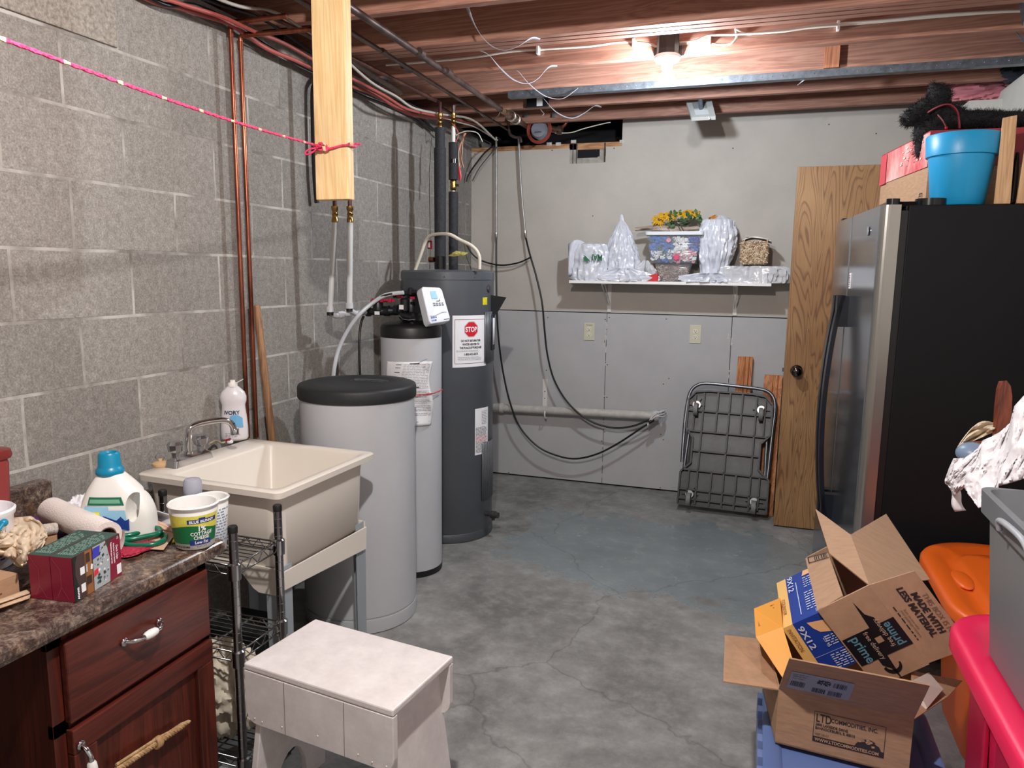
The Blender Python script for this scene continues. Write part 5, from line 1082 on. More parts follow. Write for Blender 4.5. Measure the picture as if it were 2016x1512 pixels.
# ================================================================ refrigerator
FO = Vector((2.308, 1.44, 0)); fw = Vector((-.0715, .9974, 0)).normalized(); fd = Vector((.9974, .0715, 0)).normalized(); FH = 1.68
R_ = lambda s_, d, z: FO+fw*s_+fd*d+Vector((0, 0, z))
fr = thing('refrigerator', 'large refrigerator with stainless doors and black sides, objects stacked on top', 'refrigerator', FO)
FW = .905
MB().hexa([R_(.005, .088, .02), R_(FW-.005, .088, .02), R_(FW-.005, .66, .02), R_(.005, .66, .02), R_(.005, .088, FH-.002), R_(FW-.005, .088, FH-.002), R_(FW-.005, .66, FH-.002), R_(.005, .66, FH-.002)]).build('cabinet', mat('black_side', (13, 14, 18), .6, spec=.25, bump=.06, bscale=300), fr, .003)
MB().hexa([R_(.01, .06, .05), R_(FW-.01, .06, .05), R_(FW-.01, .09, .05), R_(.01, .09, .05), R_(.01, .06, FH-.02), R_(FW-.01, .06, FH-.02), R_(FW-.01, .09, FH-.02), R_(.01, .09, FH-.02)]).build('gasket', M_black, fr)
M_ss = mat('stainless', (150, 154, 160), .16, .9); M_sse = mat('stainless_edge', (168, 166, 160), .3, .85)
DS = .52
def door(s0, s1, z0=.06, z1=FH):
    m = MB(); n = 6; pr = [(s0, .062)]+[(s0+.028-.028*math.cos(k*PI/2/n), .028-.028*math.sin(k*PI/2/n)+.0) for k in range(n+1)]
    pr += [(s1-.004, 0), (s1, .004), (s1, .062)]; k = len(pr)
    lo = [R_(a, b, z0) for a, b in pr]; hi = [R_(a, b, z1) for a, b in pr]
    m.add(lo+hi, [tuple(range(k))[::-1], tuple(range(k, 2*k))]); 
    for i in range(k):
        j = (i+1) % k; m.add([lo[i], lo[j], hi[j], hi[i]], [(0, 1, 2, 3)], 1 if i < 6 else 0, 0 < i < 8)
    return m
d1_ = door(0, DS).build('door', [M_ss, M_sse], fr); d2_ = door(DS+.006, FW).build('door', [M_ss, M_sse], fr)
MB().hexa([R_(.0, .01, .0), R_(FW, .01, .0), R_(FW, .06, .0), R_(0, .06, .0), R_(.0, .01, .055), R_(FW, .01, .055), R_(FW, .06, .055), R_(0, .06, .055)]).build('kick_grille', M_black, fr)
M_hd = mat('handle_black', (30, 34, 42), .3)
def fhandle(s_, par):
    z0, z1 = .36, 1.35; pts = []
    for k in range(25):
        v = k/24; bow = .03+.045*math.sin(PI*v)**.7; pts.append((z0+(z1-z0)*v, bow))
    m = MB(); w_ = .021
    for k in range(24):
        (za, ba), (zb, bb) = pts[k], pts[k+1]
        m.hexa([R_(s_-w_, -ba, za), R_(s_+w_, -ba, za), R_(s_+w_, -ba+.018, za), R_(s_-w_, -ba+.018, za), R_(s_-w_, -bb, zb), R_(s_+w_, -bb, zb), R_(s_+w_, -bb+.018, zb), R_(s_-w_, -bb+.018, zb)])
    for za, zb in ((z0, z0+.13), (z1-.13, z1)): m.hexa([R_(s_-w_, -.045, za), R_(s_+w_, -.045, za), R_(s_+w_, .0, za), R_(s_-w_, .0, za), R_(s_-w_, -.045, zb), R_(s_+w_, -.045, zb), R_(s_+w_, .0, zb), R_(s_-w_, .0, zb)])
    return m.build('door_handle', M_hd, par)
fhandle(DS-.035, d1_); fhandle(DS+.045, d2_)
q = R_(.19, -.001, P(1716, 454, 'x', 2.3).z); mm = Matrix.Translation(q) @ Matrix.Rotation(-PI/2, 4, 'Y')
MB().lathe([(.017, 0), (.017, .003), (.012, .005), (0, .005)], (0, 0, 0), 24, 0, mm).build('badge', mat('badge_silver', (206, 208, 212), .2, .8), fr)
MB().hexa([R_(.06, .02, FH-.002), R_(.2, .02, FH-.002), R_(.2, .3, FH-.002), R_(.06, .3, FH-.002), R_(.065, .03, FH+.016), R_(.19, .03, FH+.016), R_(.19, .3, FH+.016), R_(.065, .3, FH+.016)]).tube([R_(.03, .04, FH), R_(.03, .04, FH+.022)], .022, 16).tube([R_(.07, .17, FH), R_(.07, .17, FH+.024)], .05, 20).build('hinge_cover', M_blackgloss, fr)
MB().hexa([R_(FW-.07, .01, FH-.002), R_(FW-.02, .01, FH-.002), R_(FW-.02, .1, FH-.002), R_(FW-.07, .1, FH-.002), R_(FW-.07, .01, FH+.014), R_(FW-.02, .01, FH+.014), R_(FW-.02, .1, FH+.014), R_(FW-.07, .1, FH+.014)]).build('hinge_cover', M_blackgloss, fr, .002)
t = thing('fridge_magnet', 'small white strip thermometer stuck on the refrigerator door', 'thermometer', P(1678, 553, 'x', 2.28))
q = P(1679, 553, 'x', 2.283); s_q = (q-FO).dot(fw)
MB().hexa([R_(s_q-.014, -.004, q.z-.032), R_(s_q+.014, -.004, q.z-.032), R_(s_q+.014, 0, q.z-.032), R_(s_q-.014, 0, q.z-.032), R_(s_q-.014, -.004, q.z+.032), R_(s_q+.014, -.004, q.z+.032), R_(s_q+.014, 0, q.z+.032), R_(s_q-.014, 0, q.z+.032)]).build('case', M_paper, t, .001)
m = MB(); g = lambda u, v: R_(s_q-u, -.0048, q.z+v)
for k in range(6): rect(m, g, -.008, -.026+k*.009, .009, -.021+k*.009, k % 2)
m.build('scale', [mat('dark_print', 0), mat('red_print', 0)], t)
# ---- on top of the refrigerator
zf_ = FH+.002
bx = thing('cardboard_box', 'cardboard box with a red lid on the refrigerator, behind the blue pot', 'box', R_(.26, .2, zf_))
n1 = Vector((2.487, 1.70, zf_)); f1 = P(1755, 390, 'z', zf_+.0); f1 = Vector((2.405, 2.27, zf_)); e_ = Vector((.49, .03, 0)); zt2 = 1.963
bxp = [n1, n1+e_, f1+e_, f1]
MB().hexa([q+Vector((0, 0, 0)) for q in bxp]+[Vector((q.x, q.y, zt2-.012)) for q in bxp]).build('carton', M_card, bx, .001)
o_ = [(-1, -1), (1, -1), (1, 1), (-1, 1)]; ld = [Vector((q.x+a*.004, q.y+b*.004, 0)) for q, (a, b) in zip(bxp, o_)]
zl = zt2-.125
m = MB().hexa([Vector((q.x, q.y, zl)) for q in ld]+[Vector((q.x, q.y, zt2)) for q in ld])
m.build('lid', [mat('faded_red_print', (206, 178, 168), .8, c2=(196, 64, 72), scale=5, stretch=(1, 2, 1))], bx)
MB().hexa([Vector((q.x, q.y, zt2-.0)) for q in ld]+[Vector((q.x, q.y, zt2+.004)) for q in ld]).hexa([ld[0]+Vector((-.001, -.003, zl)), ld[1]+Vector((0, -.003, zl)), ld[1]+Vector((0, 0, zl)), ld[0]+Vector((-.001, 0, zl)), ld[0]+Vector((-.001, -.003, zt2+.004)), ld[1]+Vector((0, -.003, zt2+.004)), ld[1]+Vector((0, 0, zt2+.004)), ld[0]+Vector((-.001, 0, zt2+.004))]).build('red_lid_face', mat('lid_red', (150, 42, 50), .6), bx)
f = quadf(Vector((f1.x, f1.y, zf_)), Vector((n1.x, n1.y, zf_)), Vector((n1.x, n1.y, zt2)), Vector((f1.x, f1.y, zt2)), .57, zt2-zf_, .0015)
m = MB(); rect(m, f, .50, .035, .535, .038); rect(m, f, .50, .062, .535, .065); rect(m, f, .50, .035, .503, .065); rect(m, f, .532, .035, .535, .065); scribble(m, f, .506, .04, .53, .06, 2, 0, 2, .8, .006)
m.build('stamp', M_ink, bx)
fl_ = lambda u, v: f(u, v)+Vector((-.0055, 0, 0)); rd = random.Random(6); m = MB(); 
for k in range(26):
    u = .26+rd.random()*.25; v = .17+rd.random()*.09; rect(m, fl_, u, v, u+.004+rd.random()*.02, v+.003+rd.random()*.004, rd.randrange(2))
rect(m, fl_, 0.0, .152, .08, zt2-zf_-.002, 2)
m.build('worn_print', [mat('pinkish_print', (190, 110, 116), .8), mat('pale_print2', (222, 206, 196), .8), mat('rose_patch', (196, 72, 80), .8)], bx)
pc = Vector((2.566, 1.575, zf_)); t = thing('flower_pot', 'bright blue plastic flower pot standing on the refrigerator', 'pot', pc)
zp = 1.925-zf_
MB().lathe([(.08, 0), (.084, .004), (.104, zp-.075), (.112, zp-.073), (.117, zp-.004), (.114, zp), (.108, zp-.003), (.1, zp-.075), (.078, .01), (0, .01)], pc, 64).build('pot', mat('sky_blue_plastic', (28, 148, 200), .4), t)
M_stick = wood_mat('pale_pine_block', (214, 176, 134), (182, 140, 98), 'Z', 5, .6)
def stick(lb, b0, b1, t0, t1, Y, dpt):
    a, b, c_, d = P(*b0, 'y', Y), P(*b1, 'y', Y), P(*t1, 'y', Y), P(*t0, 'y', Y); a.z = b.z = zf_; dv = Vector((.012, dpt, 0))
    return tag(MB().hexa([a, b, b+dv, a+dv, d, c_, c_+dv, d+dv]).build('timber_offcut', M_stick, None, .002), lb, 'timber', 'pine offcuts standing on the refrigerator')
stick('tall pine offcut standing right of the blue pot', (1956, 402), (1989, 402), (1974, 232), (2003, 226), 1.50, .05)
stick('second pine offcut at the right edge, beside the tall one', (2000, 402), (2030, 402), (2017, 292), (2046, 285), 1.50, .05)
tag(MB().tube([P(1990, 400, 'y', 1.56), P(1993, 395, 'y', 1.56), P(2000, 330, 'y', 1.56), P(2004, 300, 'y', 1.56)], [.012, .014, .012, .006], 12).build('black_bottle', M_blackgloss), 'slim black object squeezed between the two pine offcuts', 'object')
# ---- stuffed black dog lying on the box
dg = thing('stuffed_dog', 'black curly stuffed dog with a red harness lying on the red box lid', 'stuffed toy', Vector((2.6, 1.85, zt2)))
YD = 1.80; D_ = lambda px, py, y=YD: P(px, py, 'y', y)
E = [(D_(1905, 238), (.16, .075, .035)), (D_(1958, 240), (.14, .07, .03)), (D_(1868, 232), (.06, .06, .045)), (D_(1850, 225), (.04, .045, .055)), (D_(1842, 205), (.042, .045, .04)), (D_(1850, 188), (.04, .042, .04)),
     (D_(1825, 212), (.04, .038, .035)), (D_(1806, 222), (.036, .034, .03)), (D_(1790, 234), (.03, .03, .03)), (D_(1836, 248), (.05, .045, .05)), (D_(1818, 262), (.035, .035, .05)), (D_(1812, 285), (.02, .022, .05)), (D_(1845, 262), (.05, .05, .03)),
     (D_(1838, 177), (.022, .02, .028)), (D_(1988, 228), (.07, .03, .016))]
for c_, r in E:
    pass
m = MB()
for c_, r in E: m.sphere(c_, r, 20, 12, zmin=(zt2+.007 if c_.x > 2.49 else None))
db = m.build('body', mat('black_plush', (16, 16, 19), .9), dg); md = db.modifiers.new('remesh', 'REMESH'); md.mode = 'VOXEL'; md.voxel_size = .008; md.use_smooth_shade = True
m = MB(); rd = random.Random(2)
for c_, r in E:
    area = (r[0]*r[1]+r[1]*r[2]+r[0]*r[2]); n_ = int(area*150000)
    for k in range(min(n_, 2600)):
        th = rd.random()*2*PI; z = rd.random()*2-1; s_ = math.sqrt(1-z*z); d_ = Vector((s_*math.cos(th), s_*math.sin(th), z)); p_ = c_+Vector((d_.x*r[0], d_.y*r[1], d_.z*r[2]))
        if p_.z < zt2+.004 and p_.x > 2.48: continue
        if any(c2 is not c_ and ((p_.x-c2.x)/r2[0])**2+((p_.y-c2.y)/r2[1])**2+((p_.z-c2.z)/r2[2])**2 < .9 for c2, r2 in E): continue
        g_ = (Vector((d_.x/r[0], d_.y/r[1], d_.z/r[2])).normalized()+Vector((rd.uniform(-1, 1), rd.uniform(-1, 1), rd.uniform(-1.1, .7)))*.75).normalized(); l = .007+rd.random()*.011
        w_ = g_.orthogonal().normalized()*.0009; e = p_+g_*l+Vector((rd.uniform(-.004, .004), 0, rd.uniform(-.004, .004))); m.add([p_-w_, p_+w_, (p_+e)/2+w_*.8, e, (p_+e)/2-w_*.8], [(0, 1, 2, 3, 4)], 0 if rd.random() < .85 else 1)
tag(m.build('fur', [mat('black_fur', (18, 18, 22), .7), mat('brownish_fur', (48, 42, 42), .7)], dg), None, None, None, 'stuff')
m = MB().sphere(D_(1813, 207, YD-.036), .005, 12, 8).sphere(D_(1838, 206, YD-.045), .004, 12, 8).sphere(D_(1775, 236, YD-.02), .008, 12, 8); m.build('glass_eye', mat('eye_gloss', (40, 36, 36), .05), dg)
m = MB(); 
m.tube(spline([D_(1827, 222, YD-.05), D_(1840, 214, YD-.058), D_(1858, 207, YD-.062), D_(1872, 208, YD-.062), D_(1884, 220, YD-.066), D_(1888, 240, YD-.072), D_(1889, 252, YD-.066)], 6), .009, 4, flat=(.4, 1))
m.tube(spline([D_(1846, 226, YD-.058), D_(1856, 238, YD-.062), D_(1862, 250, YD-.06)], 5), .007, 4, flat=(.4, 1)); m.build('harness', mat('dark_red_strap', (126, 34, 48), .5), dg)
MB().sphere(D_(1863, 252, YD-.062), .006, 14, 10).build('bell', mat('red_bell', (170, 30, 40), .15), dg)
# cloths tucked on the top of the right wall
def cloth(name, lb, cat, c_, rx, ry, rz_, seed, m_, amp=.3, **kw):
    return tag(MB().sphere(c_, (rx, ry, rz_), 48, 28, 0, None, amp, 2.6, seed, None, True).build(name, m_), lb, cat)
m = MB(); Yp = 2.95
ring = [P(x, y, 'y', Yp) for x, y in ((1888, 170), (1905, 166), (1930, 165), (1945, 172), (1962, 168), (1975, 174), (1968, 182), (1950, 188), (1932, 191), (1912, 188), (1896, 182))]
ctr = sum(ring, Vector())/len(ring)
tag(MB().sphere(ctr, (.165, .05, .045), 48, 24, 0, None, .35, 2.2, 31, None, True).build('pink_cloth', mat('dusty_pink_cloth', (206, 128, 138), .9)), 'dusty pink cloth tucked on top of the right wall under the joists', 'cloth')
tag(MB().sphere(P(1992, 142, 'y', 2.75)+Vector((.05, 0, 0)), (.1, .08, .05), 40, 20, 0, None, .3, 2.4, 41, None, True).build('dark_cloth', mat('navy_cloth', (44, 50, 62), .9)), 'dark navy cloth stuffed on top of the right wall beside the pink one', 'cloth')
tag(MB().tube([P(1912, 196, 'y', 3.3), P(1938, 212, 'y', 3.28)], .003, 6).build('string', mat('twine', (150, 120, 80), .9)), 'thin twine hanging near the top of the right wall', 'string')
a = P(2008, 0, 'y', 1.7); b = P(2012, 60, 'y', 2.0)
tag(MB().panel([P(2004, -8, 'y', 1.60), P(2030, -8, 'y', 1.60), P(2024, 40, 'y', 1.8), P(2012, 50, 'y', 1.8)], .004).panel([P(1998, 62, 'y', 2.0), P(2040, 92, 'y', 2.0), P(2040, 105, 'y', 2.0), P(2012, 82, 'y', 2.0)], .004).build('duct_strip', M_steel), 'strip of shiny sheet metal at the top right corner of the view', 'metal')
# ================================================================ counter and cabinet
ZC = .745; XF = .66
t = thing('countertop', 'dark brown speckled laminate worktop with rounded front edge and backsplash', 'countertop', (.35, -.6, ZC-.04))
M_lam = laminate_mat(); Y0c, Y1c = -1.28, .0
pr = [(.04, ZC-.038), (.04, ZC)]+[(XF-.016+.016*math.sin(k*PI/10*.5*2), ZC-.016+.016*math.cos(k*PI/10)) for k in range(0, 6)]+[(XF, ZC-.026), (XF-.004, ZC-.036), (XF-.014, ZC-.04)]
n = len(pr); lo = [Vector((x, Y0c, z)) for x, z in pr]; hi = [Vector((x, Y1c, z)) for x, z in pr]
m = MB().add(lo+hi, [tuple(range(n)), tuple(range(n, 2*n))[::-1]]); m.add(lo+hi, [(i, n+i, n+(i+1) % n, (i+1) % n) for i in range(n)], 0, False); m.build('worktop', M_lam, t)
MB().box((.04, Y0c, ZC), (.088, -.003, ZC+.1)).build('backsplash', M_lam, t, .006)
cb_ = thing('base_cabinet', 'dark cherry base cabinet with one drawer and one door under the worktop', 'cabinet', (.34, -.26, 0))
M_ch = wood_mat('cherry_stain', (92, 38, 28), (58, 20, 16), 'Y', 4, .32, 10, False); M_chz = wood_mat('cherry_stile', (96, 40, 28), (60, 22, 16), 'Z', 4, .32, 10, False)
CY0, CY1, CX, CT = -.478, -.034, .612, ZC-.041
m = MB().box((.06, CY0, .0), (CX, CY0+.016, CT)).box((.06, CY1-.016, 0), (CX, CY1, CT)).box((.06, CY0, 0), (.07, CY1, CT)).box((.06, CY0, .09), (CX, CY1, .105)).box((CX-.07, CY0, 0), (CX-.06, CY1, .1)); m.build('carcass', M_chz, cb_)
m = MB().box((CX, CY0, .1), (CX+.014, CY0+.035, CT)).box((CX, CY1-.03, .1), (CX+.014, CY1, CT)).box((CX, CY0, CT-.03), (CX+.014, CY1, CT)).box((CX, CY0, .485), (CX+.014, CY1, .515)).box((CX, CY0, .1), (CX+.014, CY1, .13)); m.build('face_frame', M_chz, cb_, .001)
xd = CX+.015
dw_ = MB().box((xd, -.452, .508), (xd+.018, -.048, .684)).build('drawer', M_ch, cb_, .004)
def pull(p, q, par):
    """chrome pull with a white middle between two feet"""
    p, q = Vector(p), Vector(q); d = (q-p); o = Vector((.026, 0, 0)); m = MB()
    for a in (p, q): m.sphere(a+Vector((.004, 0, 0)), (.005, .010, .010), 16, 10)
    m.tube(spline([p, p+o*.6+d*.08, p+o+d*.22, p+o*1.05+d*.34], 5), [.006]*8+[.0055]*8, 10).tube(spline([q, q+o*.6-d*.08, q+o-d*.22, q+o*1.05-d*.34], 5), [.006]*8+[.0055]*8, 10)
    h = m.build('handle', M_chrome, par); n_ = d.normalized()
    a, b = p+o*1.05+d*.32, q+o*1.05-d*.32; MB().tube([a, a+(b-a)*.12, a+(b-a)*.5, b-(b-a)*.12, b], [.006, .009, .0105, .009, .006], 18).build('porcelain_grip', mat('porcelain', 0), h)
a = P(243, 1262, 'x', xd+.018); b = P(312, 1226, 'x', xd+.018); zz = (a.z+b.z)/2; pull((xd+.018, a.y, zz), (xd+.018, b.y, zz), dw_)
m = MB(); y0, y1, z0, z1 = -.452, -.046, .04, .494
m.box((xd, y0, z1-.055), (xd+.02, y1, z1)).box((xd, y0, z0), (xd+.02, y1, z0+.055)).box((xd, y0, z0+.055), (xd+.02, y0+.055, z1-.055), 1).box((xd, y1-.055, z0+.055), (xd+.02, y1, z1-.055), 1).box((xd, y0+.05, z0+.05), (xd+.008, y1-.05, z1-.05), 1)
d_ = m.build('door', [M_ch, M_chz], cb_, .003)
a = P(157, 1466, 'x', xd+.02); pull((xd+.02, a.y, a.z), (xd+.02, a.y+.004, a.z-.1), d_)
t = thing('braided_cord', 'knotted tan braided cord fixed slantwise across the cabinet door', 'cord', P(300, 1462, 'x', xd+.02))
A = P(372, 1419, 'x', xd+.026); B = P(228, 1516, 'x', xd+.026); A.x = B.x = xd+.027; k_ = (A*.54+B*.46); dn = (B-A).normalized(); pp = dn.cross(Vector((1, 0, 0)))
m = MB()
for ph in (0, 2*PI/3, 4*PI/3): m.tube([A+(B-A)*(i/60)+pp*(.0045*math.sin(i*.9+ph)*(min(1, i/6)))+Vector((.003*math.cos(i*.9+ph), 0, 0)) for i in range(61)], [.0025+.002*min(1, i/8) for i in range(61)], 7)
m.tube([A+Vector((0, 0, -.003)), k_+pp*.01, B+pp*.012], .0035, 7); m.build('braid', mat('tan_cord', (196, 162, 116), .8, c2=(140, 104, 66), scale=60), t)
m = MB()
for k in range(3): m.tube([k_+dn*(-.004+k*.005)+pp*(.011*math.cos(a_))+Vector((.001+.009*math.sin(a_), 0, 0)) for a_ in [2*PI*i/14 for i in range(14)]], .0038, 7, closed=True)
m.build('knot', mat('tan_cord', 0), t)
# knee space: far panel under the worktop
tag(MB().box((.06, -1.26, 0), (CX, -1.245, CT)).build('cabinet_side', M_chz), 'dark side panel at the far left end of the worktop', 'panel')
# ---------------------------------------------------------------- things on the worktop
zc = ZC+.001
jc = Vector((.395, -.068, zc)); ja = math.radians(22)
JM = Matrix.Translation(jc) @ Matrix.Rotation(ja, 4, 'Z')
t = thing('detergent_jug', 'white laundry detergent jug with teal cap and moulded handle', 'jug', jc)
m = MB(); HJ = .168
def jring(s_):
    w = .088 if s_ < .35 else .088-.062*((s_-.35)/.65)**1.7; d = .047 if s_ < .55 else .047-.022*((s_-.55)/.45)**1.5; cx_ = -.004*s_-.012*s_*s_; return w, d, cx_
def jp(a, s_, off=0):
    w, d, cx_ = jring(s_); c_, s2 = math.cos(a), math.sin(a); e = .62; r = 1
    return JM @ Vector((cx_+(w+off)*math.copysign(abs(c_)**e, c_), (d+off)*math.copysign(abs(s2)**e, s2), s_*HJ))
nu, nv = 56, 24; hole = lambda x, z: ((x-.052)/.017)**2+((z-.088)/.036)**2 < 1
V = []; F = []
for j in range(nv+1):
    for i in range(nu): V.append(jp(2*PI*i/nu, max(.0, j/nv)))
for j in range(nv):
    for i in range(nu): l = (i+1) % nu; F.append((j*nu+i, j*nu+l, (j+1)*nu+l, (j+1)*nu+i))
m.add(V, F, 0, True); m.add(V[:nu], [tuple(range(nu))[::-1]]); m.add(V[-nu:], [tuple(range(nu))])
body = m.build('jug_body', mat('jug_white', (232, 230, 224), .3, coat=.2), t)
# the hollow behind the handle, cut through the body
ck = MB().tube([JM @ Vector((.05, -.08, .045)), JM @ Vector((.05, .08, .045))], .001, 8)
cut = MB(); prr = [(.050+.015*math.cos(a), .086+.036*math.sin(a)) for a in [2*PI*i/24 for i in range(24)]]
cut.add([JM @ Vector((x, -.09, z)) for x, z in prr]+[JM @ Vector((x, .09, z)) for x, z in prr], [tuple(range(24)), tuple(range(24, 48))[::-1]]+[(i, 24+i, 24+(i+1) % 24, (i+1) % 24) for i in range(24)])
co = cut.build('cutter', M_black, None); 
import bmesh
for ob_ in (body, co):
    bm_ = bmesh.new(); bm_.from_mesh(ob_.data); bmesh.ops.remove_doubles(bm_, verts=bm_.verts, dist=1e-5); bmesh.ops.recalc_face_normals(bm_, faces=bm_.faces); bm_.to_mesh(ob_.data); bm_.free()
md = body.modifiers.new('hole', 'BOOLEAN'); md.operation = 'DIFFERENCE'; md.object = co; md.solver = 'EXACT'
bpy.context.view_layer.update(); dg_ = bpy.context.evaluated_depsgraph_get(); nm = bpy.data.meshes.new_from_object(body.evaluated_get(dg_)); body.modifiers.clear(); body.data = nm; bpy.data.objects.remove(co)
for p_ in nm.polygons: p_.use_smooth = True
try: nm.set_sharp_from_angle(angle=.9)
except Exception: pass
cc = JM @ Vector((-.018, 0, HJ))
MB().lathe([(.031, -.004), (.033, 0), (.033, .008), (.0285, .014), (.0265, .018), (.0255, .046), (.022, .052), (.018, .052), (.016, .047), (0, .047)], cc, 40).build('cap', mat('teal_cap', (0, 128, 164), .35), t)
m = MB(); jl_ = lambda u, v, off=.0015: jp(-PI/2+.0+u/.07, v/HJ, off)
def jrect(u0, v0, u1, v1, mi, nn=8, off=.0015):
    for i in range(nn): poly(m, lambda a, b: jl_(a, b, off), [(u0+(u1-u0)*i/nn, v0), (u0+(u1-u0)*(i+1)/nn, v0), (u0+(u1-u0)*(i+1)/nn, v1), (u0+(u1-u0)*i/nn, v1)], mi)
jrect(-.046, .03, .02, .082, 0); jrect(-.046, .082, -.0, .092, 0, 6, .0016); jrect(-.036, .095, .022, .115, 1); jrect(-.03, .1, .016, .11, 2, 6, .0022)
jrect(-.02, .05, -.008, .078, 3, 3, .0024); poly(m, lambda a, b: jl_(a, b, .0026), [(-.012, .04), (.022, .03), (.024, .06), (.016, .055), (.01, .066), (.004, .056), (-.004, .068), (-.01, .056)], 4)
m.build('jug_label', [mat('sky_print', (150, 200, 226), .5), mat('label_green', (20, 104, 80), .5), mat('label_palegreen', (110, 170, 140), .5), mat('label_yellow', (236, 222, 60), .5), mat('label_blue', (22, 60, 140), .5)], t)
# cottage cheese tub and its neighbour
def tub(c, r0, r1, h): return [(r0-.004, 0), (r0, .003), (r0+(r1-r0)*.9, h-.018), (r1-.002, h-.016), (r1-.002, h-.012), (r1, h-.01), (r1+.003, h-.003), (r1, h), (r1-.005, h-.002), (r1-.007, h-.02), (r0-.003, .004), (0, .004)]
cp = Vector((.617, -.054, zc)); t = thing('cottage_cheese_tub', 'empty tub printed 1% cottage cheese at the front corner of the worktop', 'tub', cp)
r0, r1, hC = .045, .058, .112
MB().lathe(tub(cp, r0, r1, hC), cp, 56).build('tub', mat('tub_white', (234, 232, 228), .35), t)
def cf(u, v, off=.0007): r = r0+(r1-r0)*.9*(v/(hC-.018))+off; a = -PI/2+.52+u/.05; return Vector((cp.x+r*math.cos(a), cp.y+r*math.sin(a), cp.z+v))
m = MB(); N_ = 40
for i in range(N_):
    u0 = -.13+.20*i/N_; u1 = u0+.20/N_; zw = lambda u: .058+.007*math.sin(u*38+1.6); zb = lambda u: .018-.0*u
    for a_, b_, mi in ((zw, lambda u: .090, 0), (zb, zw, 1)):
        for k in range(3):
            q = lambda u, s_: (u, a_(u)+(b_(u)-a_(u))*s_); poly(m, cf, [q(u0, k/3), q(u1, k/3), q(u1, (k+1)/3), q(u0, (k+1)/3)], mi)
g1 = lambda u, v: cf(u, v, .0013); g2_ = lambda u, v: cf(u, v, .0019)
def crect(u0, v0, u1, v1, mi, f, nn=6):
    for i in range(nn): a, b = u0+(u1-u0)*i/nn, u0+(u1-u0)*(i+1)/nn; poly(m, f, [(a, v0), (b, v0), (b, v1), (a, v1)], mi)
crect(-.004, .070, .062, .081, 2, g1); crect(.02, .081, .034, .085, 2, g1, 2)
m.text('BLUE BUNNY', .0098, lambda u, v: g2_(.0+u, .072+v), 3, 'LEFT', .92, .0003)
m.text('1%', .018, lambda u, v: g2_(.026+u, .0505+v), 3, 'CENTER', .9, .0006); m.text('COTTAGE', .0125, lambda u, v: g2_(.026+u, .0395+v), 3, 'CENTER', .86, .0003); m.text('CHEESE', .0125, lambda u, v: g2_(.026+u, .029+v), 3, 'CENTER', .86, .0003)
crect(-.002, .014, .05, .0265, 2, g1); m.text('Low Fat', .011, lambda u, v: g2_(.026+u, .0175+v), 3, 'CENTER', .9, .0002); m.text('Small Curd', .006, lambda u, v: g2_(.026+u, .008+v), 4, 'CENTER', .9); m.text('NET WT 24 OZ (680g)', .0055, lambda u, v: g2_(-.045+u, .0085+v), 4, 'LEFT', .8, .0003)
m.build('tub_print', [mat('print_yellow', (232, 222, 96), .5, c2=(196, 190, 60), scale=25), mat('print_green', (12, 104, 58), .5), mat('print_navy', (30, 50, 120), .5), M_paper, M_ink], t)
c2_ = Vector((.600, .0, zc)); c2_ = Vector((.585, -.045+.0, zc)); q = P(412, 1052, 'z', zc); c2_ = Vector((.545, -.052, zc))
c2_ = Vector((.615, .062, .0)); 
cR = P(420, 1045, 'z', .655)
t = thing('small_tub', 'second empty tub with pale blue print, half hidden behind the cottage cheese tub', 'tub', (.600, .09, .67))
rk = Vector((.545, .086, .672)); hT = .150
MB().lathe(tub(rk, .036, .047, hT), rk, 48).build('tub', mat('tub_white', 0), t)
m = MB(); f_ = lambda u, v: Vector((rk.x+(.0364+.0100*v/(hT-.018))*math.cos(-.6+u/.05), rk.y+(.0364+.0100*v/(hT-.018))*math.sin(-.6+u/.05), rk.z+v))
scribble(m, f_, -.06, .03, .06, .125, 12, 0, 3, .8, .012); m.build('print', mat('pale_blue_print', (110, 140, 176), .6), t)
bq = Vector((.52, .035, 0)); 
t = thing('small_bottle', 'short bottle with a frosted cap and pink and purple label behind the tubs', 'bottle', (.5, .12, .672)); bq = Vector((.462, .115, .672)); hb_ = .185
MB().lathe([(.02, 0), (.023, .004), (.024, hb_-.045)], bq, 28).build('bottle', mat('pink_liquid', (222, 166, 150), .3), t)
MB().lathe([(.0235, hb_-.045), (.0245, hb_-.04), (.0245, hb_-.012), (.02, hb_-.003), (0, hb_)], bq, 28).build('cap', mat('frosted_cap', (190, 192, 206), .25, trans=.3), t)
m = MB(); 
for i in range(12):
    a = -1.9+i*.16; q = lambda a_, z_: Vector((bq.x+.0246*math.cos(a_), bq.y+.0246*math.sin(a_), bq.z+z_)); m.add([q(a, hb_-.075), q(a+.16, hb_-.075), q(a+.16, hb_-.058+.008*(i+1)/12), q(a, hb_-.058+.008*i/12)], [(0, 1, 2, 3)])
m.build('label', mat('purple_label', (60, 30, 90), .5), t)
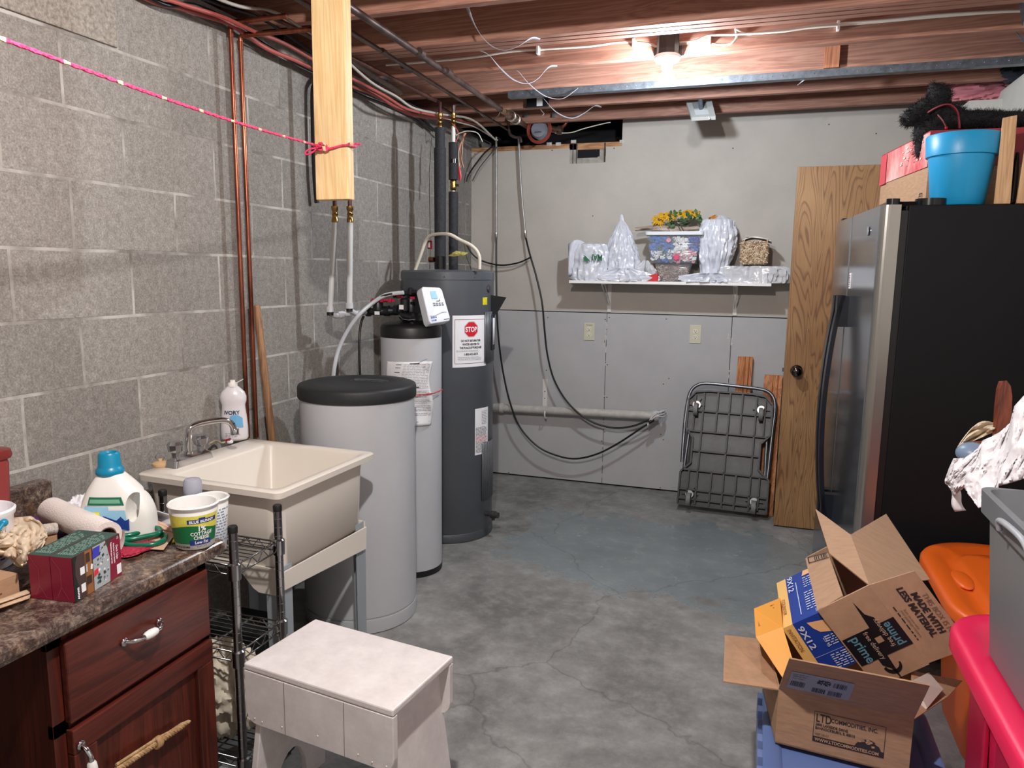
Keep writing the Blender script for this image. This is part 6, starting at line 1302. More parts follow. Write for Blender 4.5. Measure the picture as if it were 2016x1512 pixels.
# paper towel roll
ta, tb = P(100, 1004, 'z', zc+.055), P(212, 1055, 'z', zc+.05); dd = (tb-ta).normalized(); rT = .034
t = thing('paper_towel_roll', 'nearly finished white paper towel roll lying across the clutter', 'paper roll', (ta+tb)/2-Vector((0, 0, .05)))
M_towel = mat('towel_white', (226, 216, 210), .9, bump=.25, bscale=260)
u = dd.orthogonal().normalized(); u = Vector((0, 0, 1))-dd*dd.z; u.normalize(); v = dd.cross(u)
m = MB(); m.tube([ta-dd*.0, ta+dd*.004]+[ta+(tb-ta)*k/8 for k in range(1, 9)], [rT-.006, rT]+[rT]*8, 36, cap=False)
m.add([ta+u*math.cos(a)*(rT-.006)+v*math.sin(a)*(rT-.006) for a in [2*PI*i/36 for i in range(36)]], [tuple(range(36))])
ring = lambda r_, p_: [p_+u*math.cos(a)*r_+v*math.sin(a)*r_ for a in [2*PI*i/36 for i in range(36)]]
R1, R2 = ring(rT, tb), ring(.021, tb); m.add(R1+R2, [(i, (i+1) % 36, 36+(i+1) % 36, 36+i) for i in range(36)])
m.grid(lambda a, b: tb+dd*(-.1+.11*b)+(u*math.cos(-1.5-a*1.2)+v*math.sin(-1.5-a*1.2))*(rT+.002+.014*a*a), 8, 5); m.build('towel', M_towel, t)
m = MB(); R3, R4 = ring(.021, tb+dd*.0006), ring(.0185, tb+dd*.0006); m.add(R3+R4, [(i, (i+1) % 36, 36+(i+1) % 36, 36+i) for i in range(36)]); R5 = ring(.0185, tb-dd*.2); m.add(R4+R5, [(i, (i+1) % 36, 36+(i+1) % 36, 36+i) for i in range(36)], 0, True); m.add(R5, [tuple(range(36))]); m.build('cardboard_core', mat('core_brown', (112, 88, 74), .9), t)
# two boxes of deck clips
M_burg = mat('burgundy_card', (134, 26, 54), .35); M_pine = mat('pine_green_card', (40, 72, 62), .4)
A, B, Cb = Vector((.518, -.417, zc)), Vector((.621, -.402, zc)), Vector((.592, -.257, zc)); Dd = A+(Cb-B); hB = .0955; mid0, mid1 = (A+B)/2, (Dd+Cb)/2; Uz = Vector((0, 0, hB))
def clipbox(a, b, c, d, lb):
    t = thing('clip_box', lb, 'box', (a+b+c+d)/4, 'boxes of light clips on the worktop'); e = .0008; sh = (b-a).normalized()*e
    a, b, c, d = a+sh, b-sh, c-sh, d+sh; m = MB()
    m.add([a, b, b+Uz, a+Uz], [(0, 1, 2, 3)], 0).add([b, c, c+Uz, b+Uz], [(0, 1, 2, 3)], 0).add([c, d, d+Uz, c+Uz], [(0, 1, 2, 3)], 0).add([d, a, a+Uz, d+Uz], [(0, 1, 2, 3)], 0).add([a, d, c, b], [(0, 1, 2, 3)], 0).add([a+Uz, b+Uz, c+Uz, d+Uz], [(0, 1, 2, 3)], 1)
    m.build('carton', [M_burg, M_pine], t); L = (d-a).length; f = quadf(a+Uz, b+Uz, c+Uz, d+Uz, (b-a).length, L, .0006); m = MB()
    fr_ = rot(f, PI/2); w_ = (b-a).length; f9 = lambda u, v: f(v, u); scribble(m, lambda u, v: f(w_-v, u), .012, .006, L-.01, w_-.006, 7, 0, 7, .6, .016); m.build('top_print', mat('pale_green_print', (150, 176, 164), .6), t)
    fe = quadf(a, b, b+Uz, a+Uz, w_, hB, .0006); m = MB(); 
    for pts in ([(.004, .092), (w_*.45, .066), (w_*.45, .03), (w_-.012, .004)], [(w_*.45, .03), (.012, .008)]):
        for i in range(len(pts)-1):
            (x0, y0_), (x1, y1_) = pts[i], pts[i+1]; n_ = Vector((y0_-y1_, x1-x0, 0)).normalized()*.0006; poly(m, fe, [(x0-n_.x, y0_-n_.y), (x1-n_.x, y1_-n_.y), (x1+n_.x, y1_+n_.y), (x0+n_.x, y0_+n_.y)])
    m.build('flap_crease', mat('crease_pink', (166, 70, 92), .5), t); return t
clipbox(A, mid0, mid1, Dd, 'burgundy and green box of light clips, left of the pair'); tB = clipbox(mid0, B, Cb, mid1, 'right of the two burgundy and green clip boxes, a picture on its side')
L = (Cb-B).length; f = quadf(B, Cb, Cb+Uz, B+Uz, L, hB, .0004); m = MB(); fa_ = lambda o_: quadf(B, Cb, Cb+Uz, B+Uz, L, hB, o_)
f1_, f2_, f3_ = fa_(.0010), fa_(.0016), fa_(.0022)
rect(m, f1_, 0, 0, L, hB, 5); poly(m, f1_, [(0, 0), (.008, 0), (.014, .03), (.006, .055), (.008, .08), (.014, hB), (0, hB)], 1)
f1b = fa_(.0012); rect(m, f1b, .02, .012, .04, .03, 2); rect(m, f1b, .02, .05, .042, .066, 2); rect(m, f1b, .035, .0, .056, hB, 3); rect(m, f2_, .036, .022, .052, .04, 4); rect(m, f2_, .038, .07, .05, .09, 4); rect(m, f2_, .033, 0, .037, .09, 6)
poly(m, f1b, [(.058, .0), (.11, .0), (.112, .06), (.1, hB), (.06, hB)], 7); rd = random.Random(3)
for k in range(40): u, v = .062+rd.random()*.042, .006+rd.random()*.08; s_ = .002+rd.random()*.004; poly(m, f2_, [(u, v), (u+s_, v+s_*.5), (u+s_*.7, v+s_*1.4), (u-s_*.4, v+s_)], [2, 6, 8, 1][rd.randrange(4)])
poly(m, f3_, [(.056, .07), (.078, .072), (.082, .093), (.06, .093)], 9); poly(m, f3_, [(.058, .03), (.072, .034), (.072, .046), (.06, .044)], 10); poly(m, f2_, [(.05, .052), (.056, .05), (.058, .06), (.052, .063)], 2)
poly(m, f2_, [(.108, 0), (L, 0), (L, hB-.006), (.118, hB-.004), (.106, hB-.02), (.112, .05)], 0); poly(m, f3_, [(L-.017, .006), (L-.002, .006), (L-.002, .028), (L-.017, .028)], 2)
vr = lambda u0, v0: (lambda u, v: f3_(u0+v, v0-u)); m.text('Deck Clips', .0085, vr(L-.016, hB-.022), 2, 'LEFT', .85, .0002); 
m.text('Attaches your lantern', .0065, vr(L-.0245, hB-.014), 2, 'LEFT', .8, .0002); m.text('Sujetadores para terraza', .0065, vr(L-.033, hB-.01), 2, 'LEFT', .75, .0002); m.text('ADAMS', .009, (lambda u, v: f3_(.0035+.0065-v*.8+.002, .003+u)), 2, 'LEFT', .85, .0004); m.text('25', .008, (lambda u, v: f3_(L-.012+u, hB-.009+v)), 2, 'LEFT', .8)
m.build('side_picture', [M_burg, M_pine, M_paper, mat('post_brown', (150, 96, 52), .6), mat('clip_dark', (60, 44, 36), .6), mat('photo_dark', (70, 52, 52), .6), mat('wood_dark', (104, 66, 44), .6), mat('photo_grey', (168, 176, 178), .6), mat('slate_print', (84, 96, 104), .6), mat('ultramarine', (60, 60, 176), .6), mat('lamp_red', (226, 52, 56), .5)], tB)  # colours of the printed picture, a darker wood brown among them
# kraft paper and its folded strip, scissors, red mesh, yellow packet
def sheetpoly(name, lb, cat, pts, z, m_, thick=.0012, lift=None):
    V = [P(x, y, 'z', z if not lift else lift[i]) for i, (x, y) in enumerate(pts)]
    return tag(MB().panel(V if (V[1]-V[0]).cross(V[2]-V[0]).z > 0 else V[::-1], thick).build(name, m_), lb, cat)
M_kraft = mat('pale_kraft', (216, 178, 152), .8, var=.08, scale=30)
sheetpoly('kraft_paper', 'flat piece of pale brown paper under the green scissors', 'paper', [(200, 1075), (322, 1082), (343, 1052), (330, 1042), (250, 1030), (215, 1045)], zc+.006, M_kraft)
t = tag(MB().panel([P(216, 975, 'z', zc+.075), P(226, 988, 'z', zc+.07), P(262, 1008, 'z', zc+.04), P(330, 1032, 'z', zc+.02), P(350, 1046, 'z', zc+.01), P(328, 1044, 'z', zc+.01), P(270, 1025, 'z', zc+.02), P(232, 1008, 'z', zc+.04)][::-1], .0012).build('paper_strip', M_kraft), 'long folded strip of brown paper propped in front of the detergent jug', 'paper')
t = tag(MB().sphere(P(268, 1080, 'z', zc+.006), (.03, .05, .006), 40, 20, 0, None, .3, 3, 4, zc, True).build('red_mesh', mat('raspberry_mesh', (206, 48, 78), .6, c2=(140, 30, 54), scale=160, bump=.5, bscale=300)), 'red mesh cloth poking out under the brown paper', 'cloth')
sheetpoly('yellow_packet', 'yellow corner of a packet under the brown paper beside the tub', 'packet', [(338, 1068), (357, 1063), (358, 1048), (346, 1052)], zc+.003, mat('yellow_packet', (214, 200, 60), .5), .003)
sc_ = thing('scissors', 'green-handled scissors lying on the brown paper', 'scissors', P(290, 1060, 'z', zc+.01)); M_sg = mat('scissor_green', (10, 104, 78), .25)
def loop(pts, z, r=.0035, lift=0): return spline([P(x, y, 'z', z+lift*i/len(pts)) for i, (x, y) in enumerate(pts)], 5, True)
MB().tube(loop([(246, 1070), (264, 1074), (300, 1072), (322, 1064), (325, 1054), (312, 1051), (290, 1055), (262, 1061), (248, 1063)], zc+.013), .0062, 10, closed=True).build('handle', M_sg, sc_)
MB().tube(loop([(240, 1056), (262, 1052), (290, 1043), (306, 1039), (316, 1043), (312, 1050), (296, 1054), (262, 1061), (244, 1062)], zc+.02), .0062, 10, closed=True).build('handle', M_sg, sc_)
MB().panel([P(250, 1064, 'z', zc+.015), P(248, 1058, 'z', zc+.015), P(196, 1052, 'z', zc+.015), P(184, 1056, 'z', zc+.015)][::-1], .0015).build('blade', M_chrome, sc_)
# crumpled things: white cloth, purple packet, clear bag, gloves
def lump(name, lb, cat, c_, r, seed, m_, amp=.3, freq=2.4, zmin=zc, seg=48): return tag(MB().sphere(c_, r, seg, seg//2, 0, None, amp, freq, seed, zmin, True).build(name, m_), lb, cat)
c_ = P(160, 1012, 'z', zc+.03); lump('white_cloth', 'crumpled white cloth behind the paper towel roll', 'cloth', c_, (.035, .04, .045), 3, mat('white_cloth', (222, 220, 224), .9), .35, 2.2)
sheetpoly('purple_packet', 'purple packet under the left end of the paper towel roll', 'packet', [(50, 1018), (62, 1010), (110, 1040), (140, 1052), (96, 1050)], zc+.012, mat('purple_foil', (84, 56, 120), .3), .01)
m = MB().grid(lambda u, v: P(186+u*100+v*4, 1004+u*34-v*18+4*math.sin(u*7), 'z', zc+.02+.03*v*(1-.6*u)+.004*math.sin(u*9)), 14, 6); t = tag(m.build('purple_bag', mat('purple_swirl', (82, 60, 112), .25, c2=(170, 160, 190), scale=22), None, 0, None, .002), 'shiny purple and silver packet with a swirl beside the detergent jug', 'packet')
m = MB().grid(lambda u, v: P(276+u*88-v*6, 1018+u*26-(22*(1-v)), 'z', zc+.05-.04*v+.006*math.sin(u*6+v*4)), 14, 8); t = tag(m.build('clear_pouch', M_bag2, None, 0, None, .002), 'crinkled clear plastic pouch between the jug and the tub', 'bag')
M_glove = mat('cream_glove', (222, 204, 180), .85, c2=(200, 178, 152), scale=10)
gb = thing('work_gloves', 'crumpled cream work gloves on a cardboard box at the left edge', 'gloves', P(40, 1070, 'z', zc+.1))
def edge2(E_, s_):
    k = min(int(s_*(len(E_)-1)), len(E_)-2); f_ = s_*(len(E_)-1)-k; return E_[k][0]*(1-f_)+E_[k+1][0]*f_, E_[k][1]*(1-f_)+E_[k+1][1]*f_
tE = [(-40, 1040), (0, 1030), (30, 1020), (60, 1017), (80, 1028), (92, 1050)]; bE = [(-40, 1092), (0, 1095), (25, 1097), (42, 1113), (60, 1106), (92, 1062)]
def glv(u, v):
    (x0, y0), (x1, y1) = edge2(tE, u), edge2(bE, u); q = Vector((u*3.2, v*2.2, 4)); h = .016*math.sin(PI*v)+.03*abs(noise.noise(q*1.3))+.022*abs(noise.noise(q*2.9+Vector((v*2, 0, 0))))
    return P(x0+(x1-x0)*v, y0+(y1-y0)*v, 'z', zc+.058+h)
MB().grid(glv, 60, 44).build('glove', M_glove, gb, 0, None, .004)
MB().tube(spline([P(-10, 1085, 'z', zc+.075), P(20, 1092, 'z', zc+.07), P(40, 1112, 'z', zc+.055), P(55, 1100, 'z', zc+.06), P(70, 1085, 'z', zc+.07), P(84, 1062, 'z', zc+.08)], 6), .004, 8, flat=(1, 2)).build('cuff', M_glove, gb)
a = P(6, 1170, 'z', zc); A = P(-30, 1200, 'z', zc); B_ = P(52, 1165, 'z', zc); t = thing('cardboard_carton', 'small cardboard box under the cream gloves at the left edge', 'box', a)
B0 = Vector((.5, -.432, zc)); q0 = B0-(B0-Vector((.42, -.55, zc)))*0
x0c, y0c = .503, -.43; MB().box((.28, -.66, zc), (x0c-.005, -.425, zc+.055)).build('carton', M_card, t, .001)
m = MB(); f = lambda u, v: Vector((x0c-.004, -.64+u, zc+v)); scribble(m, f, .06, .008, .2, .03, 3, 0, 5, .7, .02); m.build('print', mat('brown_print', (92, 60, 44), .8), t)
M_kr2 = mat('packing_paper', (206, 178, 150), .8, c2=(170, 140, 112), scale=20)
for k, (dy, dz, lb) in enumerate(((0, 0, 'lowest of the folded cream paper strips by the burgundy boxes'), (7, .006, 'upper folded cream paper strip by the burgundy boxes'))):
    tag(MB().grid(lambda u, v: P(62-u*90-v*4, 1168+u*30+v*10-dy*1.4, 'z', zc+.004+dz+.008*math.sin(u*3)), 12, 3).build('paper_strip', M_kr2, None, 0, None, .002), lb, 'paper', 'folded paper strips on the worktop')
tag(MB().tube([P(78, 1044, 'z', zc+.05), P(110, 1040, 'z', zc+.045)], .014, 20).build('mesh_roll', mat('white_netting', (216, 206, 196), .8, c2=(150, 140, 132), scale=220)), 'small piece of white netting beside the gloves', 'netting')
sheetpoly('brown_card', 'small brown card standing beside the white netting', 'card', [(88, 1062), (112, 1056), (112, 1044), (90, 1048)], zc+.03, M_card, .02)
# bucket and red container at the left edge
cB = P(-26, 1020, 'z', zc); t = thing('white_bucket', 'white printed bucket with a teal handle, cut by the left edge', 'bucket', cB)
cB = Vector((.262, -.33, zc)); hK = .135
MB().lathe([(.058, 0), (.06, .003), (.066, hK-.02), (.07, hK-.015), (.072, hK-.004), (.068, hK), (.064, hK-.004), (.06, .01), (0, .01)], cB, 48).build('bucket', mat('bucket_white', (232, 230, 234), .35), t)
m = MB(); kf = lambda u, v: Vector((cB.x+(.0605+.045*v)*math.cos(-.05+u/.065), cB.y+(.0605+.045*v)*math.sin(-.05+u/.065), cB.z+v)); scribble(m, kf, -.03, .02, .02, .05, 4, 0, 3, .8, .01)
for a_, b_ in ((.0, .02),): 
    for i in range(4): poly(m, kf, [(a_+i*.004, .075), (a_+i*.004+.004, .075), (a_+i*.004+.004, .1), (a_+i*.004, .1)], 0)
poly(m, kf, [(.006, .03), (.018, .03), (.014, .045)], 1); m.build('print', [mat('print_indigo', (70, 60, 130), .6), mat('print_rose', (214, 80, 130), .6)], t)
hk = cB+Vector((.066*math.cos(-.1), .066*math.sin(-.1), .1)); MB().tube(spline([hk+Vector((.006, .012, .012)), hk+Vector((.01, -.01, -.004)), hk+Vector((.016, -.04, -.026)), hk+Vector((.018, -.07, -.034)), hk+Vector((.01, -.1, -.03))], 6), .0045, 10).sphere(hk+Vector((.004, .012, .01)), .009, 14, 8).build('teal_handle', mat('teal_cap', 0), t)
cRd = Vector((.142, -.222, zc)); t = thing('red_container', 'tall dull red plastic container against the block wall at the left edge', 'container', cRd)
m = MB(); loft(m, [(rr(-.045, .045, -.075, .075, .03), 0), (rr(-.048, .048, -.08, .08, .03), .03), (rr(-.042, .042, -.07, .07, .03), .1), (rr(-.045, .045, -.074, .074, .03), .2), (rr(-.042, .042, -.07, .07, .025), .215)], 0, True, True, lambda x, y, z: Vector((cRd.x+x, cRd.y-.03+y, zc+z)), True); m.build('body', mat('brick_red_plastic', (134, 52, 50), .4), t)
m = MB(); loft(m, [(rr(-.048, .048, -.078, .078, .028), .215), (rr(-.05, .05, -.08, .08, .028), .222), (rr(-.048, .048, -.078, .078, .028), .236), (rr(-.03, .03, -.06, .06, .02), .24)], 0, True, True, lambda x, y, z: Vector((cRd.x+x, cRd.y-.03+y, zc+z)), True); m.build('lid', mat('dark_red_lid', (120, 42, 40), .35), t)
# ================================================================ wire rack
rkx0, rkx1, rky0, rky1 = .25, .658, .034, .222
wr_ = thing('wire_rack', 'narrow chrome wire rack with three shelves between the worktop and the sink', 'rack', ((rkx0+rkx1)/2, (rky0+rky1)/2, 0)); M_wire = mat('rack_chrome', (150, 150, 152), .2, 1)
for x in (rkx0, rkx1):
    for y in (rky0, rky1):
        m = MB().tube([(x, y, .05), (x, y, .755)], .0118, 16)
        for k in range(27): z = .07+k*.0254; m.lathe([(.0118, -.001), (.0123, 0), (.0118, .001)], (x, y, z), 16, 0, None, True, cap=False)
        po = m.build('post', M_wire, wr_); MB().lathe([(.0125, 0), (.0128, .014), (.011, .018), (0, .018)], (x, y, .752), 16).build('post_cap', M_black, po)
        MB().tube([(x, y-.012, .026), (x, y+.012, .026)], .025, 20).tube([(x, y, .03), (x, y, .055)], .008, 8).build('caster', M_black, wr_)
for z in (.648, .404, .092):
    m = MB(); W_r, W_t = .0028, .0018
    for zz in (z+.012, z-.014): m.tube([(rkx0, rky0, zz), (rkx1, rky0, zz), (rkx1, rky1, zz), (rkx0, rky1, zz)], W_r, 8, closed=True)
    for (a, b, k) in (((rkx0, rky0), (rkx1, rky0), 18), ((rkx0, rky1), (rkx1, rky1), 18), ((rkx1, rky0), (rkx1, rky1), 8), ((rkx0, rky0), (rkx0, rky1), 8)): m.tube([(a[0]+(b[0]-a[0])*i/k, a[1]+(b[1]-a[1])*i/k, z+.012 if i % 2 else z-.014) for i in range(k+1)], W_t, 6)
    for k in range(1, 9): y = rky0+(rky1-rky0)*k/9; m.tube([(rkx0, y, z+.012), (rkx1, y, z+.012)], W_t, 6)
    for k in range(1, 4): x = rkx0+(rkx1-rkx0)*k/4; m.tube([(x, rky0, z+.009), (x, rky1, z+.009)], W_r, 6)
    m.build('shelf', M_wire, wr_); 
    for x in (rkx0, rkx1):
        for y in (rky0, rky1): MB().lathe([(.0125, -.026), (.0165, -.024), (.0175, .018), (.0125, .022)], (x, y, z), 18).build('collar', M_wire, wr_)
M_can = mat('canvas_cloth', (214, 204, 184), .9, var=.1, scale=10, bump=.15, bscale=40)
for (x, y, z, a, b, c, sd, lb) in ((.52, .128, .235, .115, .085, .13, 3, 'cream cloth bundle stuffed on the bottom shelf of the wire rack, nearest the front'), (.36, .128, .23, .095, .085, .12, 6, 'cream cloth bundle on the bottom shelf of the wire rack, towards the wall')):
    tag(MB().sphere((x, y, z), (a, b, c), 96, 56, 0, None, .22, 3.2, sd, .106, True).build('cloth_bundle', M_can), lb, 'cloth', 'cloth bundles on the rack')
tag(MB().box((.3, .33, 0), (.52, .47, .3)).build('dark_filler', mat('filler_dark', (26, 28, 32), .6), None, .01), 'dark box filling the dark area under the laundry sink', 'bin')  # plain dark box filling the dark area under the sink
# ================================================================ white stool
SA, SB, SC_, SDd = Vector((.742, -.052, 0)), Vector((1.191, -.106, 0)), Vector((1.228, .157, 0)), Vector((.778, .217, 0))
so = (SA+SB+SC_+SDd)/4; ux = ((SB-SA)+(SC_-SDd)).normalized(); uy = Vector((-ux.y, ux.x, 0)); SWd = .4525; SDp = .268; ZS_ = .45
S_ = lambda x, y, z: so+ux*x+uy*y+Vector((0, 0, z))
st = thing('step_stool', 'chipped white painted wooden step stool standing on the floor', 'stool', so)
def stool_mat():
    g = G('chipped_white_paint'); tc = g.n('TexCoord'); o = tc.outputs['Object']; a = g.noise(o, 14, 6, .7); b = g.noise(o, 60, 5, .75); mp = g.n('Mapping'); g.l(o, mp.inputs[0]); mp.inputs['Scale'].default_value = (3, 30, 10); sc2 = g.noise(mp.outputs[0], 6, 6, .8)
    c = g.ramp(a, [(.3, col((212, 204, 202))), (.7, col((232, 226, 224)))])
    m_ = g.math('MULTIPLY', g.ramp(sc2, [(.6, BW(0)), (.74, BW(1))]), g.ramp(g.noise(o, 5, 3, .5), [(.5, BW(0)), (.66, BW(1))]))
    c = g.mix(g.math('MULTIPLY', m_, .45), c, col((176, 140, 134))); g.l(c, g.b.inputs['Base Color']); g.b.inputs['Roughness'].default_value = .45; g.bump(b, .12, .003); return g.m
M_st = stool_mat()
hx, hy = SWd/2, SDp/2
MB().hexa([S_(-hx, -hy, ZS_-.018), S_(hx, -hy, ZS_-.018), S_(hx, hy, ZS_-.018), S_(-hx, hy, ZS_-.018), S_(-hx, -hy, ZS_), S_(hx, -hy, ZS_), S_(hx, hy, ZS_), S_(-hx, hy, ZS_)]).build('top', M_st, st, .004)
for s_ in (-1, 1):
    zl_ = ZS_-.16; c_ = .035; out_ = [(-hx, ZS_-.019), (hx, ZS_-.019), (hx, zl_+c_)]+[(hx-c_+c_*math.cos(a), zl_+c_-c_*math.sin(a)) for a in [PI/2*k/5 for k in range(1, 6)]]+[(-hx+c_-c_*math.sin(a), zl_+c_-c_*math.cos(a)) for a in [PI/2*k/5 for k in range(0, 5)]]+[(-hx, zl_+c_)]
    y0_, y1_ = (-hy, -hy+.018) if s_ < 0 else (hy-.018, hy)
    pts = [S_(x, y0_, z) for x, z in out_]; m = MB(); n = len(pts); q = [S_(x, y1_, z) for x, z in out_]
    m.add(pts+q, [tuple(range(n)), tuple(range(n, 2*n))[::-1]]+[(i, n+i, n+(i+1) % n, (i+1) % n) for i in range(n)])
    ap_ = m.build('apron', M_st, st, .002)
    if s_ < 0:
        for x in (-hx+.13, hx-.14): MB().hexa([S_(x-.0006, -hy-.0006, zl_+.002), S_(x+.0006, -hy-.0006, zl_+.002), S_(x+.0006, -hy+.001, zl_+.002), S_(x-.0006, -hy+.001, zl_+.002), S_(x-.0006, -hy-.0006, ZS_-.02), S_(x+.0006, -hy-.0006, ZS_-.02), S_(x+.0006, -hy+.001, ZS_-.02), S_(x-.0006, -hy+.001, ZS_-.02)]).build('board_joint', mat('joint_brown', (110, 92, 86), .8), ap_)
        m = MB(); rd = random.Random(4)
        for x in (-hx+.03, -hx+.055, -hx+.12, hx-.02, hx-.06, hx-.1, hx-.22): m.sphere(S_(x, -hy, zl_+.012+rd.random()*.02), .0022, 8, 6)
        m.build('nail_heads', M_st, ap_)
for s_ in (-1, 1):
    yi = hy-.02; xt = s_*(hx-.035); xb = s_*(hx+.005); wb = yi+.03
    arch = [(-wb, 0), (-wb*.45, 0)]+[(-wb*.45*math.cos(a), .14*math.sin(a)) for a in [PI*k/12 for k in range(1, 12)]]+[(wb*.45, 0), (wb, 0), (yi, .43), (-yi, .43)]
    xx_ = lambda z: xb+(xt-xb)*z/.43; pts = [S_(xx_(z), y, z+.0005) for y, z in arch]; q = [S_(xx_(z)-s_*.018, y, z+.0005) for y, z in arch]; n = len(pts)
    MB().add(pts+q, [tuple(range(n)), tuple(range(n, 2*n))[::-1]]+[(i, n+i, n+(i+1) % n, (i+1) % n) for i in range(n)]).build('leg', M_st, st, .002)
# ================================================================ blue tote and cartons on the right
tt = thing('blue_tote', 'lidded blue plastic tote on the floor under the open carton', 'tote', (2.17, .3, 0)); M_tote = mat('periwinkle_plastic', (98, 122, 176), .4)
tx0, tx1, ty0, ty1, tz = 1.992, 2.40, -.06, .60, .292
m = MB(); T0 = lambda x, y, z: Vector((x, y, z)); loft(m, [(rr(tx0+.03, tx1-.03, ty0+.03, ty1-.03, .04), .002), (rr(tx0+.012, tx1-.012, ty0+.012, ty1-.012, .04), tz-.03)], 0, True, True, T0, True); m.build('tub', M_tote, tt)
m = MB(); loft(m, [(rr(tx0, tx1, ty0, ty1, .04), tz-.03), (rr(tx0, tx1, ty0, ty1, .04), tz-.004), (rr(tx0+.006, tx1-.006, ty0+.006, ty1-.006, .04), tz), (rr(tx0+.035, tx1-.035, ty0+.035, ty1-.035, .04), tz), (rr(tx0+.045, tx1-.045, ty0+.045, ty1-.045, .04), tz-.008)], 0, True, True, T0, True)
m.box((tx0+.12, ty0+.05, tz-.008), (tx1-.12, ty0+.15, tz+.0)); m.build('lid', M_tote, tt)
for k in range(9): y = ty0+.06+k*.065; MB().box((tx0-.012, y, tz-.075+.0), (tx0+.004, y+.03, tz-.012)).build('latch_rib', mat('tote_rib', (120, 140, 190), .4), tt, .002)
# open carton printed LTD COMMODITIES
BA, BB, BC_, BD = Vector((2.02, .30, 0)), Vector((2.308, .272, 0)), Vector((2.345, .50, 0)), Vector((1.99, .555, 0)); zt0, zt1_ = tz+.006, .441
ob = thing('open_carton', 'open cardboard carton marked LTD COMMODITIES sitting on the blue tote', 'carton', (BA+BB+BC_+BD)/4+Vector((0, 0, zt0)))
up = lambda p_, z: Vector((p_.x, p_.y, z)); ring_ = [BA, BB, BC_, BD]; cen = sum(ring_, Vector())/4
m = MB()
for i in range(4):
    a, b = ring_[i], ring_[(i+1) % 4]; m.panel([up(a, zt0), up(b, zt0), up(b, zt1_), up(a, zt1_)], .004, 0, 1)
m.panel([up(p_, zt0+.004) for p_ in ring_], .004); m.build('walls', [M_card, M_cardin], ob)
def flap(name, pts, par=ob, mt=None, flip=False): return MB().panel(pts[::-1] if flip else pts, .0035, 0, 1).build(name, mt or [M_card, M_cardin], par)
fl1 = flap('flap', [up(BA, zt1_), up(BB, zt1_), Q(1831, 1350, 1.545), Q(1554, 1297, 1.665)])
fA = up(BD, zt1_-.005); fB = up(BA, zt1_-.002); flap('flap', [fA, fB, Q(1424, 1341, 1.83), Q(1427, 1250, 2.02)], flip=True)
flap('flap', [up(BB, zt1_), up(BC_, zt1_), Q(1895, 1340, 1.95), Q(1865, 1372, 1.80)], flip=True)
flap('flap', [up(BC_, zt1_), up(BD, zt1_), up(BD, zt1_)+Vector((.04, .05, .05)), up(BC_, zt1_)+Vector((.03, .08, .05))], flip=True)
W1 = (BB-BA).length; hW = zt1_-zt0
f = quadf(up(BA, zt0), up(BB, zt0), up(BB, zt1_), up(BA, zt1_), W1, hW, .0012); m = MB()
u0, v0, u1, v1 = .083, .03, .236, .108
for (a, b, c_, d) in ((u0, v0, u1, v0+.001), (u0, v1-.001, u1, v1), (u0, v0, u0+.001, v1), (u1-.001, v0, u1, v1), (u0, v0, u1, v0+.014)): rect(m, f, a, b, c_, d)
fx = quadf(up(BA, zt0), up(BB, zt0), up(BB, zt1_), up(BA, zt1_), W1, hW, .0018); fy = quadf(up(BA, zt0), up(BB, zt0), up(BB, zt1_), up(BA, zt1_), W1, hW, .0024)
T_ = lambda s_, sz, u, v, mi=0, sx=.8, b=0, g_=f: m.text(s_, sz, lambda a, c_: g_(u+a, v+c_), mi, 'LEFT', sx, b)
T_('LTD', .03, u0+.004, v1-.026, 0, .62, .0003); T_('COMMODITIES, INC.', .0148, u0+.037, v1-.02, 0, .74, .0002); T_('2800 LAKESIDE DRIVE', .0095, u0+.004, v1-.036, 0, .78, .0002); T_('BANNOCKBURN, IL 60015', .0095, u0+.004, v1-.045, 0, .78, .0002); T_('VISIT US AT:', .0075, u0+.004, v0+.018, 0, .8)
poly(m, fx, [(u1-.004-.03+.03*math.cos(a)-.0, v0+.001+.036*math.sin(a)) for a in [PI*k/16 for k in range(17)]], 0)
rd = random.Random(2)
for k in range(7): a = rd.random()*2.4+.3; r_ = .008+rd.random()*.016; u, v = u1-.034+r_*math.cos(a), v0+.014+r_*math.sin(a); poly(m, fy, [(u, v), (u+.006, v+.002), (u+.005, v+.006), (u-.002, v+.005)], 1)
for k in range(3): a0_ = PI*(.2+.2*k); poly(m, fy, [(u1-.034+.026*math.cos(a0_), v0+.016+.017*math.sin(a0_)), (u1-.034+.028*math.cos(a0_), v0+.016+.019*math.sin(a0_)), (u1-.034+.028*math.cos(a0_+.4), v0+.016+.019*math.sin(a0_+.4)), (u1-.034+.026*math.cos(a0_+.4), v0+.016+.017*math.sin(a0_+.4))], 1)
T_('WWW.LTDCOMMODITIES.COM', .0112, u0+.005, v0+.0035, 1, .85, .0003, fy); m.build('carton_print', [mat('carton_ink', (48, 38, 40), .8), mat('carton_tan', (186, 148, 118), .8)], ob)
FA, FB, FC, FD = up(BA, zt1_), up(BB, zt1_), Q(1831, 1350, 1.545), Q(1554, 1297, 1.665); f = quadf(FA, FB, FC, FD, 1, 1, .0012); m = MB(); rect(m, f, .05, .12, .52, .66, 0)
f = quadf(FA, FB, FC, FD, 1, 1, .002); bars(m, f, .07, .22, .18, .38, 14, 1, 2); bars(m, f, .24, .16, .34, .3, 14, 1, 4); bars(m, f, .36, .16, .46, .3, 14, 1, 6); bars(m, f, .38, .42, .48, .56, 12, 1, 9)
rd = random.Random(5)
for i in range(14):
    for j in range(5):
        if rd.random() < .55: rect(m, f, .25+i*.0075, .42+j*.03, .2575+i*.0075, .45+j*.03, 1)
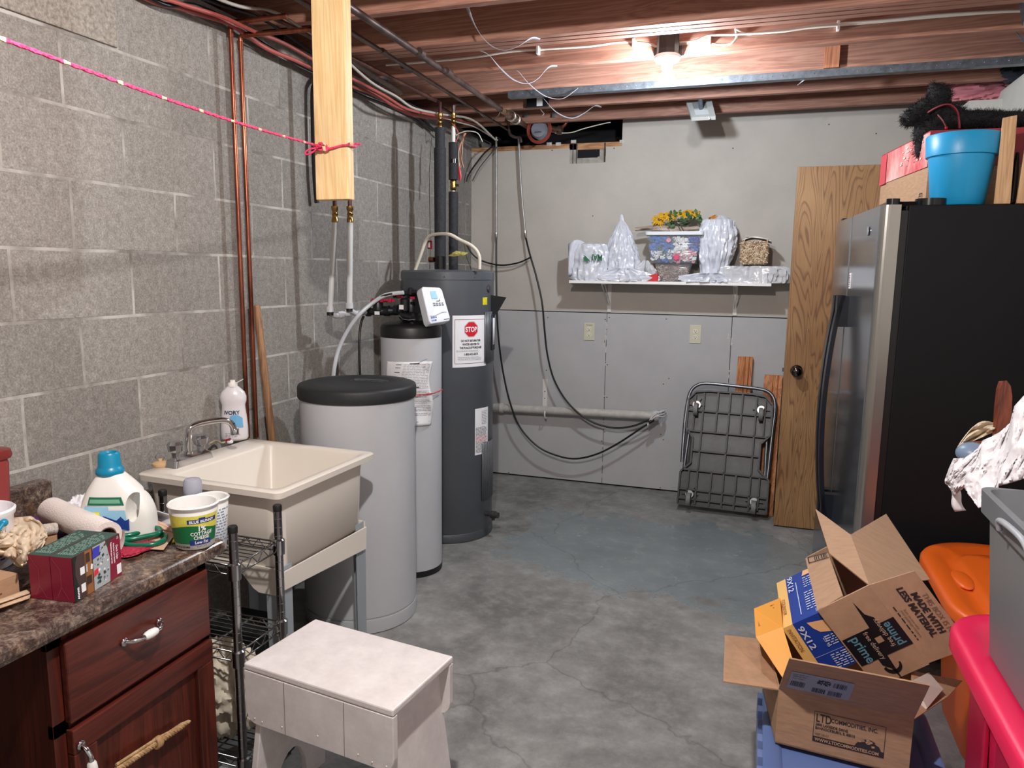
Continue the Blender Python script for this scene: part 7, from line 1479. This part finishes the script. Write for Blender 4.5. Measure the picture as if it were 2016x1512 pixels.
scribble(m, f, .07, .44, .2, .62, 3, 2, 5, .5, .03); m.build('shipping_label', [mat('label_greyed', (150, 152, 160), .6), M_ink, mat('grey_print', 0)], fl1)
tag(MB().panel([Q(1822, 1329, 1.86), Q(1850, 1362, 1.80), Q(1818, 1400, 1.72), Q(1790, 1345, 1.76)], .012).build('white_card', mat('offwhite_card', (206, 192, 184), .7)), 'off-white card packaging inside the open carton', 'card')
def corner(p0, p1, p2, p3, dist):
    """distances of a box corner's three neighbours so that its edges stand square; p0 the corner's place, its distance given"""
    A = CAM+ray(*p0)*dist; rs = [ray(*p_) for p_ in (p1, p2, p3)]; best = None
    t_ = [dist*1.02, dist*1.0, dist*1.02]
    for seed_ in ((1.1, 1.1, 1.1), (1.05, 1.15, 1.15), (1.0, 1.1, 1.1), (.98, 1.1, 1.15), (1.05, .95, 1.05), (1.05, .95, .98), (.97, .93, 1.06), (1.06, 1.0, 1.06), (1.0, .9, 1.1), (1.1, .97, 1.02), (1.04, 1.04, .93)):
        t_ = [dist*k for k in seed_]; ok = True
        for it in range(60):
            V_ = [CAM+r_*tt_-A for r_, tt_ in zip(rs, t_)]
            F_ = [V_[0].dot(V_[1]), V_[1].dot(V_[2]), V_[0].dot(V_[2])]
            J_ = Matrix(((rs[0].dot(V_[1]), rs[1].dot(V_[0]), 0), (0, rs[1].dot(V_[2]), rs[2].dot(V_[1])), (rs[0].dot(V_[2]), 0, rs[2].dot(V_[0]))))
            try: d_t = J_.inverted() @ Vector(F_)
            except Exception: ok = False; break
            for k in range(3): t_[k] -= max(-.1, min(.1, d_t[k]))
        if not ok: continue
        V_ = [CAM+r_*tt_-A for r_, tt_ in zip(rs, t_)]; err = abs(V_[0].dot(V_[1]))+abs(V_[1].dot(V_[2]))+abs(V_[0].dot(V_[2]))
        if err < 1e-5 and all(.6*dist < x < 1.5*dist for x in t_):
            key = sum(abs(x-dist) for x in t_)+(10 if sum(t_) < 3*dist else 0)
            if best is None or key < best[0]: best = (key, [CAM+r_*tt_ for r_, tt_ in zip(rs, t_)], list(t_))
    return (A, *best[1])
def onp(px, py, A, B, Cc):
    n_ = (B-A).cross(Cc-A); r_ = ray(px, py); return CAM+r_*((A-CAM).dot(n_)/r_.dot(n_))
def lift(p_, q_, k=.0008): return [x+(CAM-x).normalized()*k for x in (p_, q_)]
# ---- envelope box
M_blue = mat('royal_blue_card', (26, 60, 150), .4); M_orange = mat('amber_card', (232, 162, 70), .45); M_orange2 = mat('amber_pale', (236, 190, 112), .5)
e4, e3, e1, e6 = corner((1560, 1229), (1612, 1206), (1546, 1140), (1613, 1309), 1.90)
e6 = e4+(e6-e4)*1.25; e2 = e1+(e3-e4); e5 = e6+(e3-e4)
bxe = thing('envelope_box', 'blue and amber box of 9x12 envelopes tilted in the open carton', 'box', e6)
e7, e8 = e6+(e1-e4), e5+(e2-e3); wide = (e3-e4)*.5; e3, e2, e5, e8 = e3+wide, e2+wide, e5+wide, e8+wide
MB().hexa([e6, e5, e8, e7, e4, e3, e2, e1]).build('blue_carton', M_blue, bxe)
up_o = (e4-e6).normalized()*.0015; o1_, o4_ = onp(1532, 1149, e4, e3, e1), onp(1541, 1234, e4, e3, e1); o4_ = e4+(e4-e3).normalized()*(o4_-e4).length; o1_ = o4_+(e1-e4); o6_ = o4_+(e6-e4)
MB().hexa([o6_, e6, e7, o6_+(e1-e4), o4_, e4, e1, o1_]).build('amber_edge', M_orange2, bxe)
m = MB()
def toward(A, B, Cc, D, off): s_ = 1 if (Vector(B)-Vector(A)).cross(Vector(D)-Vector(A)).dot(CAM-Vector(A)) > 0 else -1; return quadf(A, B, Cc, D, 1, 1, off*s_)
ft = toward(e4, e3, e2, e1, .0015); fq = toward(e6, e5, e3, e4, .0015); ft2 = toward(e4, e3, e2, e1, .0022); fq2 = toward(e6, e5, e3, e4, .0022)
scribble(m, ft, .42, .12, .95, .52, 8, 0, 3, .6, .1); scribble(m, ft, .45, .6, .95, .85, 5, 0, 5, .6, .08); poly(m, ft, [(.45, .88), (.98, .88), (.98, .97), (.5, .99)], 1); rect(m, ft, .25, .1, .27, .8, 0); bars(m, lambda u, v: ft(u, v), .62, .03, .85, .1, 8, 0)
poly(m, fq, [(.3, .93), (.72, .86), (.8, .62), (.46, .7), (.36, .8)], 1); scribble(m, fq, .45, .42, .95, .62, 5, 0, 8, .7, .1); rect(m, fq, .0, .33, 1, .335, 0); scribble(m, fq, .35, .03, .95, .3, 7, 0, 9, .7, .12)
def tq(m, fn, s_, size, u, v, mi, ang_, sx, bold=.0): m.text(s_, size, lambda a, b: fn(u+(a*sx*math.cos(ang_)-b*math.sin(ang_)), v+(a*sx*math.sin(ang_)+b*math.cos(ang_))), mi, 'LEFT', 1, bold)
tq(m, fq2, '9X12', .20, .05, .92, 0, -PI/2, 1.0, .004); tq(m, ft2, '9X12', .2, .05, .98, 0, -PI/2, .8, .004); tq(m, fq2, '25 lb', .09, .42, .6, 0, -PI/2, 1)
m.build('box_print', [mat('print_paleblue', (196, 208, 232), .6), mat('envelope_buff', (232, 180, 130), .6)], bxe)
m = MB(); fo = toward(o4_, e4, e1, o1_, .002); fo2 = toward(o6_, e6, e4, o4_, .002); 
tq(m, fo2, 'INVITATION', .55, .25, .95, 0, -PI/2, .14); tq(m, fo, 'COUNTER', .5, .3, .55, 0, -PI/2, .14); m.build('edge_print', mat('bronze_print', (130, 80, 40), .6), bxe)
# amber box beside it
y1_, y2_, y3_, y4_, y5_ = Q(1484.5, 1198, 1.95), Q(1535.5, 1177, 2.0), Q(1541, 1234, 1.91), Q(1560, 1297, 1.81), Q(1488, 1254, 1.89)
ya = thing('amber_box', 'amber cardboard box standing left of the blue envelope box', 'box', Q(1541, 1333, 1.79)); y6_ = Q(1541, 1335, 1.79)
dp = Q(1541, 1234, 2.0)-Q(1541, 1234, 1.91)
MB().add([y1_, y5_, y3_, y2_], [(0, 1, 2, 3)]).add([y5_, y6_, y4_, y3_], [(0, 1, 2, 3)]).add([y1_+dp, y5_+dp, y3_+dp, y2_+dp], [(3, 2, 1, 0)]).add([y5_+dp, y6_+dp, y4_+dp, y3_+dp], [(3, 2, 1, 0)]).add([y1_, y2_, y2_+dp, y1_+dp], [(0, 1, 2, 3)]).add([y1_, y1_+dp, y5_+dp, y5_], [(0, 1, 2, 3)]).add([y5_, y5_+dp, y6_+dp, y6_], [(0, 1, 2, 3)]).add([y2_, y3_, y3_+dp, y2_+dp], [(0, 1, 2, 3)]).add([y3_, y4_, y4_+dp, y3_+dp], [(0, 1, 2, 3)]).add([y4_, y6_, y6_+dp, y4_+dp], [(0, 1, 2, 3)]).build('carton', M_orange, ya)
m = MB(); fz = toward(y5_, y3_, y2_, y1_, .0015); bars(m, fz, .12, .3, .36, .6, 9, 0, 4); scribble(m, fz, .6, .35, .78, .9, 5, 0, 6, .5, .08); m.build('print', mat('bronze_print', 0), ya)
# ---- parcel box with the black tape
a_, b_, d_, g1_ = corner((1612, 1201), (1711.5, 1152), (1726, 1350), (1588, 1098), 1.86)
c_ = b_+(d_-a_); bg = b_+(g1_-a_)
pb = thing('parcel_box', 'open shipping box marked LESS MATERIAL with black tape, tipped on the other boxes', 'box', d_)
g2b, g3b = onp(1630, 1088, a_, b_, g1_), onp(1659, 1172, a_, b_, g1_)
M_pc = mat('parcel_card', (186, 150, 120), .85, var=.08, scale=20, stretch=(1, 4, 1))
def facing(pts, th=.0035, m=None):
    if (pts[1]-pts[0]).cross(pts[2]-pts[0]).dot(CAM-pts[0]) < 0: pts = pts[::-1]
    return (m or MB()).panel(pts, th, 0, 1)
m = MB(); dd_ = d_-a_
for pts in ([a_, b_, c_, d_], [g1_, g2b, g3b, a_], [a_, g1_, g1_+dd_, d_], [g1_, bg, bg+dd_, g1_+dd_], [d_, c_, bg+dd_, g1_+dd_]): facing(pts, .004, m)
m.build('walls', [M_pc, M_cardin], pb)
def pf(pts): return facing(pts).build('flap', [M_pc, M_cardin], pb)
ek = c_-b_; re_ = ray(1801, 1124); fe = CAM+re_*((b_-CAM).dot(ek)/re_.dot(ek)) if abs(re_.dot(ek)) > .01 else Q(1801, 1124, 1.95)
dch = (fe-CAM).dot(CF); fe = Q(1801, 1124, min(2.1, max(1.8, dch))); ff = fe+ek*.97; tf = pf([b_, fe, ff, c_])
u1_ = Q(1633, 1089, (b_-CAM).dot(CF)-.02); u1_ = Q(1633, 1089, 1.99); pf([b_, bg, onp(1605.4, 1002, b_, bg, u1_), u1_])
v1_ = Q(1831, 1141, 2.04); pf([bg, onp(1744.6, 1011.4, b_, bg, v1_), v1_, b_])
m = MB(); f = toward(a_, b_, c_, d_, .0012); f2q = toward(a_, b_, c_, d_, .002)
rct = lambda fn, u0, v0, u1, v1, mi: rect(m, fn, u0, v0, u1, v1, mi)
# u runs a->b (short side), v runs a->d; the tape crosses the middle
poly(m, f, [(0, .46), (.92, .28), (1.0, .30), (1.0, .56), (.6, .72), (0, .86)], 0) if False else rct(f, 0, .40, 1, .74, 0)
for s_ in (1, -1):
    base = (.62, .38) if s_ > 0 else (.42, .76); pts = [(base[0]+.10*s_, base[1]+.02*s_), (base[0]+.1*s_, base[1]-.06*s_), (base[0]+.0*s_, base[1]-.13*s_), (base[0]-.04*s_, base[1]-.3*s_), (base[0]-.06*s_, base[1]-.14*s_), (base[0]-.08*s_, base[1]+.02*s_)]; 
    poly(m, f, pts[::s_], 0)
ar = [(.46+.16*math.cos(a), .86+.10*math.sin(a)) for a in [PI*k/10 for k in range(11)]]; ai = [(.47+.12*math.cos(a), .85+.065*math.sin(a)) for a in [PI*k/10 for k in range(11)]][::-1]
for i in range(10): poly(m, f, [ar[i], ar[i+1], ai[9-i], ai[10-i]], 0)
wid = (b_-a_).length; hei = (d_-a_).length
def tf_(fn, s_, size, u, v, mi, ang_, bold=0):
    """letters of a size in metres on the tape; angle from the short side"""
    m.text(s_, size, lambda a, b: fn(u+(a*math.cos(ang_)-b*math.sin(ang_))/wid, v-(a*math.sin(ang_)+b*math.cos(ang_))/hei), mi, 'LEFT', 1, bold)
tf_(f2q, 'prime', .034, .13, .42, 1, -PI/2, .0006); tf_(f2q, 'prime', .030, .88, .70, 1, PI/2, .0006); tf_(f2q, 'free delivery', .017, .38, .42, 2, -PI/2); tf_(f2q, 'free delivery', .017, .74, .68, 2, PI/2); 
rct(f2q, .5, .52, .62, .59, 3); m.build('black_tape', [mat('tape_black', (24, 24, 30), .35), mat('prime_teal', (96, 150, 168), .5), mat('tape_cream', (196, 176, 156), .5), M_pc], pb)
m = MB(); fz = toward(b_, fe, ff, c_, .0015); w2 = (fe-b_).length; h2 = (ff-fe).length
def tg(s_, size, u, v, mi, bold=0): m.text(s_, size, lambda a, b: fz(u+b/w2, v+a/h2), mi, 'LEFT', 1, bold)
tg('THIS BOX IS NOW', .0185, .80, .26, 1); tg('MADE WITH', .0225, .61, .22, 0, .0009); tg('LESS MATERIAL', .0225, .42, .12, 0, .0009); tg('Scan to see why', .0095, .27, .36, 1); tg('your package matters', .0095, .2, .36, 1); scribble(m, lambda u, v: fz(v, u), .3, .1, .75, .16, 1, 0, 3, .8, .06); m.build('flap_print', [mat('carton_ink', 0), mat('carton_faint', (130, 100, 84), .8)], tf)
m = MB(); fz = toward(a_, g3b, g2b, g1_, .0025); bars(m, fz, .35, .88, .98, .98, 9, 0, 5); rect(m, fz, .05, .86, .98, .872, 0); rect(m, fz, .05, .98, .98, .992, 0); rect(m, fz, .05, .86, .1, .992, 0); m.build('barcode', M_ink, pb)
# ================================================================ bins on the right
def bin_(t, c, hx_, hy_, z0, z1, taper_, r, m_, name='tub'):
    m = MB(); loft(m, [(rr(c[0]-hx_+taper_, c[0]+hx_-taper_, c[1]-hy_+taper_, c[1]+hy_-taper_, r), z0), (rr(c[0]-hx_+.012, c[0]+hx_-.012, c[1]-hy_+.012, c[1]+hy_-.012, r), z1)], 0, True, True, T0, True); return m.build(name, m_, t)
def lid_(t, c, hx_, hy_, z, r, m_, th=.035):
    m = MB(); g_ = lambda d: rr(c[0]-hx_+d, c[0]+hx_-d, c[1]-hy_+d, c[1]+hy_-d, max(.02, r-d), 10)
    loft(m, [(g_(.012), z-th), (g_(0), z-th), (g_(0), z-.012), (g_(.006), z-.003), (g_(.02), z), (g_(.055), z-.002), (g_(.075), z-.016), (g_(.10), z-.018), (g_(.115), z-.006), (g_(.13), z-.004)], 0, True, True, T0, True)
    return m.build('lid', m_, t)
t = thing('pink_bin', 'hot pink plastic storage bin under the grey bin at the right edge', 'bin', (2.72, .09, 0)); M_pk = mat('hot_pink_plastic', (226, 36, 84), .38)
bin_(t, (2.69, .07), .27, .40, .002, .585, .05, .12, M_pk); lid_(t, (2.685, .07), .30, .435, .625, .15, M_pk, .045)
m = MB()
for s_ in (-.22, .0, .2): m.hexa([Vector((2.433, .07+s_-.06, .3)), Vector((2.445, .07+s_-.06, .3)), Vector((2.445, .07+s_+.06, .3)), Vector((2.433, .07+s_+.06, .3)), Vector((2.424, .07+s_-.06, .54)), Vector((2.436, .07+s_-.06, .54)), Vector((2.436, .07+s_+.06, .54)), Vector((2.424, .07+s_+.06, .54))])
m.build('side_rib', mat('deep_pink_plastic', (190, 26, 66), .4), t, .004)
t = thing('orange_bin', 'orange plastic bin with an oval lid between the refrigerator and the grey bin', 'bin', (2.78, 1.0, 0)); M_or = mat('orange_plastic', (226, 98, 24), .38)
bin_(t, (2.73, 1.02), .2, .33, .002, .47, .05, .16, M_or); lid_(t, (2.735, 1.02), .25, .395, .505, .22, M_or)
m = MB(); m.sphere((2.575, 1.05, .494), (.03, .075, .012), 24, 12); m.build('lid_grip', M_or, t)
t = thing('grey_tote', 'large grey tote standing on the pink bin, white sheeting spilling over its rim', 'tote', (2.7, -.06, .63)); M_gt = mat('grey_tote_plastic', (112, 116, 120), .45)
gz0, gz1 = .628, .985; m = MB(); gx0, gx1, gy0, gy1 = 2.40, 2.95, -.52, .30
loft(m, [(rr(gx0+.035, gx1-.03, gy0+.03, gy1-.022, .02), gz0), (rr(gx0+.008, gx1-.01, gy0+.01, gy1-.008, .03), gz1-.05), (rr(gx0-.005, gx1, gy0, gy1+.006, .03), gz1-.048), (rr(gx0-.008, gx1, gy0, gy1+.008, .03), gz1), (rr(gx0+.006, gx1, gy0+.01, gy1-.004, .03), gz1), (rr(gx0+.02, gx1-.02, gy0+.02, gy1-.02, .03), gz1-.06)], 0, True, True, T0, True); m.build('tub', M_gt, t)
MB().tube(spline([Vector((gx0-.014, .12, gz1-.035)), Vector((gx0-.02, .10, gz1-.012)), Vector((gx0-.02, -.02, gz1-.006)), Vector((gx0-.014, -.06, gz1-.03))], 5), .006, 8).build('rim_handle', mat('pale_grey_trim', (160, 164, 170), .4), t)
# white sheeting draped out of the tote
def drape(u, v):
    px = 2060-u*185; top = 770+u*u*165+30*u; bot = 985+10*u; 
    edge = [1000, 950, 905, 900, 925, 950, 960]
    y = top+v*(bot-top); x = px-v*22*u
    dist = 1.72+.14*u-.05*v; n_ = noise.noise(Vector((u*6, v*4, 1)))*.035+abs(noise.noise(Vector((u*9+v*4, v*3, 5))))*.03
    return Q(x, y, dist+n_)
t = thing('white_sheeting', 'crumpled white foam sheeting draped over the rim of the grey tote', 'sheeting', Vector((2.5, .1, .95)))
M_sheet = mat('white_foam_sheet', (236, 232, 234), .6)
outl = [(2060, 745), (2016, 780), (1998, 800), (1990, 832), (1968, 852), (1935, 868), (1925, 884), (1900, 902), (1877, 901), (1879, 915), (1863, 935), (1861, 948), (1878, 972), (1889, 1007), (1895, 998), (1890, 975), (1894, 960), (1903, 958), (1900, 973), (1916, 976), (1921, 1001), (1935, 1000), (1955, 992), (1957, 980), (1953, 965), (1960, 948), (1990, 940), (2016, 930), (2060, 915)]
# fill the outline with a wrinkled surface: columns between an upper and a lower edge
topE = [(1861, 946), (1868, 925), (1878, 903), (1900, 902), (1925, 884), (1935, 868), (1968, 852), (1990, 832), (1998, 800), (2016, 780), (2080, 730)]
botE = [(1861, 950), (1872, 962), (1880, 975), (1898, 958), (1908, 974), (1926, 1000), (1955, 990), (1966, 956), (1990, 950), (2016, 942), (2080, 920)]
def at(E_, s_):
    k = min(int(s_*(len(E_)-1)), len(E_)-2); f_ = s_*(len(E_)-1)-k; return E_[k][0]*(1-f_)+E_[k+1][0]*f_, E_[k][1]*(1-f_)+E_[k+1][1]*f_
def sh(u, v):
    (x0, y0), (x1, y1) = at(topE, u), at(botE, u); x = x0+(x1-x0)*v; y = y0+(y1-y0)*v
    rim = 1.87-.30*u; n_ = .05*(abs(noise.noise(Vector((u*5, v*2.5, 3))))-.2)+.035*abs(noise.noise(Vector((u*13+v*5, v*6, 7))))
    return Q(x, y, max(1.35, rim+.10*(1-v)*min(1, u*2)-.012*math.sin(v*PI)+n_-.03))
MB().grid(sh, 70, 30).build('sheet', M_sheet, t, 0, None, .003)
MB().grid(lambda u, v: Q(1866+v*14+u*22-6*u*(1-v)+4*math.sin(u*6), 955+u*52-v*2, 1.86-.01*math.sin(v*3)), 10, 5).build('torn_strip', M_sheet, t, 0, None, .003)
# brown wooden thing, beige paper, blue-grey object behind the sheeting
t = thing('wooden_paddle', 'dark varnished wooden paddle end sticking up from the grey tote', 'wood', Q(1975, 870, 1.95))
o_ = [(1962, 860), (1966, 800), (1970, 765), (1975, 750), (1982, 749), (1990, 760), (1993, 780), (1992, 830), (1985, 868)]
A_ = [Q(x, y, 1.95) for x, y in o_]; mm_ = MB().panel(A_ if (A_[1]-A_[0]).cross(A_[2]-A_[0]).dot(CAM-A_[0]) > 0 else A_[::-1], .018); mm_.build('blade', wood_mat('walnut_varnish', (132, 68, 46), (84, 38, 28), 'Z', 5, .2, 10, False), t, .003)
mm_ = MB().panel([Q(1972, 868, 1.93), Q(1960, 900, 1.93), Q(1900, 885, 1.96), Q(1904, 872, 1.97)], .012); mm_.build('handle', mat('walnut_varnish', 0), t, .002)
t = tag(MB().grid(lambda u, v: Q(1884+u*78+v*6, 876-u*34-(26*math.sin(u*PI)*.9+4)*v+(1-v)*6, 1.99+.05*noise.noise(Vector((u*4, v*3, 2)))), 22, 12).build('packing_paper', mat('cream_packing_paper', (228, 212, 186), .8), None, 0, None, .002), 'crumpled cream packing paper lying by the wooden paddle', 'paper')
t = tag(MB().sphere(Q(1915, 893, 1.95), (.04, .04, .03), 28, 16).build('blue_grey_cup', mat('dusty_blue', (120, 140, 164), .4)), 'dusty blue rounded object half under the white sheeting', 'object')
# grey bag and dark gap filler between the tote and the orange bin
t = tag(MB().sphere((2.436, .42, .09), (.03, .12, .09), 40, 20, 0, None, .3, 2, 12, .002, True).build('grey_bag', mat('grey_fabric', (110, 112, 110), .8)), 'grey fabric bag on the floor between the blue tote and the pink bin', 'bag')
